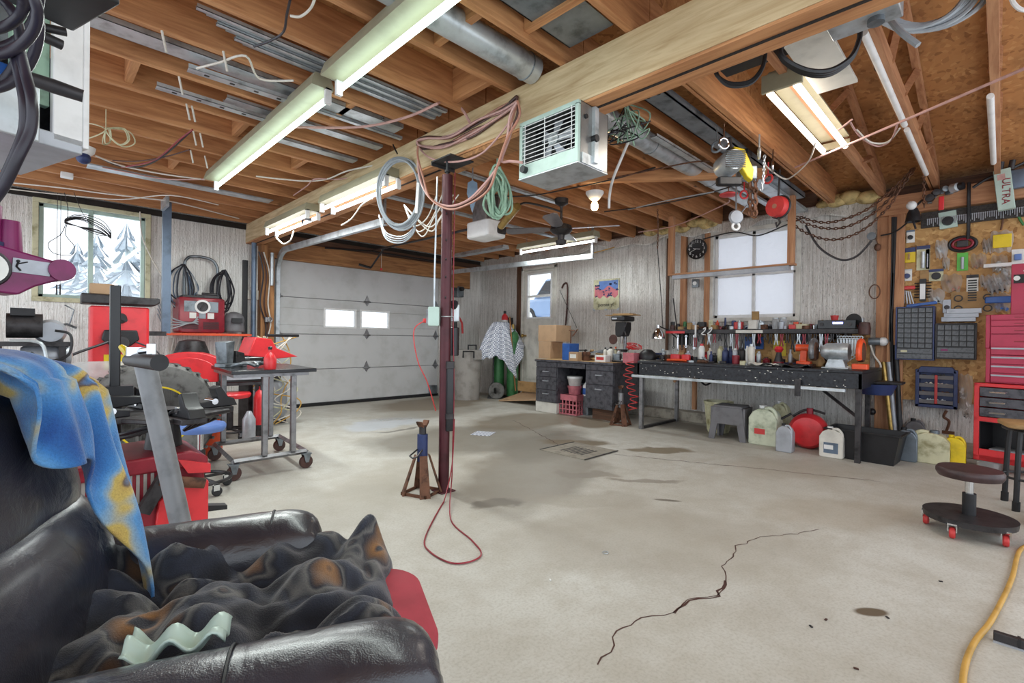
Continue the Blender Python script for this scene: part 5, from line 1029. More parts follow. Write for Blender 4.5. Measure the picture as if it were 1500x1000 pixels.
carton('small cream block near the bench front edge', at(1089, 5.3, Z), .05, .05, .045, m='cream', nm='small_box')
t = T('funnel_bottle', 'red round topped squeeze bottle in front of the yellow card', 'bottle', at(1141, 5.6, Z)); B().lathe([(0, 0), (.045, 0), (.045, .04), (.02, .14), (0, .14)]).build('body', 'dksteel', t); B().lathe([(0, .13), (.03, .14), (.045, .17), (.03, .20), (0, .2)]).build('head', 'redb', t); B().lathe([(.046, .0), (.052, .01), (.05, .04), (.045, .04)]).build('base_band', 'redm', t)
t = T('cordless_drill', 'bright orange cordless drill standing on its battery', 'drill', at(1180, 5.5, Z), RW)
B().cyl((-.08, 0, .19), (.06, 0, .19), .036, n=16).build('motor_housing', 'orange', t); B().prism([(-.045, .05), (-.04, .17), (.02, .17), (.015, .05)], -.022, .022).build('grip', 'orange', t, bev=.006); B().rbox((-.01, 0, .03), (.13, .08, .055), .015).build('battery', 'orange', t); B().cyl((.06, 0, .19), (.12, 0, .19), .028, .016, 14).build('chuck', 'black', t)
t = T('bench_grinder', 'silver bench grinder with orange wheel guards at the right of the workbench', 'grinder', at(1226, 5.45, Z), RW)
B().prism([(-.09, 0), (-.06, .09), (.06, .09), (.09, 0)], -.06, .06).bb(-.11, -.08, 0, .11, .08, .015).build('pedestal', 'galv', t, bev=.005); B().lathe([(0, -.13), (.05, -.125), (.08, -.08), (.085, .06), (.08, .1), (0, .12)], (0, 0, .16), 'x', 24).build('motor_housing', 'galv', t)
for s_ in (-1, 1):
    g = B().lathe([(0, -.025), (.085, -.025), (.092, -.015), (.092, .015), (.085, .025), (0, .025)], (s_*.19, 0, .16), 'x', 26).build('wheel', 'rust', t)
    gd_ = B(); gd_.tube([V((s_*.19, .108*cos(a), .16+.108*sin(a))) for a in [pi*.05+pi*1.15*k/12 for k in range(13)]], .024, 8); gd_.build('guard', 'orange' if s_ > 0 else 'steel', t)
B().rbox((.2, -.08, .03), (.12, .1, .05), .012).build('tool_rest', 'orange', t)
tag(B().prism([(-.06, 0), (-.07, .1), (.02, .14), (.07, .05), (.05, 0)], -.03, .03).build('leather_glove', 'tan', loc=at(1198, 5.6, Z), rz=RW, bev=.012), 'tan work glove slumped left of the bench grinder', 'glove')
tag(B().grid(lambda u, v: V((-.2+.4*u, -.1+.2*v+.03*sin(u*8), .012+.012*sin(u*14+v*5)+.008*sin(v*17))), 24, 12).build('cloth_rag', 'black', loc=at(1153, 5.32, Z+.002), rz=RW, solid=.004), 'black rag spread at the bench edge under the orange drill', 'rag')
tag(B().grid(lambda u, v: V((-.16+.32*u, -.07+.14*v, .012+.010*sin(u*17+v*7)+.006*sin(v*15))), 24, 12).build('paper_towel', 'offwhite', loc=at(1124, 5.34, Z+.002), rz=RW, solid=.004), 'crumpled white paper towel left of the black rag', 'paper towel')
rnd = random.Random(31)
for k in range(26):
    px = rnd.uniform(1010, 1245); q = at(px, rnd.uniform(5.3, 6.0), Z)
    kd = k % 3; w = rnd.uniform(.02, .045)
    b = B().rbox((0, 0, w*.4), (w*2, w, w*.8), w*.2) if kd == 0 else (B().cyl((-w, 0, w*.4), (w*2, 0, w*.4), w*.4, n=8) if kd == 1 else B().lathe([(0, 0), (w, 0), (w, w*.8), (0, w*.9)], n=10))
    tag(b.build('hardware_piece', ['galv', 'dksteel', 'offwhite', 'brass', 'rust'][k % 5], loc=q, rz=rnd.uniform(0, 3)), 'small metal odds and ends strewn over the bench top', 'hardware', 'small hardware strewn on the workbench')
# more clutter, crowded as in the photograph
def odd(k, q, w, h, lab, grp, rn):
    m = ['dksteel', 'black', 'galv', 'tan', 'redm', 'offwhite', 'rust', 'navy', 'galv_dk', 'orange', 'cardd', 'silverp'][rn.randrange(12)]; kd = k % 5
    if kd == 0: b = B().rbox((0, 0, h/2), (w, w*.7, h), min(w, h)*.15); nm = 'small_box'
    elif kd == 1: b = B().lathe([(0, 0), (w*.4, 0), (w*.42, h*.75), (w*.18, h*.85), (w*.18, h), (0, h)], n=12); nm = 'bottle'
    elif kd == 2: b = B().lathe([(0, 0), (w*.5, 0), (w*.5, h*.6), (w*.45, h*.62), (0, h*.62)], n=14); nm = 'tin'
    elif kd == 3: b = B().cyl((-w*.8, 0, h*.2), (w*.5, 0, h*.25), h*.16, n=8).cyl((w*.5, 0, h*.25), (w*1.1, 0, h*.3), h*.08, n=6).cyl((-w*.2, 0, .0), (-w*.2, 0, h*.3), h*.12, n=6); nm = 'hand_tool'
    else: b = B().tube([(-w, 0, .012), (-w*.3, w*.3, h*.4), (w*.3, -w*.2, h*.5), (w, 0, .012)], .010, 6).box((0, 0, h*.2), (w*.8, w*.4, h*.4)); nm = 'hand_tool'
    tag(b.build(nm, m, loc=q, rz=rn.uniform(0, 3)), lab, 'oddment', grp)
rn = random.Random(77)
for k in range(46): odd(k, at(984+6.1*k+rn.uniform(-2, 2), rn.uniform(6.05, 6.24), ZS2), rn.uniform(.05, .09), rn.uniform(.05, .12), 'small tin, tool or box crowded among the things on the tool shelf', 'oddments crowding the tool shelf', rn)
for k in range(42): odd(k+2, at(945+6.8*k+rn.uniform(-3, 3), rn.uniform(5.55, 6.02), Z), rn.uniform(.06, .11), rn.uniform(.07, .17), 'shop tool, bottle or tin in the clutter at the back of the workbench', 'clutter at the back of the workbench', rn)
for k in range(20): odd(k+3, at(848+4.6*k+rn.uniform(-2, 2), rn.uniform(5.5, 5.98), ZD), rn.uniform(.07, .12), rn.uniform(.07, .14), 'tool or container in the clutter covering the metal desk', 'clutter on the metal desk', rn)
for k in range(26):
    px = 1022+8.2*k; q = at(px, 5.985, zs_-.055); L_ = rn.uniform(.07, .2); m = ['dksteel', 'black', 'galv', 'redm'][k % 4]
    tag(B().tube([(-.012, 0, 0), (-.006, 0, -L_*.5), (-.018, 0, -L_)], .007, 5).tube([(.012, 0, 0), (.006, 0, -L_*.5), (.018, 0, -L_)], .007, 5).build('pliers', m, loc=q, rz=RW), 'pliers or snips hanging in the row below the dark shelf edge', 'pliers', 'pliers hanging below the tool shelf')
# hung behind the bench
t = T('desk_lamp', 'silver reading lamp on a jointed arm over the left end of the workbench', 'lamp', at(964, 5.85, 0)+V((0, 0, P(964, 496, 0, 5.85).z)), RW)
B().lathe([(.085, 0), (.08, .05), (.05, .11), (.02, .14), (.02, .18), (.018, .18), (.018, .13), (.045, .105), (.075, .045), (.08, 0)], n=26).build('lamp_shade', 'chrome', t)
B().tube([(0, 0, .17), (.05, .15, .12), (.13, .3, .0)], .008, 6).tube([(.13, .3, 0), (.04, .32, .55)], .008, 6).build('arm', 'dksteel', t)
q = P(978, 460, 0, XW-.04); tag(B().bb(-.01, -.02, -.5, .01, .02, 1.05).build('pull_bar', 'dkwz', loc=(XW-.05, q.y, q.z)), 'thin dark batten on the foil wall left of the clock', 'batten')
def wrench(q, L, r, m, grp, lab, nm='wrench', cat='wrench'):
    tag(B().bb(-r, -.004, -L+.02, r, .004, -.02).torus((0, 0, 0), r*1.5, r*.55, 'y', 12, 5).torus((0, 0, -L), r*1.7, r*.6, 'y', 12, 5).build(nm, m, loc=q, rz=RW), lab, cat, grp)
rnd = random.Random(12)
for k in range(6): wrench(at(987+6*k, 5.985, zs_-.075-.01*(k % 2)), rnd.uniform(.12, .2), .008, 'chrome' if k % 2 else 'dksteel', 'wrenches under the red strip', 'wrench hanging under the red magnetic strip at the left of the shelf')
for k in range(9): wrench(at(1228+4.2*k, 5.985, zs_-.09), .3-.02*k, .009, 'galv', 'wrenches below the stereo', 'silver wrench in the row hanging below the car stereo')
for k in range(5): wrench(P(1082+5*k, 498, 0, XW-.035), .15, .007, 'galv', 'spanners left of the blue pouch', 'slim silver spanner hanging left of the blue pouch')
for k in range(6): q = P(1193+3.2*k, 492, 0, XW-.045); tag(B().cyl((0, 0, 0), (0, 0, -.2), .01, n=8).build('screwdriver', 'dkwz', loc=q), 'dark punch in the row left of the grey air tool', 'punch', 'punches on the bench back panel')
t = T('air_hammer', 'dark grey air hose reel hanging above the bench grinder', 'tool', P(1214, 492, 0, XW-.1), RW); B().lathe([(0, -.03), (.07, -.03), (.09, .06), (.05, .09), (0, .1)], n=18).build('body', 'black', t); B().ball((.0, -.05, -.03), .05, (1, .8, .8)).build('nose', 'galv', t)
t = T('caulk_pliers', 'long white and black snips hanging below the shelf under the clock', 'snips', P(1019, 478, 0, 5.97), RW); B().tube([(0, 0, .02), (0, 0, -.14)], .012, 8).build('handle_upper', 'white', t); B().tube([(-.015, 0, -.14), (-.01, 0, -.26)], .008, 6).tube([(.015, 0, -.14), (.01, 0, -.26)], .008, 6).build('blade', 'redm', t)
for k in (0, 1): tag(B().tube(smooth_path([(0, 0, 0), (.03, 0, .02), (.02, 0, -.02), (-.02, 0, -.06), (.03, 0, -.07)], 4), .007, 6).build('carabiner_hook', 'white', loc=P(1030+9*k, 482, 0, 5.97), rz=RW), 'white hook on the shelf edge right of the long snips', 'hook', 'white hooks on the shelf edge')
tag(B().bb(-.11, -.015, -.075, .11, 0, .075).build('tool_pouch', 'blue', loc=P(1105, 502, 0, XW-.035), rz=RW, bev=.005), 'blue fabric tool pouch pinned behind the bottles', 'pouch')
tag(B().bb(-.07, -.004, -.09, .07, 0, .09).build('display_card', 'yellow', loc=P(1142, 510, 0, XW-.035), rz=RW), 'yellow display card behind the red squeeze bottle', 'card')
t = T('grinding_disc', 'grey grinding disc hung on the panel behind the orange drill', 'disc', P(1175, 495, 0, XW-.04), RW); B().lathe([(.02, -.008), (.072, -.008), (.072, .0), (.02, 0)], ax='y', n=28).build('disc', 'dksteel', t); B().lathe([(0, -.01), (.02, -.01), (.02, 0), (0, 0)], ax='y', n=16).build('hub', 'navy', t)
for k, (x, y) in enumerate(((1182, 490), (1168, 508), (1186, 505))): tag(B().lathe([(0, -.012), (.04, -.012), (.045, 0), (0, 0)], ax='y', n=18).build('round_tin', 'bucket', loc=P(x, y, 0, XW-.035), rz=RW), ['pale disc pad at the upper right of the grinding disc', 'pale disc pad lower left behind the orange drill', 'pale disc pad lower right behind the orange drill'][k], 'pad')
# right end: hanging cords, long tubes leaning beside the bench
for k, (x0, m, l) in enumerate(((1304, 'brass', 'brass coloured long tube leaning at the right end of the workbench'), (1309, 'silverp', 'silver long tube leaning beside the brass one'), (1316, 'black', 'black long tube leaning right of the brass and silver ones'))):
    a, c = P(x0+3, 640, 0, XW-.2), P(x0-10+3*k, 530 if k < 2 else 505, 0, XW-.12); a.z = max(a.z, .14); tag(B().cyl((0, 0, 0), c-a, .022, n=12).build('long_tube', m, loc=a), l, 'tube')
t = T('hanging_tie_down', 'cream strap and black knob hanging right of the workbench leg', 'strap', P(1271, 560, 0, XW-.12), RW); B().tube([(-.02, 0, .05), (.03, 0, -.2), (.08, 0, .05)], .008, 6).tube([(-.06, 0, .05), (-.05, 0, -.5)], .006, 6).build('strap_band', 'whitec', t); B().ball((.04, 0, -.3), .035).build('knob', 'black', t)
t = T('blue_drain_pan', 'dark blue pan tucked under the right end of the bench top', 'pan', at(1283, 5.75, ZT-.24), RW); B().lathe([(.0, 0), (.13, 0), (.17, .1), (.165, .1), (.12, .01), (0, .01)], n=24).build('pan', 'navy', t); B().bb(-.25, -.02, .1, .2, .25, .12).build('bracket', 'dksteel', t)
t = T('wall_light', 'silver plug in work light at the post right of the wrenches', 'light', P(1283, 500, 0, XW-.14), RW); B().cyl((-.06, 0, 0), (.04, 0, 0), .04, n=14).build('body', 'galv_dk', t); B().ball((.06, 0, 0), .045).build('lens', 'white', t)
cable('cable', [P(1275, 505, 0, XW-.16), P(1280, 520, 0, XW-.16), P(1290, 535, 0, XW-.16), P(1285, 545, 0, XW-.16)], .009, 'whitec', 'pale cable hanging from the silver work light', 'cable')
# ------------------------------------------------------------------ along the floor
def fl(px, py): p = P(px, py, 2, 0); return V((p.x, p.y, 0))
p = fl(1052, 632); t = bucket('waste_bucket', 'cream ribbed bucket with dirty rim under the workbench', p, .115, .155, .36, 'cream')
b = B(); [b.cyl((.118*cos(a), .118*sin(a), .02), (.148*cos(a), .148*sin(a), .30), .007, n=6) for a in [2*pi*k/20 for k in range(20)]]; b.build('rib', 'cream', t)['kind'] = 'stuff'
p = fl(1077, 642); t = T('step_stool', 'grey plastic step stool between bucket and jug', 'stool', p+V((-.04, .03, 0)), RW+.05); w, h = .15, .37
B().bb(-w, -.13, h-.03, w, .13, h).build('seat', 'gplast', t, bev=.012)
for sy in (-1, 1):
    B().prism([(-w-.045, 0), (-w, h-.02), (w, h-.02), (w+.045, 0), (w-.02, 0), (w-.05, .17), (-w+.05, .17), (-w+.02, 0)], sy*.13-.012, sy*.13+.012).build('leg_panel', 'gplast', t, bev=.004)
for sx in (-1, 1): B().prism([(-.14, 0), (-.13, h-.02), (.13, h-.02), (.14, 0), (.08, 0), (.06, .17), (-.06, .17), (-.08, 0)], sx*(w+.015)-.012, sx*(w+.015)+.012, 'x').build('side_panel', 'gplast', t, bev=.004)
B().bb(-.06, -.02, h, .06, .02, h+.002).build('grip_slot', 'black', t)
def jug(nm, lab, p, w, d, h, m, cap='white', rz=RW, label=None, capm=None, hx=1, cat='jug', lb2=None):
    t = T(nm, lab, cat, p, rz)
    pr = [(-w/2, .01), (-w/2+.01, 0), (w/2-.01, 0), (w/2, .01), (w/2, h*.68), (w*.36*1, h*.84), (w*.14, h*.92), (-w*.14, h*.93), (-w*.36, h*.84), (-w/2, h*.68)]
    B().prism(pr, -d/2, d/2).build('body', m, t, bev=min(w, d)*.13)
    B().cyl((-hx*w*.1, 0, h*.9), (-hx*w*.1, 0, h), w*.13, n=14).build('cap', cap, t)
    B().tube(smooth_path([(hx*w*.05, -d*.28, h*.93), (hx*w*.25, -d*.3, h*.95), (hx*w*.42, -d*.3, h*.82), (hx*w*.44, -d*.3, h*.6)], 4), w*.07, 8).build('handle', m, t)
    if label: B().bb(-w*.3, -d/2-.002, h*.15, w*.3, -d/2, h*.5).build('label_plate', label, t)
    if lb2: B().bb(-w*.28, -d/2-.003, h*.28, w*.1, -d/2-.002, h*.42).build('label_print', lb2, t)
    return t
jug('plastic_jug', 'large dirty pale green jug with torn label right of the step stool', fl(1121, 650), .27, .2, .40, 'jug', lb2='redc', label='jug')
jug('plastic_jug', 'beige jug partly hidden behind the large pale green one', fl(1143, 643), .17, .18, .42, 'cream', label='paper', lb2='redc')
jug('oil_jug', 'small silver grey oil jug left of the round red can', fl(1150, 661), .145, .1, .27, 'silverp', cap='black')
p = fl(1184, 656); t = T('fuel_can', 'round red fuel can lying on its rim under the workbench', 'fuel can', p, RW+.1); R = .175
B().lathe([(0, -.11), (.05, -.112), (R*.8, -.10), (R*.97, -.06), (R, 0), (R*.97, .06), (R*.8, .1), (0, .11)], (0, 0, R), 'y', 36).torus((0, -.105, R), .05, .006, 'y', 20, 6).torus((0, -.098, R), .11, .004, 'y', 26, 6).build('body', 'redb', t)
B().tube(smooth_path([(-.14, 0, R*1.75), (-.05, 0, R*2.12), (.03, 0, R*2.2), (.14, 0, R*2.05)], 4), .012, 8).build('handle', 'dksteel', t); B().cyl((.01, 0, R*1.9), (.01, 0, R*2.3), .03, n=12).build('cap', 'redm', t); B().tube([(-.15, -.02, R*1.9), (-.25, -.05, R*1.5)], .012, 7).build('spout', 'black', t)
jug('coolant_jug', 'white jug half filled with blue fluid right of the red can', fl(1219, 669), .19, .12, .28, 'offwhite', label='bluegray', cap='white', lb2='white')
p = fl(1268, 672); t = T('plastic_tub', 'large black plastic tub behind the bench leg', 'tub', p, RW-.05)
b = B(); W, D, H = .27, .17, .26
def ring(w, d, z): return [V((x, y, z)) for x, y in ((-w, -d), (w, -d), (w, d), (-w, d))]
b.rings([ring(W-.05, D-.04, .012), ring(W-.045, D-.035, 0), ring(W, D, H), ring(W+.02, D+.02, H), ring(W+.02, D+.02, H-.015), ring(W+.012, D+.012, H-.015)][:4], cap=False); b.rings([ring(W-.05, D-.04, .0), ring(W-.05, D-.04, .012)]); b.build('body', 'black', t, solid=.006)
B().bb(-W-.02, -D-.02, H, W+.02, -D, H+.008).bb(-W-.02, D, H, W+.02, D+.02, H+.008).bb(-W-.02, -D, H, -W, D, H+.008).bb(W, -D, H, W+.02, D, H+.008).build('rim', 'black', t)
jug('oil_jug', 'grey oil jug right of the black tub', fl(1327, 674), .165, .11, .30, 'steelg', cap='black'); jug('oil_jug', 'dark jug standing behind the grey one by the black tub', fl(1340, 660), .16, .12, .32, 'gplast', cap='black')
jug('fuel_jug', 'dirty cream jerry jug left of the yellow one', fl(1363, 677), .26, .15, .29, 'cream', cap='steelg', hx=-1)
t = jug('antifreeze_jug', 'bright yellow jug nearest the red tool cabinet', fl(1397, 680), .16, .11, .26, 'yellow', cap='yellow'); B().prism([(-.015, .03), (-.015, .13), (-.05, .15), (.05, .15), (.015, .13), (.015, .03)], -.062, -.055).build('moulded_rib', 'yellow', t)
t = bottle('dark bottle with pump right behind the cream jerry jug', fl(1383, 655), .04, .42, 'black', 'steel', neck=.25); 
# floor bits by the garage corner
p = fl(683, 584); t = bucket('garbage_can', 'tall pale grey garbage can beside the garage door corner', p, .225, .27, .86, 'can')
B().bb(-.08, -.305, .70, .08, -.27, .84).build('handle_recess', 'can', t); q = B().tube([(-.09, -.30, .74), (-.09, -.33, .74), (-.09, -.33, .84), (.09, -.33, .84), (.09, -.33, .74), (.09, -.3, .74)], .014, 7).build('latch', 'black', t); q.rotation_euler = (0, 0, -.6)
q = B().tube([(-.09, .0, .86), (-.09, .0, .94), (.09, .0, .94), (.09, .0, .86)], .014, 7).build('top_latch', 'black', t); q.location = (.12, 0, 0)
# gas cylinders on a hand truck with draped mesh tarp
p = fl(722, 584); t = T('gas_cylinder', 'green gas cylinder standing left on the hand truck under the mesh sheet', 'gas cylinder', p+V((.22, .10, .04)))
B().lathe([(0, 0), (.1, 0), (.105, .02), (.105, 1.05), (.09, 1.12), (.03, 1.17), (.03, 1.2), (0, 1.2)], n=22).build('body', 'green', t); B().cyl((0, 0, 1.18), (0, 0, 1.28), .025, n=10).build('valve', 'brass', t)
dup(t, p+V((.34, -.14, .04)), label='green gas cylinder standing right on the hand truck under the mesh sheet')
t = T('hand_truck', 'hand truck with grey tyres carrying the green cylinders', 'hand truck', p, -pi/4)
tire(B(), (.06, 0, .145), .145, .08, .06).build('tyre', 'tirem', t); B().lathe([(0, -.03), (.06, -.03), (.06, .03), (0, .03)], (.06, 0, .145), 'y').build('hub', 'rust', t)
tire(B(), (.06, .5, .145), .145, .08, .06).build('tyre', 'tirem', t); B().tube([(.0, .06, .02), (.0, .06, 1.2)], .014, 7).tube([(.0, .45, .02), (.0, .45, 1.2)], .014, 7).bb(-.1, .05, .0, .3, .48, .02).build('frame', 'dksteel', t)
m_, nt_, b_ = newmat('perforated silver mesh'); v_ = coords(nt_, (1, 1, 1)); ck = nd(nt_, 'ShaderNodeTexChecker'); nt_.links.new(v_, ck.inputs[0]); ck.inputs['Scale'].default_value = 42; ck.inputs[1].default_value = hexc('e4e6ee'); ck.inputs[2].default_value = hexc('8b93a8')
nt_.links.new(ck.outputs[0], b_.inputs[0]); b_.inputs['Roughness'].default_value = .4; MC['mesh'] = m_
def tarp(u, v):
    a = -1.9+3.5*u; R = .12+.33*v**.8*(1+.22*sin(a*5)+.12*sin(a*11+1)); drop = .72*v**1.3*(1+.25*sin(a*2.6+.4)-.15*cos(a*4))
    return V((R*cos(a)*.8+.05, R*sin(a)*.9, 1.36-drop+.02*sin(u*60)*v))
tag(B().grid(tarp, 70, 26).build('mesh_sheet', 'mesh', loc=p+V((.20, .06, 0)), rz=radians(-125), solid=.006), 'silver checkered sheet draped over the gas cylinders', 'sheet')
t = bottle('red fire extinguisher on the wall above the gas cylinders', V((6.15, 6.4, 1.15)), .06, .42, 'redb', 'black', nm='fire_extinguisher', cat='extinguisher', band='white'); B().bb(.06, -.03, .1, .1799, .03, .3).build('wall_bracket', 'dksteel', t)
tag(B().cyl((0, 0, 0), (-.05, .12, 1.3), .012, n=8).build('wood_stick', 'postz', loc=(6.05, 6.0, .15)), 'thin wooden stick leaning beside the side door', 'stick')
t = T('leaf_blower', 'black and red tool hanging between garage door and corner', 'tool', (5.68, YW-.12, 1.3)); B().tube([(-.1, 0, .12), (0, 0, .2), (.1, 0, .05), (.12, 0, -.15)], .02, 8).build('hose', 'redc', t); B().cyl((-.05, 0, -.4), (-.05, 0, .1), .03, n=10).build('body', 'black', t)
t = T('door_lock_box', 'grey control box on the wall right of the garage door', 'control box', (5.72, YW-.08, 1.93)); B().rbox((0, 0, 0), (.15, .14, .2), .015, 'y').build('case', 'galv_dk', t); B().cyl((0, -.07, .05), (.0, -.13, .05), .04, n=12).build('lens', 'black', t)
# floor grate and stuff
p = P(848, 660, 2, 0); t = T('floor_drain', 'square metal drain cover set into the concrete', 'drain', (p.x, p.y, .001), .0)
B().bb(-.26, -.26, -.0, .26, .26, .006).build('cover', 'drainc', t); B().bb(-.26, -.27, .006, .26, -.255, .009).bb(-.26, .255, .006, .26, .27, .009).build('slot', 'black', t); q_ = B(); [q_.bb(-.14, -.14+.04*k, .006, .10, -.125+.04*k, .008) for k in range(7)]; q_.build('grate_bar', 'dksteel', t)
p = P(708, 635, 2, 0); t = T('perforated_plate', 'small silver perforated plate lying flat on the floor', 'plate', (p.x, p.y, .001), .5); B().bb(-.11, -.11, 0, .11, .11, .004).build('plate', 'mesh', t)
# cracks and saw cuts
def crack(pts, w, seed, lab):
    rn = random.Random(seed); ps = []
    for i in range(len(pts)-1):
        a, c = V(pts[i]), V(pts[i+1]); n = max(2, int((c-a).length/.035)); nn = V((-(c-a).y, (c-a).x, 0)).normalized()
        for k in range(n): ps.append(a.lerp(c, k/n)+nn*rn.uniform(-.012, .012)*(1 if w > .003 else .4))
    ps.append(V(pts[-1])); b = B(); l, r = [], []
    for i, p in enumerate(ps):
        t_ = (ps[min(i+1, len(ps)-1)]-ps[max(i-1, 0)]).normalized(); n = V((-t_.y, t_.x, 0)); ww = w*rn.uniform(.3, 1); l.append(p+n*ww); r.append(p-n*ww)
    vs = [tuple(x)[:2]+(.0008,) for x in l+r]; m = len(ps); b.add(vs, [(i, i+1, m+i+1, m+i) for i in range(m-1)]); o = b.build('trim_5', 'brown', flat=True); o['kind'] = 'structure'; o['label'] = lab
F = lambda x, y: tuple(P(x, y, 2, 0))
MC['brown2'] = pm('crackc', '5e564c', .9, 0, .1, 9, 0)
crack([F(880, 975), F(905, 925), F(940, 905), F(985, 897), F(1010, 880), F(1050, 872), F(1063, 850), F(1060, 830), F(1080, 800), F(1115, 787), F(1160, 783), F(1200, 775)], .0035, 2, 'jagged crack across the concrete')
crack([F(985, 897), F(1010, 880), F(1050, 872), F(1062, 850)], .006, 3, 'widest stretch of the jagged crack')
crack([F(752, 615), F(825, 655)], .006, 4, 'saw cut line leading to the drain'); crack([F(885, 664), F(1130, 688), F(1290, 705)], .006, 5, 'saw cut line running right from the drain')
# ------------------------------------------------------------------ goods hung on the particle board wall
XO = XW-.062
def wp(x, y, dx=0): return P(x, y, 0, XO-dx)
def card(lab, x0, y0, x1, y1, m='paper', head=None, blob=None, bm='clearbag', nm='hanging_package', cat='package', tilt=0, th=.012, bs=(.6, .45), hd=.2):
    a, c = wp(x0, y0), wp(x1, y1); W = abs(a.y-c.y); H = abs(a.z-c.z); ctr = (a+c)/2
    t = T(nm, lab, cat, (XO-.001, ctr.y, ctr.z), rot=(0, 0, 0)); t.rotation_euler = Euler((0, tilt, -pi/2)) if False else (0, 0, -pi/2)
    b = B().bb(-W/2, -th, -H/2, W/2, -.001, H/2)
    if tilt: M = Matrix.Rotation(tilt, 3, 'Y'); b.v = [tuple(M @ V(p)) for p in b.v]
    b.build('card', m, t, bev=.002)
    if head: B().bb(-W/2-.001, -th-.003, H/2-H*hd, W/2+.001, -th, H/2).build('header_strip', head, t)
    if blob == 'round': B().lathe([(0, -.03), (min(W, H)*.3, -.028), (min(W, H)*.34, 0), (0, 0)], (0, -th, -H*.08), 'y', 18).build('content', bm, t)
    if blob == 'long': B().tube([(0, -th-.012, H*.25), (0, -th-.012, -H*.42)], W*.16, 10).build('content', bm, t)
    if blob == 'box': B().rbox((0, -th-.012, -H*.1), (W*bs[0], .026, H*bs[1]), .006).build('content', bm, t)
    return t
def pouch(lab, x0, y0, x1, y1, m='clearbag', bits=('dksteel', 'galv'), seed=1, nm='plastic_pouch', cat='bag'):
    a, c = wp(x0, y0), wp(x1, y1); W = abs(a.y-c.y); H = abs(a.z-c.z); ctr = (a+c)/2; r = random.Random(seed)
    t = T(nm, lab, cat, (XO-.003, ctr.y, ctr.z), -pi/2)
    B().grid(lambda u, v: V(((u-.5)*W*(1-.12*cos(v*5)), -.012-.035*sin(pi*u)*sin(pi*v)-.010*sin(u*17+v*7)*sin(pi*u), (v-.5)*H+.01*sin(u*12))), 18, 18).build('film', m, t)
    b = B()
    for k in range(5): b.box((r.uniform(-.3, .3)*W, -.014, r.uniform(-.38, .15)*H), (W*.25, .016, H*.16), (0, r.uniform(-1, 1), 0))
    b.build('content', bits[seed % len(bits)], t); return t
t = card('white and green flat box pinned tilted below the shelf pegboard', 1376, 312, 1402, 333, 'mint', None, 'round', 'black', tilt=-.08, th=.03, nm='flat_box', cat='box')
card('small white and yellow card with a dark ring near the left edge of the board', 1328, 338, 1340, 355, 'paper', 'bluegray', 'round', 'black', hd=.15)
card('yellow card with a dark blue header, second row left', 1323, 364, 1341, 384, 'yellow', 'navy', 'box', 'tan', bs=(.15, .4), hd=.3)
card('tall yellow blister card holding long silver tools', 1343, 361, 1362, 395, 'cream', 'navy', 'long', 'galv', hd=.14)
card('tall narrow dark card beside the yellow blister card', 1356, 365, 1362, 394, 'dksteel', None, 'long', 'silverp')
pouch('silver foil pouch in the second row centre', 1371, 353, 1388, 378, 'bag', seed=3); pouch('small pale pouch below the silver foil pouch', 1381, 378, 1391, 394, 'bag', seed=4)
t = T('cable_pack', 'oval red black cable pack on the board right of centre', 'cable pack', wp(1410, 357, .015), -pi/2); B().torus((0, 0, 0), .095, .013, 'y', 30, 8, 1, .7).build('outer_ring', 'black', t); B().torus((0, -.005, 0), .07, .012, 'y', 28, 8, 1, .65).build('inner_ring', 'redm', t); B().bb(-.04, -.02, -.03, .04, .008, .03).build('label_plate', 'dksteel', t, bev=.004)
card('bright green card with a silver bulb like item', 1402, 371, 1418, 396, 'lime', None, 'long', 'silverp')
pouch('dark parts bag right of the oval cable pack', 1440, 351, 1453, 370, 'bag', ('rust', 'dksteel'), 5); pouch('small clear bag below the dark parts bag', 1423, 373, 1444, 392, 'clearbag', ('copperc', 'redc'), 6)
pouch('large clear bag with a yellow packet at the right', 1452, 340, 1483, 368, 'bag', ('yellow', 'yellow'), 2); tag(B().bb(-.06, -.02, -.06, .06, 0, .06).build('yellow_packet', 'yellow', loc=wp(1468, 353, .04), rz=-pi/2, bev=.004), 'yellow packet inside the large clear bag', 'packet')
pouch('folded clear bag below the yellow packet', 1453, 375, 1475, 398, 'clearbag', ('galv', 'galv'), 7); card('red and blue blister card at the far right above the white strip', 1482, 366, 1500, 384, 'paper', 'white', 'box', 'skyb')
card('white card with a dark round part, third row left', 1322, 395, 1336, 411, 'paper', 'silverp', 'round', 'navy', hd=.1)
card('brown small card beside the third row white card', 1348, 397, 1361, 410, 'tan'); card('black and white blister with two round pulleys', 1361, 395, 1382, 411, 'cream', 'navy', 'round', 'black', hd=.22)
pouch('clear bag of copper fittings in the board centre', 1380, 403, 1408, 427, 'clearbag', ('copperc', 'rust'), 8)
t = card('white card of ten black sockets hung above the wooden plate', 1416, 403, 1433, 441, 'paper', 'dksteel', None, hd=.12); b = B(); [b.bb(-.03, -.02, -.12+.023*k, .03, -.012, -.108+.023*k) for k in range(9)]; b.build('content', 'black', t)
for k, (x, y) in enumerate(((1445, 412), (1455, 420), (1462, 410), (1470, 418), (1480, 408), (1476, 398))): pouch(['leftmost crumpled bag in the cluster beside the red toolbox', 'low crumpled bag in the cluster beside the red toolbox', 'top crumpled bag in the cluster beside the red toolbox', 'right low crumpled bag in the cluster beside the red toolbox', 'rightmost crumpled bag just above the red toolbox corner', 'small crumpled bag under the white strip'][k], x-9, y-8, x+9, y+9, 'bag', ('dksteel', 'galv', 'black'), 20+k)
tag(B().bb(-.18, -.08, -.015, .18, 0, .015).build('white_strip', 'white', loc=wp(1482, 388, .0), rz=-pi/2), 'white plastic shelf strip at the right end of the board', 'shelf')
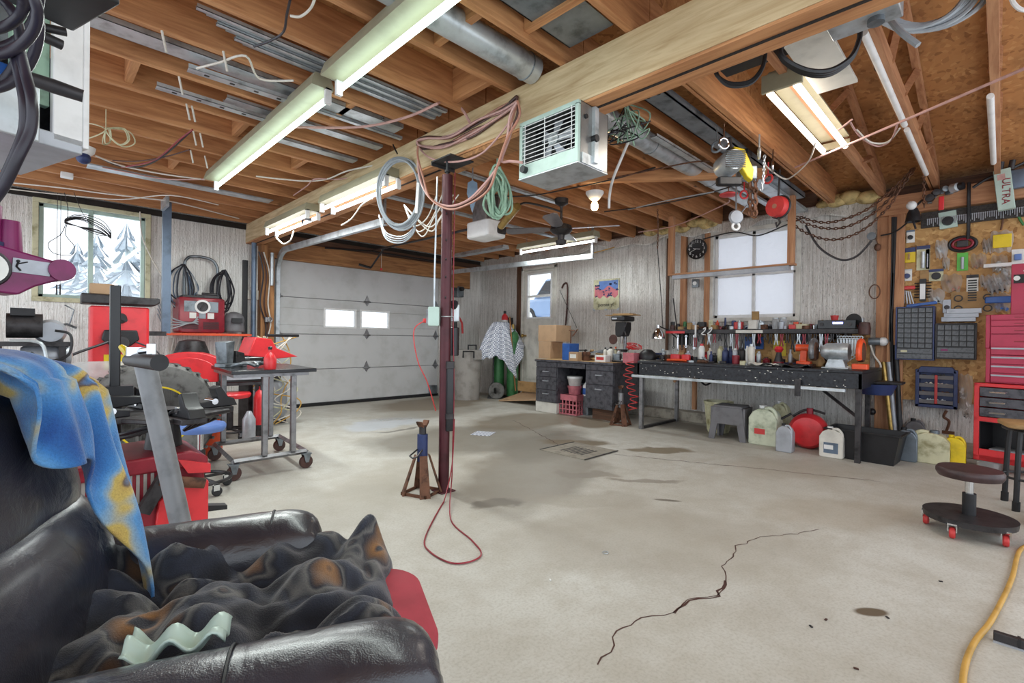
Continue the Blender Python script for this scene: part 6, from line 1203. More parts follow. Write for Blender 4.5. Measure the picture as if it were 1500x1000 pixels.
t = T('socket_set', 'red handled wrench set fanned in a holder at the lower left', 'wrench set', wp(1325, 432, .01), -pi/2); B().rbox((0, -.015, .07), (.17, .03, .035), .012, 'y').build('holder', 'redc', t)
for k in range(7): B().box((-.06+.02*k, -.02, -.02-.004*abs(k-3)), (.010, .006, .13), (0, -.08*(k-3), 0)).build('wrench', 'silverp', t)
t = T('tool_rack', 'black comb rack of hex keys right of the wrench set', 'hex key rack', wp(1352, 425, .01), -pi/2); B().bb(-.025, -.03, -.11, .025, 0, .11).build('spine', 'black', t); B().bb(-.02, -.034, -.09, .02, -.03, .06).build('label_plate', 'white', t)
for k in range(6): B().cyl((-.065, -.015, -.07+.028*k), (.065, -.015, -.07+.028*k), .006, n=6).build('hex_key', 'dksteel', t)
pouch('greenish bag right of the hex key rack', 1360, 424, 1383, 444, 'bag', ('greenc', 'galv'), 9)
t = card('small plate holding a folded white clamp under the fittings bag', 1381, 439, 1393, 458, 'silverp', None, 'round', 'dksteel')
t = T('wood_template', 'brown wooden plate with four round hollows below the socket card', 'board', wp(1425, 444, .005), -pi/2); B().bb(-.15, -.012, -.11, .15, 0, .11).build('plate', 'tan', t)
for x in (-.1, .1):
    for z in (-.05, .05): B().torus((x, -.013, z), .028, .006, 'y', 16, 5).build('ring', 'dksteel', t)
pouch('blue topped clear pack left of the red toolbox lid', 1449, 430, 1480, 456, 'clearbag', ('blue', 'blue'), 10); tag(B().bb(-.09, -.03, -.03, .09, 0, .03).build('blue_case', 'blue', loc=wp(1463, 439, .045), rz=-pi/2, bev=.008), 'blue case inside the clear pack beside the red toolbox', 'case')
tag(B().prism([(-.12, 0), (.12, .03), (.11, .055), (-.11, .03)], -.03, 0).build('blue_level', 'blue', loc=wp(1350, 450, .05), rz=-pi/2, bev=.004), 'blue strip lying on top of the left drawer cabinet', 'strip')
tag(B().tube([(0, 0, .12), (0, 0, -.12)], .008, 6).torus((0, 0, .14), .014, .005, 'y', 12, 5).build('chain_piece', 'dksteel', loc=wp(1316, 348, .02)), 'thin dark fitting hung at the top left of the board', 'fitting'); tag(B().tube([(-.02, 0, .12), (.02, 0, .1), (0, 0, -.12)], .01, 6).build('pry_tool', 'rust', loc=wp(1313, 405, .02), rz=-pi/2), 'rusty hooked tool on the left edge of the board', 'tool')
tag(B().tube([(0, 0, .1), (-.02, 0, -.05)], .008, 6).build('long_bit', 'rust', loc=wp(1471, 328, .015), rz=-pi/2), 'rusty rod hung above the yellow packet bag', 'rod')
# parts cabinets with many little drawers
def parts_cabinet(lab, x0, y0, x1, y1, cols, rows, low, case, extra):
    a, c = wp(x0, y0, .16), wp(x1, y1, .16); W = a.y-c.y; H = (a.z-c.z)+.01; D = .155
    t = T('parts_cabinet', lab, 'parts cabinet', (XO-.16, a.y, c.z), -pi/2)
    B().bb(0, .0145, 0, W, D, H).bb(0, 0, 0, .012, .012, H).bb(W-.012, 0, 0, W, .012, H).bb(.012, 0, H-.012, W-.012, .012, H).bb(.012, 0, 0, W-.012, .012, .01).build('case', case, t, bev=.002)
    B().bb(.012, .0125, .01, W-.012, .014, H-.012).build('gap_backing', 'black', t); h1 = .05*low; hh = (H-.03-h1)/rows; ww = (W-.03)/cols; dr = None  # black sheet added behind the drawer fronts to shade the gaps
    for j in range(rows):
        for i in range(cols):
            x, z = .015+ww*i, .018+h1+hh*j
            if dr is None:
                dr = B().bb(.004, 0, .004, ww-.004, .012, hh-.006).bb(ww*.2, -.008, hh*.55, ww*.8, 0, hh*.66).build('drawer', 'gplast', t, loc=(x, -.0, z))
            else:
                d = dr.copy(); COL.objects.link(d); d.parent = t; d.location = (x, 0, z)
    for j in range(low): B().bb(.015, 0, .014+.05*j, W-.015, .012, .014+.05*j+.044).bb(W*.35, -.008, .03+.05*j, W*.6, 0, .036+.05*j).build('wide_drawer', 'gplast', t)
    b = B().bb(W*.15, -.004, .075, W*.32, -.001, .095); b.build('sticker', extra, t); return t
pm('gplast2', '5c5f64', .3, 0, .25, 40, 0); MC['gplast'] = MC['gplast2']
parts_cabinet('taller grey parts cabinet of forty small drawers on the board wall', 1312, 451, 1368, 528, 5, 8, 2, 'navy', 'cream')
parts_cabinet('lower wider grey parts cabinet right of the taller one', 1370, 475, 1430, 527, 5, 4, 2, 'dksteel', 'purple')
MC['gplast'] = bpy.data.materials['gplast']
for k in range(3): tag(B().bb(-.12, -.05, 0, .12, 0, .03).bb(-.12, -.055, 0, .12, -.05, .045).build('plastic_bin', 'silverp', loc=wp(1404+4*k, 471-6*k, .02+.01*k), rz=-pi/2, bev=.003), ['lowest of three clear bins stacked above the lower parts cabinet', 'middle of three clear bins above the lower parts cabinet', 'topmost of three clear bins above the lower parts cabinet'][k], 'bin')
a, c = wp(1341, 536, .09), wp(1402, 600, .09); W = a.y-c.y; H = a.z-c.z
t = T('screw_organizer', 'navy open organizer with a red upright bar under the parts cabinets', 'organizer', (XO-.09, a.y, c.z), -pi/2)
B().bb(0, 0, 0, .03, .088, H*.93).bb(W-.03, 0, 0, W, .088, H*.93).bb(0, 0, 0, W, .088, .03).prism([(0, H*.85), (.04, H), (W-.04, H), (W, H*.85)], 0, .088).bb(.03, .07, .03, W-.03, .088, H*.9).build('frame', 'navy', t, bev=.004)
for k in range(4): B().bb(.03, .005, .04+k*H*.2, W-.03, .07, .05+k*H*.2).bb(.03, .0, .04+k*H*.2, W-.03, .006, .075+k*H*.2).build('shelf', 'gplast', t)
B().bb(W*.47, -.012, .04, W*.54, -.002, H*.8).build('red_bar', 'redc', t, bev=.003)
rnd = random.Random(6)
for k in range(4): b = B(); [b.box((rnd.uniform(.05, W-.05), .03, .065+k*H*.2), (.05, .02, .02), (0, rnd.uniform(-1, 1), 0)) for _ in range(7)]; b.build('content', ['galv', 'rust', 'whitec', 'dksteel'][k], t)['kind'] = 'stuff'
pouch('large clear bag of white wall hooks between organizer and toolbox', 1405, 548, 1424, 600, 'clearbag', ('white', 'white'), 11); pouch('dark tangle of clips at the base of the hook bag', 1410, 598, 1424, 612, 'clearbag', ('black', 'black'), 12)
tag(B().tube(smooth_path([(0, 0, 0), (.02, 0, .1), (-.02, 0, .14), (0, 0, .2)], 4), .012, 7).bb(-.03, -.02, -.02, .06, .0, .01).build('wire_brush', 'rust', loc=wp(1386, 632, .04), rz=-pi/2), 'small brown tool clipped to the foil below the board', 'tool')
# perforated rail of drill bits and tools under the header
a = P(1345, 307, 0, XO-.02); c = P(1500, 287, 0, XO-.02)
t = T('drill_bit_rail', 'dark perforated rail full of hanging bits under the wall header', 'rail', (XO-.03, P(1350, 300, 0, XO).y, 2.20), -pi/2)
L_ = 1.2; B().bb(0, 0, 0, L_, .025, .15).build('panel', 'pegb', t)
b = B(); rnd = random.Random(9)
for k in range(80): x = .05+k*.0145; h = rnd.uniform(.02, .06); b.bb(x-.003, -.01, .06-h, x+.003, -.002, .075).bb(x-.0045, -.012, .075, x+.0045, 0, .083)
b.build('drill_bit', 'silverp', t)['kind'] = 'stuff'
# things clamped to the header
for k, (x, y, m, sc, l) in enumerate((x, y, m, sc*.62, l) for x, y, m, sc, l in ((1362, 290, 'dksteel', 1, 'dark steel gear lump below the left end of the header'), (1371, 282, 'dksteel', .9, 'dark ring shaped socket resting at the header edge'), (1383, 277, 'galv_dk', .8, 'small steel valve on the header beside the red clip'), (1398, 275, 'galv', 1.1, 'shiny steel cup bracket bolted on the header'), (1406, 273, 'black', 1, 'black round bracket on the header right of the shiny cup'))):
    q = P(x, y, 0, XW-.20); t = T('steel_bracket', l, 'bracket', q, -pi/2+.3*k); B().lathe([(.02*sc, -.05*sc), (.055*sc, -.045*sc), (.06*sc, .03*sc), (.03*sc, .05*sc), (.02*sc, .03*sc)], ax='y', n=16).build('cup', m, t); B().bb(-.03*sc, .02, -.07*sc, .02*sc, .07, -.02*sc).build('tab', 'galv_dk', t)
tag(B().bb(-.02, -.02, -.09, .02, .0, .04).build('clip', 'redb', loc=P(1379, 294, 0, XW-.2), rz=-pi/2, bev=.006), 'red clip hanging from the header above the green box', 'clip')
q = P(1338, 305, 0, XW-.3); t = T('clamp_work_light', 'clamp light with a white bulb and black shade at the header corner', 'work light', q, -pi/2); B().lathe([(.03, 0), (.05, -.05), (.065, -.13), (.06, -.13), (.045, -.05), (.0, 0)], n=18).build('shade', 'black', t); B().ball((-.01, -.05, .02), .042).build('bulb', 'white', t); B().tube([(0, 0, -.12), (.02, 0, -.2)], .01, 6).tube([(0, 0, 0), (.05, .15, .1)], .01, 6).build('clamp_arm', 'dksteel', t)
# long white tester box hanging at upper right
q = P(1471, 278, 0, XW-.22); t = T('spray_lubricant_display', 'long white and green printed box hanging from a black strap at the upper right', 'box', q, -pi/2)
B().box((0, 0, 0), (.11, .06, .36), (0, -.10, 0)).build('carton', 'mint', t, bev=.004)
tx = text('print', 'ULTRA', .075, 'redm', t, (0.01, -.033, -.02), (pi/2, pi/2, 0)); B().box((-.02, -.031, .11), (.05, .003, .05), (0, -.1, 0)).build('dial', 'pinkc', t); B().cyl((-.03, 0, .17), (-.02, 0, .25), .022, n=10).cyl((.04, 0, .17), (.05, 0, .25), .022, n=10).build('terminal', 'dksteel', t)
cable('strap', [P(1425, 275, 0, XW-.2), P(1445, 262, 0, XW-.21), P(1470, 252, 0, XW-.22), P(1500, 238, 0, XW-.2)], .012, 'black', 'black strap sloping along the header carrying the printed box', 'strap')
tag(B().rbox((0, 0, 0), (.14, .06, .16), .01, 'y').build('white_case', 'bluegray', loc=P(1494, 262, 0, XW-.2), rz=-pi/2), 'pale blue case at the extreme right end of the header', 'case')
cable('cable', [P(1500, 300, 0, XO-.02), P(1492, 315, 0, XO-.02), P(1500, 330, 0, XO-.02)], .01, 'green', 'dark green cable curving at the right edge of the board', 'cable')
cable('extension_cord', [(XW-.16, P(1420, 240, 0, XW-.16).y, 2.56), P(1419, 290, 0, XW-.17), P(1419, 320, 0, XW-.1), P(1418, 350, 0, XW-.09)], .014, 'black', 'thick black cord dropping from the header to the oval cable pack', 'cord')
for k in range(3): cable('extension_cord', [P(1312-2*k, 318, 0, XW-.14), P(1309-k, 400, 0, XW-.14), P(1306-k, 480, 0, XW-.14), P(1308-2*k, 560-30*k, 0, XW-.14)], .012, 'black', 'black cord running down the post left of the board', 'cord', 'black cords down the post')
cable('extension_cord', [P(1290, 345, 0, XW-.16), P(1310, 340, 0, XW-.16), P(1330, 325, 0, XW-.2), P(1340, 312, 0, XW-.28)], .008, 'black', 'black cord rising from the post to the clamp light', 'cord')
q = P(1277, 346, 0, XW-.14); t = T('wall_hook', 'dark steel pulley hook on the post with a hanging weight', 'hook', q, -pi/2); B().lathe([(0, -.02), (.04, -.02), (.04, .02), (0, .02)], ax='y', n=16).build('pulley', 'galv_dk', t); B().tube([(.03, 0, 0), (.05, 0, -.09)], .006, 6).ball((.05, 0, -.12), .03, (1, 1, 1.3)).build('weight', 'rust', t); B().bb(-.02, .02, -.02, .02, .05, .02).build('bracket', 'dksteel', t)
tag(B().torus((0, 0, 0), .045, .006, 'y', 20, 5, 1, 1.6).build('wire_ring', 'rust', loc=P(1281, 427, 0, XW-.14), rz=-pi/2), 'rusty oval wire ring hanging on the post', 'ring')
# ------------------------------------------------------------------ red tool chests
dirv = V((sin(radians(16)), cos(radians(16)), 0)); RZ = radians(-106)
o = P(1425, 672, 2, .10); o = V((5.72, P(1425, 672, 0, 5.72).y, 0)); zb = P(1425, 672, 0, 5.72).z; zt_ = P(1427, 560, 0, 5.72).z
t = T('tool_cabinet', 'red roller tool cabinet with grey drawers and an open lower bay', 'tool cabinet', o, RZ); W, D = .72, .30; H0, H1 = max(zb, .07), zt_
b = B().bb(0, 0, H0, .035, D, H1).bb(W-.035, 0, H0, W, D, H1).bb(0, D-.01, H0, W, D, H1).bb(0, 0, H0, W, D, H0+.05).bb(0, 0, H1-.03, W, D, H1).bb(0, 0, H0+.33, W, D, H0+.37).bb(.035, 0, H0, W-.035, .01, H0+.10); b.build('carcass', 'redb', t, bev=.004)
B().bb(.036, .01, H0+.05, W-.036, D-.011, H0+.055).bb(.036, D-.02, H0+.05, W-.036, D-.011, H0+.33).bb(.036, .01, H0+.05, .04, D-.012, H0+.33).bb(.04, .01, H0+.325, W-.036, D-.012, H0+.33).build('bay_lining', 'black', t)
n = 3; hh = (H1-.03-H0-.37)/n
for k in range(n):
    z = H0+.37+hh*k; d = B().bb(.04, -.012, z+.005, W-.04, .02, z+hh-.005).build('drawer', 'deskg', t, bev=.003)
    B().tube([(.1, -.012, z+hh*.55), (.11, -.03, z+hh*.5), (.2, -.03, z+hh*.5), (.21, -.012, z+hh*.55)], .008, 6).build('handle', 'chrome', d)
text('brand', 'Snap-on', .055, 'white', t, (.42, -.015, H0+.37+hh*1.5), (pi/2, 0, 0), shear=.3)
for x in (.06, W-.06):
    for y in (.05, D-.05): B().cyl((x-.015, y, .04), (x+.015, y, .04), .04, n=14).bb(x-.02, y-.02, .04, x+.02, y+.02, H0).build('caster', 'black', t)
tag(B().rbox((0, 0, .04), (.22, .16, .05), .01).rbox((.28, .0, .03), (.2, .16, .03), .01).build('magazine_stack', 'silverp', loc=o-V((0, 0, 0))+V((.06, -.22, H0+.04)), rz=RZ), 'pale papers lying in the open bay of the red cabinet', 'papers')
tag(B().rbox((0, 0, .04), (.14, .12, .08), .03).build('white_bag', 'bag', loc=o+V((.03, -.10, .0)), rz=RZ), 'small pale bag on the floor under the red cabinet', 'bag')
def chest(lab, px, py0, py1, X, W, D, rows, m, handles, txt=None):
    q = P(px, py1, 0, X); q1 = P(px, py0, 0, X); H = q1.z-q.z
    t = T('tool_chest', lab, 'tool chest', q, RZ); B().bb(0, .01, 0, W, D, H).bb(0, 0, 0, .03, .01, H).bb(.03, 0, H-.055, W, .01, H).build('case', m, t, bev=.004)
    z = .01
    for h in rows:
        d = B().bb(.035, -.008, z+.003, W-.01, .01, z+h-.003).build('drawer', m, t, bev=.002)
        if handles: B().bb(.04, -.02, z+h*.65, W-.02, -.008, z+h*.82).build('handle_strip', 'silverp', d)
        else: B().cyl((W*.45, -.014, z+h*.5), (W*.45, -.008, z+h*.5), .009, n=10).build('lock', 'black', d); B().bb(W*.28, -.011, z+h*.4, W*.4, -.008, z+h*.5).build('pull_slot', 'redm', d)
        z += h
    if txt: text('brand', txt, .05, 'white', t, (W*.75, -.002, H-.035), (pi/2, 0, 0), shear=.3)
    return t, q, H
t1, q1, h1 = chest('middle red chest with four silver edged drawers on the roller cabinet', 1443, 510, 560, 5.74, .66, .27, [.075, .075, .075, .075], 'redp', True)
c = chest('upper red chest with small black locks on top of the silver edged one', 1443, 461, 510, 5.76, .64, .25, [.11, .065, .05, .05], 'redp', False, 'Snap-on')
q = P(1480, 461, 0, 5.8); t = T('tool_chest', 'small magenta red box on top of the red chests at the right edge', 'tool chest', q, RZ); B().bb(0, 0, 0, .45, .22, .42).build('case', 'redp', t, bev=.005); B().bb(.02, -.015, .26, .4, 0, .33).build('lid_band', 'black', t); B().cyl((.04, -.02, .30), (.04, 0, .30), .02, n=12).build('button', 'white', t); text('brand', 'Snap-on', .08, 'white', t, (.2, -.004, .375), (pi/2, 0, 0), shear=.3)
# ------------------------------------------------------------------ stools at the right
pc = P(1420, 780, 2, 0); pc = P(1419, 768, 2, .05); pc.z = 0
stool('mechanic_stool', 'low rolling stool with worn brown seat, dished tray and red wheels', pc, .365, .145, 'seatb', base=.19, post='black', wheel='redc', ring='dksteel', disc=True, n=5)
q = P(1500, 700, 2, 0); q = P(1478, 720, 2, 0); a, c = P(1460, 733, 2, 0), P(1477, 750, 2, 0); q = (a+c)/2+V((.08, -.16, 0)); t = T('work_stool', 'taller black tube stool with wooden seat at the right edge', 'stool', q, .2)
B().rbox((0, 0, .54), (.34, .34, .03), .05).build('seat', 'tan', t); B().torus((0, 0, .515), .16, .012).build('seat_ring', 'dksteel', t)
for k in range(4):
    a = pi/4+k*pi/2; c, s_ = cos(a), sin(a); l = B().tube(smooth_path([(.07*c, .07*s_, .505), (.13*c, .13*s_, .505), (.16*c, .16*s_, .46), (.18*c, .18*s_, .02)], 5), .015, 8).build('leg', 'black', t); B().cyl((.18*c, .18*s_, .0), (.178*c, .178*s_, .06), .02, n=10).build('foot_tip', 'rubber', l)
B().torus((0, 0, .2), .172, .008).build('foot_ring', 'black', t)
q = P(1494, 775, 2, 0); t = T('wheeled_creeper', 'black wheel and frame of a creeper at the right edge', 'creeper', (q.x+.15, q.y-.13, 0), -.4); tire(B(), (0, 0, .07), .07, .05, .03).build('wheel', 'black', t); B().rbox((.16, -.02, .12), (.22, .16, .03), .01).build('frame', 'black', t); B().bb(.0, .0, .07, .03, .1, .12).build('fork', 'dksteel', t)
# yellow hose bottom right, floor squeegee
cable('air_hose', [P(1500, 795, 2, .012)+V((.12, -.1, 0))]+[P(x, y, 2, .009) for x, y in ((1497, 803), (1483, 845), (1470, 875), (1450, 912), (1428, 940), (1415, 970), (1410, 1005), (1412, 1060))], .0095, 'yelc', 'yellow tan hose snaking over the floor at the lower right', 'hose', n=10)
q = P(1480, 938, 2, 0); a, c = P(1455, 925, 2, .03), P(1520, 945, 2, .03); t = T('floor_squeegee', 'black flat steel bar with a pale edge lying at the lower right corner', 'squeegee', (a.x, a.y, 0), math.atan2(c.y-a.y, c.x-a.x)); L_ = (c-a).length*1.5
B().bb(0, -.012, .004, L_, .012, .035).build('blade_holder', 'dksteel', t, bev=.003); B().bb(0, -.018, 0, L_, -.008, .006).build('blade', 'silverp', t); B().bb(.06, -.014, .004, .068, .014, .037).build('rivet_band', 'black', t)
for k, (x, y) in enumerate(((887, 810), (806, 850), (1378, 852), (1210, 908), (1188, 918), (1254, 980), (588, 837), (1300, 905))):
    q = P(x, y, 2, 0); tag((B().torus((0, 0, .003), .014, .002, n=14, m=5) if k == 0 else B().box((0, 0, .002), (.014, .007, .003), (0, 0, k))).build('chip', ['galv', 'white', 'dksteel', 'brown', 'dksteel', 'brown', 'black', 'dksteel'][k], loc=(q.x, q.y, .001)), ['small silver ring lying alone on the open floor', 'white chip on the floor left of the silver ring', 'dark splinter on the floor below the mechanic stool', 'small dark speck of debris lowest but one at the right', 'brown sliver on the floor left of the dark stain', 'tiny dark chip at the bottom of the floor view', 'tiny black nut on the floor beside the cord loop', 'dark flake on the floor right of the brown sliver'][k], 'chip')
# ------------------------------------------------------------------ cables and gear under the ceiling
def pth(z, *pts): return [P(x, y, 2, zz if (zz := (p[2] if len(p) > 2 else z)) else z) for p in pts for x, y in [p[:2]]]
def bp(x, y, X=2.06): return P(x, y, 0, X)
# pinkish extension cord bundle on the beam face
g = 'pink cords looped on the beam face'
rnd = random.Random(14)
for k in range(7):
    r = lambda s=1: rnd.uniform(-5, 5)*s
    pts = [(757, 145+r()), (735, 160+r()), (700, 180+r()), (660, 200+r(.5)), (625, 202+r(.4)), (611, 208+r(.5)), (618, 216+r(.5)), (650, 212+r()), (690, 196+r()), (725, 178+r()), (750, 158+r())]
    cable('extension_cord', [bp(x, y, 2.09-.012*(k % 4)) for x, y in pts], .008, ['pinkc', 'copperc', 'brown'][k % 3], 'cord loop in the pink bundle hooked along the beam face', 'cord', g, closed=True)
g = 'long cord loops hanging from the beam by the column'
for k, off in enumerate((0, 5, -5, 9)):
    cable('extension_cord', [bp(x, y, 2.0-.02*k) for x, y in ((758, 148), (752+off, 170), (742, 205), (728, 245), (705+off, 280), (680, 298+off*.4), (655, 303+off*.3), (630, 290), (617+off*.4, 262), (612, 230), (612, 214))], .0075, ['copperc', 'brown', 'pinkc', 'copperc'][k], 'long brown pink cord loop drooping in front of the column top', 'cord', g)
cable('extension_cord', [bp(x, y, 2.03) for x, y in ((612, 214), (625, 228), (645, 236), (675, 236), (705, 225), (730, 200), (748, 175), (757, 152))], .0065, 'pinkc', 'thin pink cord curving from the bundle under the beam', 'cord')
cable('extension_cord', [bp(x, y, 2.03) for x, y in ((688, 179), (677, 160), (660, 147), (645, 150), (610, 168), (560, 182), (500, 188), (440, 186))][:4]+[P(x, y, 2, 2.54) for x, y in ((640, 152), (600, 170), (550, 183), (500, 187), (430, 186))], .009, 'pinkc', 'pink cord running from the beam bundle out along the left joists', 'cord')
cable('extension_cord', [bp(x, y, 1.98) for x, y in ((765, 238), (748, 236), (735, 235), (745, 205), (752, 180))], .008, 'pinkc', 'pink grey cord from the heater gland up to the beam', 'cord')
# grey wire coil on the beam
q = bp(585, 282, 2.0); g = 'grey wire coils hung on the beam'
for k in range(9):
    r = random.Random(k); s = .235*r.uniform(.93, 1.05); ox, oz = r.uniform(-.015, .015), r.uniform(-.015, .015); th = r.uniform(-.25, .25)
    b = B().torus((0, 0, 0), s, .0075, 'y', 34, 6, .72, 1.12); M = Matrix.Rotation(-pi/4+th*.6, 3, 'Z'); b.v = [tuple(M @ V(p)) for p in b.v]
    tag(b.build('wire_coil', 'grayc', loc=q+V((ox, oz, oz))), 'turn of the big grey wire coil hanging from the beam', 'wire coil', g)
cable('wire', [bp(582, 225, 2.02), bp(575, 210, 2.02), bp(565, 180, 2.03), P(560, 172, 2, 2.56)], .006, 'black', 'black wire holding the grey coil up to the joists', 'wire')
tag(B().box((0, 0, 0), (.02, .01, .22), (0, .05, .0)).build('hanging_strip', 'white', loc=bp(611, 290, 1.98), rz=-pi/4), 'white strip hanging right of the grey wire coil', 'strip')
# green rope skein
q = P(728, 280, 0, 2.25); g = 'green rope skein under the beam'
for k in range(13):
    r = random.Random(k+40); a = r.uniform(-.5, .5); s = r.uniform(.05, .10)
    j = lambda: V((r.uniform(-.035, .035), r.uniform(-.035, .035), r.uniform(-.04, .04)))
    cable('rope', [q+V((0, 0, .13))+j(), q+V((s*.4, -s*.4, .05))+j(), q+V((s*.6, -s*.6, -.08))+j(), q+V((0, 0, -.16+.06*a))+j(), q+V((-s*.6, s*.6, -.08))+j(), q+V((-s*.3, s*.3, .05))+j()], .008, 'greenc', 'loop of pale green rope hanging under the beam right of the column', 'rope', g, closed=True)
cable('rope', [q+V((0, 0, .14)), q+V((0, 0, .3)), V((q.x, q.y, 2.31))], .006, 'greenc', 'green rope tail tying the skein to the beam', 'rope')
t = T('grey_scoop', 'light grey leaf shaped scoop hanging left of the green rope', 'scoop', bp(692, 292-8, 2.3), -pi/4); B().prism([(0, .1), (.035, .08), (.04, 0), (.012, -.1), (0, -.14), (-.012, -.1), (-.04, 0), (-.035, .08)], -.006, .006).build('blade', 'bluegray', t); B().cyl((0, 0, .08), (0, 0, .2), .006, n=6).build('hook', 'steel', t)
# green yellow wires at the channel
q = P(918, 175, 2, 2.46)
for k in range(9):
    r = random.Random(k+70); pts = [q+V((r.uniform(-.14, .14), r.uniform(-.14, .14), r.uniform(-.16, .05))) for _ in range(5)]
    cable('green_wire', [V((q.x, q.y, 2.56))]+pts, .0045, 'greenc' if k % 3 else 'blackc', 'thin green wire in the snarl right of the heater', 'wire', 'green wires right of the heater', k=5)
cable('twisted_cable', [P(920, 170, 2, 2.5), P(922, 200, 2, 2.42), P(913, 225, 2, 2.36), P(898, 262, 2, 2.24), P(893, 285, 2, 2.2), P(892, 305, 2, 2.1)], .010, 'white', 'white twisted cord dropping right of the heater toward the bulb', 'cord')
# yellow tube tool by the opener
a, c = P(734, 331, 2, 2.12), P(758, 302, 2, 2.20); tag(B().cyl((0, 0, 0), (c-a)*1.0, .034, n=16).build('yellow_tube', 'brass', loc=a), 'short mustard tube hanging beside the white door opener', 'tube')
cable('extension_cord', [P(757, 303, 2, 2.22), P(770, 297, 2, 2.28), P(800, 303, 2, 2.30), P(822, 310, 2, 2.32)], .010, 'black', 'black cord from the mustard tube toward the ceiling fan', 'cord')
cable('wire', [P(x, y, 2, 2.46) for x, y in ((690, 285), (770, 287), (840, 275), (900, 262), (960, 245))], .006, 'black', 'long black wire strung below the heater', 'wire')
for k, pts in enumerate((((885, 310), (960, 300), (1030, 285), (1075, 272)), ((920, 307), (980, 293), (1050, 280)), ((935, 340), (990, 330), (1060, 300), (1068, 293)), ((890, 262), (950, 250), (1010, 238), (1040, 236)))):
    cable('wire', [P(x, y, 2, 2.44) for x, y in pts], .006, ['black', 'grayc', 'pinkc', 'rust'][k], ['black wire running from the bulb to the hoist', 'grey wire parallel to the black one toward the hoist', 'red pink wire slanting up to the red funnel cap', 'brown wire across the joists above the bulb'][k], 'wire')
# ------------------------------------------------------------------ hoist cluster
q = P(1068, 240, 2, 2.36); t = T('chain_hoist', 'electric chain hoist with finned grey motor and yellow hook block', 'hoist', q, -pi/4)
B().lathe([(0, -.1), (.07, -.1), (.085, -.06), (.085, .08), (.06, .11), (0, .12)], ax='y', n=22).build('motor', 'galv', t); b = B(); [b.bb(-.07, -.112, -.06+.014*k, .07, -.1, -.055+.014*k) for k in range(9)]; b.build('vent_fins', 'black', t)
B().prism([(.02, .12), (.1, .10), (.17, -.05), (.16, -.13), (.12, -.1), (.06, .0)], -.03, .03).build('hook_block', 'yellow', t, bev=.006); B().bb(.1, .02, -.1, .22, .1, .0).build('gearbox', 'galv_dk', t, bev=.008); B().cyl((0, 0, .08), (0, 0, 2.55-q.z), .02, n=8).build('hanger', 'dksteel', t)
B().rbox((.0, 0, -.13), (.18, .06, .06), .02).build('control_handle', 'black', t)
def chain(nm, lab, pts, m='rust', r=.005, L=.034, grp=None, cat='chain'):
    sp = smooth_path(pts, 10); out = B(); acc = 0; k = 0; prev = sp[0]; last = sp[0]; p00 = V(pts[0])
    for p in sp[1:]:
        seg = (p-prev).length; d = (p-prev).normalized() if seg > 1e-9 else V((0, 0, 1))
        while acc+seg >= L*.72:
            u = (L*.72-acc)/seg; prev = prev+(p-prev)*u; seg = (p-prev).length; acc = 0
            s = d.cross(V((0, 0, 1)) if abs(d.z) < .9 else V((1, 0, 0))).normalized(); n = d.cross(s)
            if k % 2: s = n
            c = prev-p00; h = L*.32; w = L*.24
            out.tube([c+d*h+s*w*.6, c+d*h*1.35, c+d*h-s*w*.6, c-s*w, c-d*h-s*w*.6, c-d*h*1.35, c-d*h+s*w*.6, c+s*w], r, 4, True); k += 1
        acc += seg; prev = p
    return tag(out.build(nm, m, loc=p00), lab, cat, grp)
X1 = 5.1
chain('hanging_chain', 'rusty chain hanging straight down beside the hoist, left strand', [P(1099, 255, 0, 4.0), P(1099, 318, 0, 4.0)], r=.009, L=.06); chain('hanging_chain', 'rusty chain hanging straight down beside the hoist, right strand', [P(1107, 255, 0, 4.0), P(1106, 318, 0, 4.0)], r=.009, L=.06)
chain('hanging_chain', 'short silver chain from the channel above the red reel', [P(1120, 225, 0, 4.0), P(1118, 262, 0, 4.0), P(1115, 280, 0, 4.0)], 'galv')
XC = 5.7
chain('hanging_chain', 'lowest and longest rusty chain swag before the foil wall', [P(1152, 322, 0, XC), P(1185, 343, 0, XC), P(1222, 351, 0, XC), P(1262, 338, 0, XC), P(1300, 305, 0, XC), P(1320, 275, 0, XC), P(1338, 250, 0, XC)], r=.006, L=.045)
chain('hanging_chain', 'middle rusty chain swag before the foil wall', [P(1158, 318, 0, XC), P(1200, 333, 0, XC), P(1240, 332, 0, XC), P(1285, 308, 0, XC), P(1320, 270, 0, XC), P(1338, 248, 0, XC)], r=.006, L=.045)
chain('hanging_chain', 'uppermost rusty chain swag before the foil wall', [P(1165, 316, 0, XC), P(1210, 326, 0, XC), P(1260, 312, 0, XC), P(1300, 284, 0, XC), P(1338, 246, 0, XC)], r=.006, L=.045)
chain('hanging_chain', 'rusty chain dropping vertically in front of the wall header', [P(1353, 245, 0, XC), P(1354, 305, 0, XC)], r=.005, L=.04)
chain('hanging_chain', 'thin chain hanging over the wooden brace left of the clock', [P(963, 305, 0, 4.4), P(964, 335, 0, 4.4), P(963, 365, 0, 4.4)], 'rust', .004, .03)
cable('cable', [P(963, 362, 0, 4.42), P(968, 430, 0, 4.7), P(971, 480, 0, 5.2)], .004, 'dksteel', 'thin cord descending from the hanging chain to the lamp', 'cord')
cable('cable', [P(1180, 330, 0, XC), P(1200, 362, 0, XC), P(1230, 380, 0, XC), P(1255, 375, 0, XC), P(1277, 352, 0, XC)], .010, 'dksteel', 'dark cable swag below the chains', 'cable')
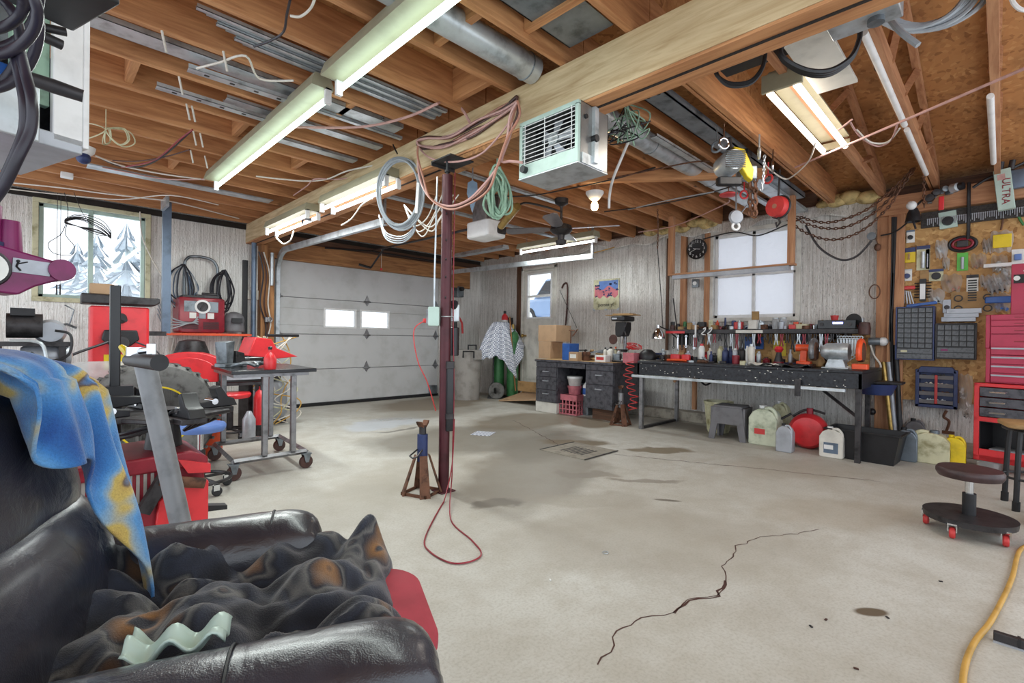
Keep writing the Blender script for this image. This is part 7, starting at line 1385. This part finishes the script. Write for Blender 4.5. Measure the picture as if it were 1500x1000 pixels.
q = P(1140, 303, 0, 4.6); t = T('hose_reel', 'round red cord reel hanging in front of the right window', 'reel', q, -pi/2-.3); B().lathe([(0, -.05), (.085, -.05), (.09, -.03), (.09, .03), (.085, .05), (0, .05)], ax='y', n=28).build('housing', 'redc', t); B().lathe([(.0, -.056), (.02, -.056), (.02, -.05), (0, -.05)], ax='y', n=14).build('hub', 'copperc', t); B().torus((0, .02, 0), .093, .01, 'y').build('rim', 'dksteel', t); B().tube([(0, 0, .09), (.01, 0, 2.55-q.z)], .008, 6).build('hanger', 'dksteel', t); B().tube([(.0, 0, -.09), (.02, 0, -.14), (-.01, 0, -.17), (-.02, 0, -.13)], .009, 6).build('hook', 'dksteel', t)
q = P(1067, 288, 0, 4.2); t = T('red_disc', 'flat red cap on a wire hanging below the joists', 'cap', q); B().lathe([(0, 0), (.07, .01), (.075, .02), (.03, .04), (0, .045)], n=20).build('cap', 'redc', t); B().cyl((0, 0, .04), (0, 0, 2.57-q.z), .004, n=5).build('wire', 'rust', t)
q = P(1078, 318, 0, 4.1); t = T('snatch_block', 'silver pulley block with a ring hanging above the window', 'pulley', q, -pi/4); B().lathe([(0, -.02), (.05, -.02), (.06, 0), (.05, .02), (0, .02)], (0, 0, 0), 'y', 20).build('cheek_plate', 'silverp', t); B().torus((0, 0, -.075), .028, .010, 'y').build('ring', 'white', t); B().tube([(0, 0, .05), (0, 0, 2.56-q.z)], .007, 6).tube([(.03, 0, .02), (.09, 0, .10)], .006, 6).build('hanger', 'steel', t)
for k, (x, y, m) in enumerate(((1050, 215, 'galv_dk'), (1060, 210, 'chrome'), (1112, 225, 'galv'), (1125, 262, 'redc'), (1090, 285, 'redb'), (1132, 245, 'chrome'))):
    q = P(x, y, 2, 2.42); tag(B().torus((0, 0, 0), .035, .009, 'x').tube([(0, 0, .03), (0, 0, 2.56-q.z)], .006, 5).build('shackle', m, loc=q, rz=k), ['dark shackle left of the hoist motor', 'bright shackle hanging above the hoist motor', 'steel shackle on the channel right of the yellow hook block', 'red shackle left of the red reel', 'bright red hook below the hoist chains', 'bright shackle above the red reel'][k], 'shackle')
# upper right: electrical box, grey coil, black loops
q = P(1250, 22, 2, 2.36); t = T('disconnect_box', 'grey metal electrical box fixed under the beam at the top', 'electrical box', (2.36, q.y-.02, 2.44)); B().bb(-.09, -.12, -.08, .11, .12, .1).build('case', 'galv', t, bev=.004); B().bb(-.1, -.125, -.085, -.09, .125, .105).build('cover', 'bluegray', t); B().cyl((.05, -.04, -.1), (.05, -.04, -.08), .03, n=12).build('conduit_nut', 'galv_dk', t); B().bb(-.05, -.1, .1, .05, .1, .13).build('mount', 'galv_dk', t)
q = PD(1345, -8, 2.2)
for k in range(8):
    b = B().torus((0, 0, 0), .21+.006*(k % 4), .010, 'y', 36, 6, 1, .62); M = Matrix.Rotation(-pi/4, 3, 'Z') @ Matrix.Rotation(.5+.03*k, 3, 'X'); b.v = [tuple(M @ V(p)) for p in b.v]
    tag(b.build('cable_coil', 'grayc', loc=q+V((.01*k, -.01*k, .012*(k % 3)))), 'turn of the thick grey cable coil hanging at the upper right', 'cable coil', 'grey cable coil at the upper right')
cable('cable', [PD(1300, 22, 2.15), PD(1318, 45, 2.1), PD(1345, 66, 2.05)], .013, 'grayc', 'stiff grey cable end sticking out below the coil', 'cable')
for k in range(3): cable('cable', [PD(x, y, 2.25+.03*k) for x, y in ((1170, 45), (1145, 65+2*k), (1148, 85+2*k), (1180, 102+3*k), (1215, 103+3*k), (1245, 85+2*k), (1258, 60), (1260, 40))], .011, 'black', 'black cable hanging in a wide U above the bright twin lamp', 'cable', 'black cable loops above the right lamp')
for k in range(3): cable('cable', [PD(x, y, 2.4) for x, y in ((1047, 92), (1050+k, 110+k), (1070, 122+2*k), (1100, 118+2*k), (1118, 95+k), (1123, 60))], .009, 'black', 'thin black cable loop under the beam left of the lamp', 'cable', 'thin black loops under the beam')
tag(B().bb(-.12, -.2, -.03, .12, .2, .03).build('metal_plate', 'black', loc=(2.75, .95, 2.62), bev=.004), 'black drilled steel plate tucked between trusses behind the electrical box', 'plate')
a, c = P(1165, 245, 2, 2.5), P(1520, 92, 2, 2.30)
tag(B().cyl((0, 0, 0), c-a, .008, n=8).build('pale_rod', 'pinkc', loc=a), 'long pale line strung from the hoist to the upper right corner', 'line')
for k, pts in enumerate((((1195, 208), (1185, 235), (1165, 255), (1150, 262), (1130, 250), (1118, 238)), ((1245, 178), (1260, 200), (1285, 214), (1305, 205), (1315, 180)), ((1255, 190), (1275, 208), (1300, 208), (1318, 188)), ((1235, 185), (1248, 175), (1240, 182), (1228, 190)))):
    cable('wire', [P(x, y, 2, 2.46) for x, y in pts], .006, ['whitec', 'pinkc', 'whitec', 'pinkc'][k], ['cream wire curling from the right lamp down to the channel', 'pink white wire drooping right of the bright twin lamp', 'second white wire drooping right of the bright twin lamp', 'short pink wire ends at the right of the bright twin lamp'][k], 'wire')
cable('wire', [PD(1480, -10, 2.0), PD(1485, 5, 2.0), PD(1500, 15, 2.0), PD(1530, 10, 2.0)], .008, 'white', 'white cable loop at the top right corner', 'cable')
# big sloping board in front of truss, beside lamp
tag(B().bb(0, -.10, 0, 1.0, .10, .02).build('ceiling_board', 'offwhite', loc=(2.35, .70, 2.545), bev=.003), 'white board tucked beside the bright twin lamp under the trusses', 'board')
# ------------------------------------------------------------------ left ceiling wires
W_ = lambda lab, m, r, z, *pts, g=None: cable('wire', [P(x, y, 2, z) for x, y in pts], r, m, lab, 'wire', g)
W_('black wire from the junction bowl swinging up to the joist', 'black', .006, 2.53, (148, 232), (175, 243), (210, 243), (240, 228), (280, 192))
W_('pale wire from the junction bowl along the joist to the lamp', 'whitec', .007, 2.53, (140, 228), (180, 243), (240, 255), (300, 263))
W_('dark brown wire crossing two joists left of the lamps', 'brown', .005, 2.53, (165, 235), (200, 236), (240, 230), (278, 219))
W_('red striped wire hanging from the joist near the second lamp', 'pinkc', .006, 2.53, (150, 245), (190, 253), (240, 262), (300, 262), (330, 256))
W_('long whitish wire over the left window and shelf', 'whitec', .007, 2.54, (20, 268), (90, 275), (150, 283), (210, 290), (260, 297), (350, 320))
W_('second whitish wire just above the left window', 'whitec', .006, 2.54, (0, 275), (60, 282), (120, 288), (180, 292), (250, 286), (320, 300))
W_('curling white wire between lamp and beam', 'whitec', .007, 2.53, (375, 258), (410, 262), (450, 265), (480, 262), (510, 250), (560, 240))
W_('white wire wandering across joists toward the beam', 'pinkc', .006, 2.53, (430, 286), (450, 272), (462, 262), (500, 262), (560, 250))
W_('thin black wire hanging in the top left joist bay', 'blackc', .006, 2.53, (372, 68), (395, 60), (415, 47), (420, 22), (425, 0))
W_('white and black wire loop on the joists by the first lamp', 'whitec', .006, 2.53, (425, 23), (440, 24), (455, 12), (462, -5))
W_('pale wire from slotted rails to lamp', 'whitec', .006, 2.53, (288, 100), (320, 92), (360, 82), (380, 115), (430, 118))
W_('red brown wire rising from junction to joists', 'redm', .006, 2.53, (178, 245), (225, 235), (262, 205), (282, 190))
for k, (x, y) in enumerate(((237, 45), (262, 112), (273, 152), (281, 155), (283, 192), (293, 195), (279, 220), (300, 228), (327, 75))):
    a = P(x, y, 2, 2.57); tag(B().cyl((0, 0, 0), (.02, -.0, -.10), .006, n=6).build('cable_end', 'whitec', loc=a), 'white cable stub sticking down from a left joist', 'cable', 'white cable stubs under the left joists')
q = P(155, 190, 2, 2.44); g = 'pale wire coil hanging at the upper left'
for k in range(7):
    r = random.Random(k+200); a = r.uniform(0, 3.1); R = r.uniform(.08, .14); cable('wire_coil', [q+V((0, 0, .0)), q+V((R*cos(a), R*sin(a), .04)), q+V((R*1.3*cos(a), R*1.3*sin(a), -.03)), q+V((R*.8*cos(a+.3), R*.8*sin(a+.3), -.07))], .004, 'cream', 'loop of the pale wire bow hanging below the upper left joists', 'wire coil', g, closed=True)
cable('wire', [q, V((q.x, q.y, 2.58))], .003, 'cream', 'wire holding the pale wire bow to the joist', 'wire')
q = P(122, 228, 2, 2.50); t = T('junction_bowl', 'white ceiling junction bowl with dark round socket at the upper left', 'junction box', q); B().lathe([(0, .07), (.08, .07), (.07, .03), (.04, .0), (0, .0)], n=22).build('bowl', 'white', t); B().ball((0, -.01, -.02), .05).build('socket', 'navy', t)
t = T('junction_box', 'small white square box on the joists above the left window', 'electrical box', P(98, 257, 2, 2.55)); B().rbox((0, 0, 0), (.09, .09, .045), .01).build('box', 'white', t)
# wires in front of the left window
q = P(135, 330, 1, YW-.35)
for k in range(9):
    r = random.Random(k+300); a = r.uniform(-.2, .35); cable('wire_coil', [q+V((-.22, 0, .05*a)), q+V((-.1, r.uniform(-.05, .05), .07+a*.1)), q+V((.08, 0, a*.2)), q+V((.16, 0, -.1+a*.1)), q+V((.05, 0, -.06-a*.1)), q+V((-.12, 0, -.03))], .004, 'dksteel', 'loop of the dark wire tangle hanging before the left window', 'wire coil', 'dark wire tangle before the left window', closed=True)
cable('wire', [q, q+V((-.08, 0, .12)), V((q.x-.15, q.y, 2.55))], .003, 'dksteel', 'wire hanging the dark tangle from the ceiling', 'wire')
q = P(90, 358, 1, YW-.2); cable('wire', [V((q.x+.02, q.y, 2.56)), q+V((.05, 0, .35)), q+V((.0, 0, .12)), q+V((-.1, 0, .0)), q+V((-.06, 0, -.1)), q+V((.08, 0, -.1)), q+V((.1, 0, .0)), q+V((.03, 0, .12)), q+V((.06, 0, .3))], .004, 'dksteel', 'teardrop loop of thin wire hanging in the left window', 'wire')
for k, x in enumerate((83, 88)): a = P(x, 425, 1, YW-.12); tag(B().cyl((0, 0, 0), (0, 0, 2.56-a.z), .003, n=5).cyl((0, 0, -.05), (0, 0, .06), .008, n=6).build('window_pull', 'dksteel', loc=a), ['left pull cord hanging in front of the left window', 'right pull cord hanging in front of the left window'][k], 'cord')
cable('wire', [P(205, 310, 1, YW-.05), P(208, 345, 1, YW-.05), P(222, 378, 1, YW-.08), P(240, 408, 1, YW-.3)], .007, 'whitec', 'white wire running from the window corner down to the steel rack', 'wire')
# beam / lamp area wires
cable('wire', [bp(405, 348, 2.0), bp(415, 357, 2.0), bp(425, 352, 2.0), bp(430, 338, 2.02)], .008, 'whitec', 'white wire drooping below the far twin lamp on the beam', 'wire')
cable('wire', [bp(500, 330, 2.0), bp(515, 320, 2.0), bp(530, 300, 2.0), bp(545, 290, 2.03)], .006, 'whitec', 'thin white wire hanging from the nearer twin lamp on the beam', 'wire')
t = T('black_bracket', 'black hook fixture with splayed wires on the beam between the twin lamps', 'hook', bp(443, 318, 2.05), -pi/2); B().tube([(-.06, 0, -.02), (-.02, 0, .05), (.04, 0, .05), (.08, 0, -.03)], .012, 6).tube([(.0, 0, .05), (.01, 0, -.08)], .012, 6).tube([(.05, 0, -.02), (.2, .02, -.06)], .018, 6).build('hook', 'black', t)
for k in range(5):
    r = random.Random(k+90); cable('wire', [bp(592, 300, 2.15), bp(605+6*k, 330+8*(k % 3), 2.15), bp(625+5*k, 320+5*(k % 2), 2.15), bp(640+8*k, 285, 2.2)], .005, 'whitec', 'thin white wire festooned between the wire coil and the column', 'wire', 'white wires between coil and column')
for k in range(4): cable('wire', [bp(555, 315, 2.1), bp(565, 340+3*k, 2.1), bp(590, 346+3*k, 2.1), bp(608, 330+2*k, 2.1), bp(600, 315, 2.1)], .006, 'grayc', 'grey wire loop sagging beneath the big coil', 'wire', 'wire loops below the big coil')
# red wall of joist-level pipe: side wires near the right wall top
cable('wire', [P(900, 362, 0, XW-.12), P(870, 370, 0, XW-.12), P(830, 378, 0, XW-.1), P(790, 382, 0, XW-.1)], .008, 'yelc', 'yellowish wire along the top of the foil wall by the side door', 'wire')
cable('wire', [P(1030, 350, 0, XW-.1), P(1075, 340, 0, XW-.1), P(1110, 345, 0, XW-.12), P(1150, 330, 0, XW-.12), P(1180, 318, 0, XW-.12)], .008, 'dksteel', 'dark wire along the torn foil above the right window', 'wire')
cable('wire', [P(820, 425, 0, XW-.05), P(845, 480, 0, XW-.05)], .004, 'dksteel', 'thin dark wire on the foil left of the poster', 'wire')
# ------------------------------------------------------------------ upper left shelf with hoses and gear
o = PD(92, 120, 1.32); RS = face(o)+.35
t = T('hanging_shelf', 'white framed storage shelf hung at the upper left corner', 'shelf', V((o.x, o.y, 0)), RS)
ztop, zbt = 2.57, 1.57
B().bb(-.02, 0, zbt, .045, .02, ztop).bb(.045, 0, zbt, .06, .16, ztop).build('front_post', 'white', t, bev=.003); B().bb(-.095, .02, 1.66, -.02, .045, ztop).build('side_panel', 'greenc', t, bev=.002)
B().bb(-.9, .0, zbt-.02, .045, .40, zbt+.02).build('bottom_board', 'silverp', t, bev=.003); B().bb(-.9, -.012, zbt-.02, -.05, 0, zbt+.12).build('front_board', 'galv', t, bev=.003); B().bb(-.9, .38, zbt, .045, .40, ztop).build('back_board', 'galv_dk', t); B().bb(-.9, .05, 1.96, -.1, .38, 1.98).build('middle_board', 'gplast', t)
def onshelf(x, y, z): return t.matrix_basis @ V((x, y, z))
bpy.context.view_layer.update(); MB = Matrix.Translation(V((o.x, o.y, 0))) @ Matrix.Rotation(RS, 4, 'Z'); onshelf = lambda x, y, z: MB @ V((x, y, z))
tag(B().bb(-.09, -.06, 0, .09, .06, .16).build('blue_box', 'blue', loc=onshelf(-.16, .12, zbt+.021), rz=RS, bev=.004), 'blue box standing inside the upper left shelf', 'box'); tag(B().bb(-.05, -.05, 0, .05, .05, .13).build('red_box', 'redc', loc=onshelf(-.17, .11, 1.981), rz=RS, bev=.004), 'red packet on the middle board of the upper left shelf', 'box')
tag(B().lathe([(0, -.003), (.11, -.003), (.11, .003), (0, .003)], ax='y', n=32).build('saw_disc', 'dksteel', loc=onshelf(.0, .13, 1.73), rz=RS), 'round dark saw blade behind the white shelf post', 'saw blade')
a, c = PD(36, 112, 1.15), PD(122, 141, 1.22); tag(B().tube([(0, 0, 0), (c-a)*.5, c-a], [.015, .017, .015], 14).build('iron_pipe', 'dksteel', loc=a), 'rough black iron pipe sticking out of the upper left shelf', 'pipe')
for k, (p0, p1, r) in enumerate((((40, 35), (97, 47), .010), ((45, 45), (91, 66), .012))): a, c = PD(*p0, 1.15), PD(*p1, 1.2); tag(B().cyl((0, 0, 0), c-a, r, n=10).build('steel_rod', 'dksteel', loc=a), ['upper dark rod poking through the white shelf post', 'lower dark rod poking through the shelf, flat tipped'][k], 'rod')
q = PD(100, -8, 1.08); tag(B().bb(-.07, -.10, 0, .055, .12, .10).build('black_case', 'black', loc=q-V((0, 0, .02)), rz=RS, bev=.006), 'black case at the very top above the white shelf post', 'case')
g = 'black hoses coiled at the upper left'
HC = [((-20, 20), 75, 62), ((-25, 5), 60, 40), ((-15, 40), 72, 90), ((-30, 60), 60, 72), ((-10, -10), 68, 80)]
for k, ((cx_, cy_), rx, ry) in enumerate(HC):
    pts = [PD(cx_+rx*cos(a), cy_+ry*sin(a), .82+.03*k+.02*sin(a*2)) for a in [2*pi*j/14 for j in range(14)]]
    cable('rubber_hose', pts, .0085, 'cablesheath', 'turn of black rubber hose coiled in front of the upper left shelf', 'hose', g, closed=True, n=10, k=4)
for k, off in enumerate((0, 9)): cable('rubber_hose', [PD(20+off, 75, .85), PD(30+off, 115, .85), PD(36+off*1.2, 150, .84), PD(36+off, 190, .84), PD(22+off*.5, 230, .83), PD(2+off*.4, 272, .83), PD(-15, 300, .83)], .0085, 'cablesheath', 'black rubber hose hanging down from the coil at the left edge', 'hose', 'black hose tails at the left edge', n=10)
# ------------------------------------------------------------------ leather armchair in the foreground
from mathutils import noise as NZ
O = V((.20, 1.04, 0)); RC = radians(66)
t = T('armchair', 'black leather armchair in the near left corner, turned toward the room', 'armchair', O, RC)
def arm(x, yf):
    rs = []; n = 30
    for k in range(25):
        u = k/24; y = yf+(.34-yf)*u; e = min(1, (1-(1-min(u*6, 1))**2)**.5+.02) if u < .17 else 1
        w, h = .098*(.72+.28*e), .12*(.6+.4*e); ring = []
        for j in range(n):
            a = 2*pi*j/n; c, s_ = cos(a), sin(a)
            wr = 1+.035*sin(a*9+u*3)*math.exp(-u*9)+.02*NZ.noise(V((c*2, u*9, s_*2+x)))
            ring.append((x+w*wr*math.copysign(abs(c)**.8, c), y+.012*NZ.noise(V((c*3, s_*3, u*5))), .50-.015*u+h*wr*math.copysign(abs(s_)**.85, s_)))
        rs.append(ring)
    a = B().rings(rs).build('armrest', 'leather', t, sub=1)
    B().tube([(x+.101*cos(b), -.12, .497+.123*sin(b)) for b in [pi*k/16-.2 for k in range(19)]], .0025, 5).build('seam', 'black', a)
    B().rbox((x, .0, .22), (.17, .62, .40), .03).build('side_panel', 'leather', t)
    pf = B(); pf.tube(smooth_path([(x-.05, yf+.005, .43), (x-.02, yf-.015, .47), (x+.03, yf-.01, .45), (x+.06, yf+.005, .50)], 4), .014, 8); pf.build('gathered_front', 'leather', a)
arm(.285, -.235); arm(-.285, -.41)
B().rbox((0, -.03, .38), (.40, .56, .15), .04).build('seat_cushion', 'leather', t); B().rbox((0, .0, .17), (.42, .56, .28), .03).build('base', 'leather', t)
def backf(x0, x1, z0, z1, y0, y1, th, nm, bulge=.05):
    def f(u, v):
        a = 2*pi*u; q = math.copysign(abs(sin(a))**.55, sin(a)); c = math.copysign(abs(cos(a))**.55, cos(a)); s = (1-abs(2*v-1)**3.2)**.45 if 0 < v < 1 else 0
        x = (x0+x1)/2+(x1-x0)/2*c*(.80+.2*s); z = z0+(z1-z0)*v; y = y0+(y1-y0)*v
        return V((x, y+th*q*s+.012*NZ.noise(V((x*7, z*7, 0))), z))
    return B().grid(lambda u, v: f(v, u), 20, 36).build(nm, 'leather', t)
backf(-.33, .27, .36, .74, .22, .28, .10, 'back_cushion'); backf(-.33, .27, .66, .955, .29, .355, .095, 'head_cushion'); 
B().rbox((-.02, .375, .47), (.54, .10, .82), .04, rot=(-.12, 0, 0)).build('back_shell', 'leather', t)
for x in (-.2, .2):
    for y in (-.22, .2): B().cyl((x, y, 0), (x, y, .05), .022, n=10).build('foot', 'black', t)
MT = Matrix.Translation(O) @ Matrix.Rotation(RC, 4, 'Z')
# blankets
m_fabric('fleece_blue', [(.0, '16305f'), (.36, '1f4f96'), (.46, '3a7cc0'), (.53, '5a98d0'), (.57, '8fa8b8'), (.60, 'c8b060'), (.645, 'bfa258'), (.66, '6a5848'), (.70, '4a86c4'), (1, '1d2c58')], 8, seed=3.1)
m_fabric('fleece_dark', [(0, '0c0e16'), (.38, '12151e'), (.49, '2a303e'), (.515, '20242e'), (.555, '60605e'), (.575, '1c202a'), (.69, '8a6238'), (.72, '1e222c'), (1, '3a4150')], 9, seed=8.0)
def blue(u, v):
    # u along the top edge (near -> far), v from behind, over the top, down the front
    x = -.42+.70*u; L = .10+max(0, u-.5)*.95+.16*max(0, (u-.78)/.22); back = .22
    s = -back+(back+L+.05*sin(u*23))*v; fold = .020*abs(sin(u*17+v*2.4))-.01+.012*sin(u*34+v*3)+.012*sin(u*61+v*5+1)+.022*NZ.noise(V((u*6, v*2.5, 2)))
    r = .10
    if s < -r: y, z = .37+.10+.02, .955+(s+r)*.95
    elif s < r*1.2: a = (s+r)/(2.2*r)*pi; y, z = .37+.125*cos(a), .955+.055*sin(a)+.0
    else: y, z = .232-(s-r*1.2)*.26, .955-(s-r*1.2)*.95
    k = max(0, min(1, (s+.05)/.15)); n = V((0, -.9, .4))
    p = V((x, y, z))+n*(fold*.9*k+.012)
    if u > .80: q = (u-.8)/.2; p.z -= .07*q*q*(1-k*.5)
    p.x -= .30*max(0, .72-p.z)*(1 if s > 0 else 0)*(.5+u*.5)
    return p
o = B().grid(blue, 110, 56).build('blue_blanket', 'fleece_blue', solid=.006); o.matrix_world = MT; o.location = O; o.rotation_euler = (0, 0, RC)
tag(o, 'bright blue and yellow fleece blanket draped over the armchair back', 'blanket')
def dark(u, v):
    x = -.235+.47*u; y = -.385+.56*v
    n = NZ.noise(V((x*5, y*5, 1.3))); n2 = NZ.noise(V((x*11+y*4, y*9, 4.2))); r = abs(NZ.noise(V((x*4.5+n*.7, y*5.5-n*.6, 7.7)))); r2 = abs(NZ.noise(V((x*9, y*11+n, 2.7))))
    w_ = x*15+y*9+n*5.5; h = .525+.03*n+.010*n2+.034*(abs(sin(w_*.6))-.6)*-1.1+.016*sin(x*9-y*31+n*4+n2)+.010*sin(w_*2.9+n2*3)+.007*sin(x*60+y*38+n*6)
    e = max(0, (u-.72)/.28); h += .055*e*e*(3-2*e)*max(.25, 1-abs(v-.22)*1.6); h += .012*NZ.noise(V((x*22, y*26, 3)))+.02*abs(NZ.noise(V((x*8+3, y*7+n, 9))))
    b_ = max(0, (.10-v)/.10); h -= .07*b_*b_; h += .03*max(0, (v-.8)/.2)
    return V((x+.02*n2+.02*n, y+.03*n, h))
o = B().grid(dark, 110, 110).build('dark_blanket', 'fleece_dark', solid=.006); o.location = O; o.rotation_euler = (0, 0, RC); tag(o, 'dark grey patterned fleece blanket crumpled on the armchair seat', 'blanket')
o = B().rbox((.02, -.28, .465), (.38, .34, .028), .09, seg=8).build('red_cushion', 'redc2' if 'redc2' in MC else pm('redc2', 'a83a48', .8, 0, .08, 9, .1)); o.location = O; o.rotation_euler = (0, 0, RC); tag(o, 'flat red seat pad poking out from beneath the dark blanket', 'cushion')
o = B().grid(lambda u, v: V((-.20+.06*u, -.10+.13*v, .590+.008*sin(u*9+v*4)+.012*sin(v*14))), 16, 24).build('pale_cloth', 'mint', solid=.004); o.location = O; o.rotation_euler = (0, 0, RC); tag(o, 'pale green cloth lining showing at the near edge of the dark blanket', 'cloth')
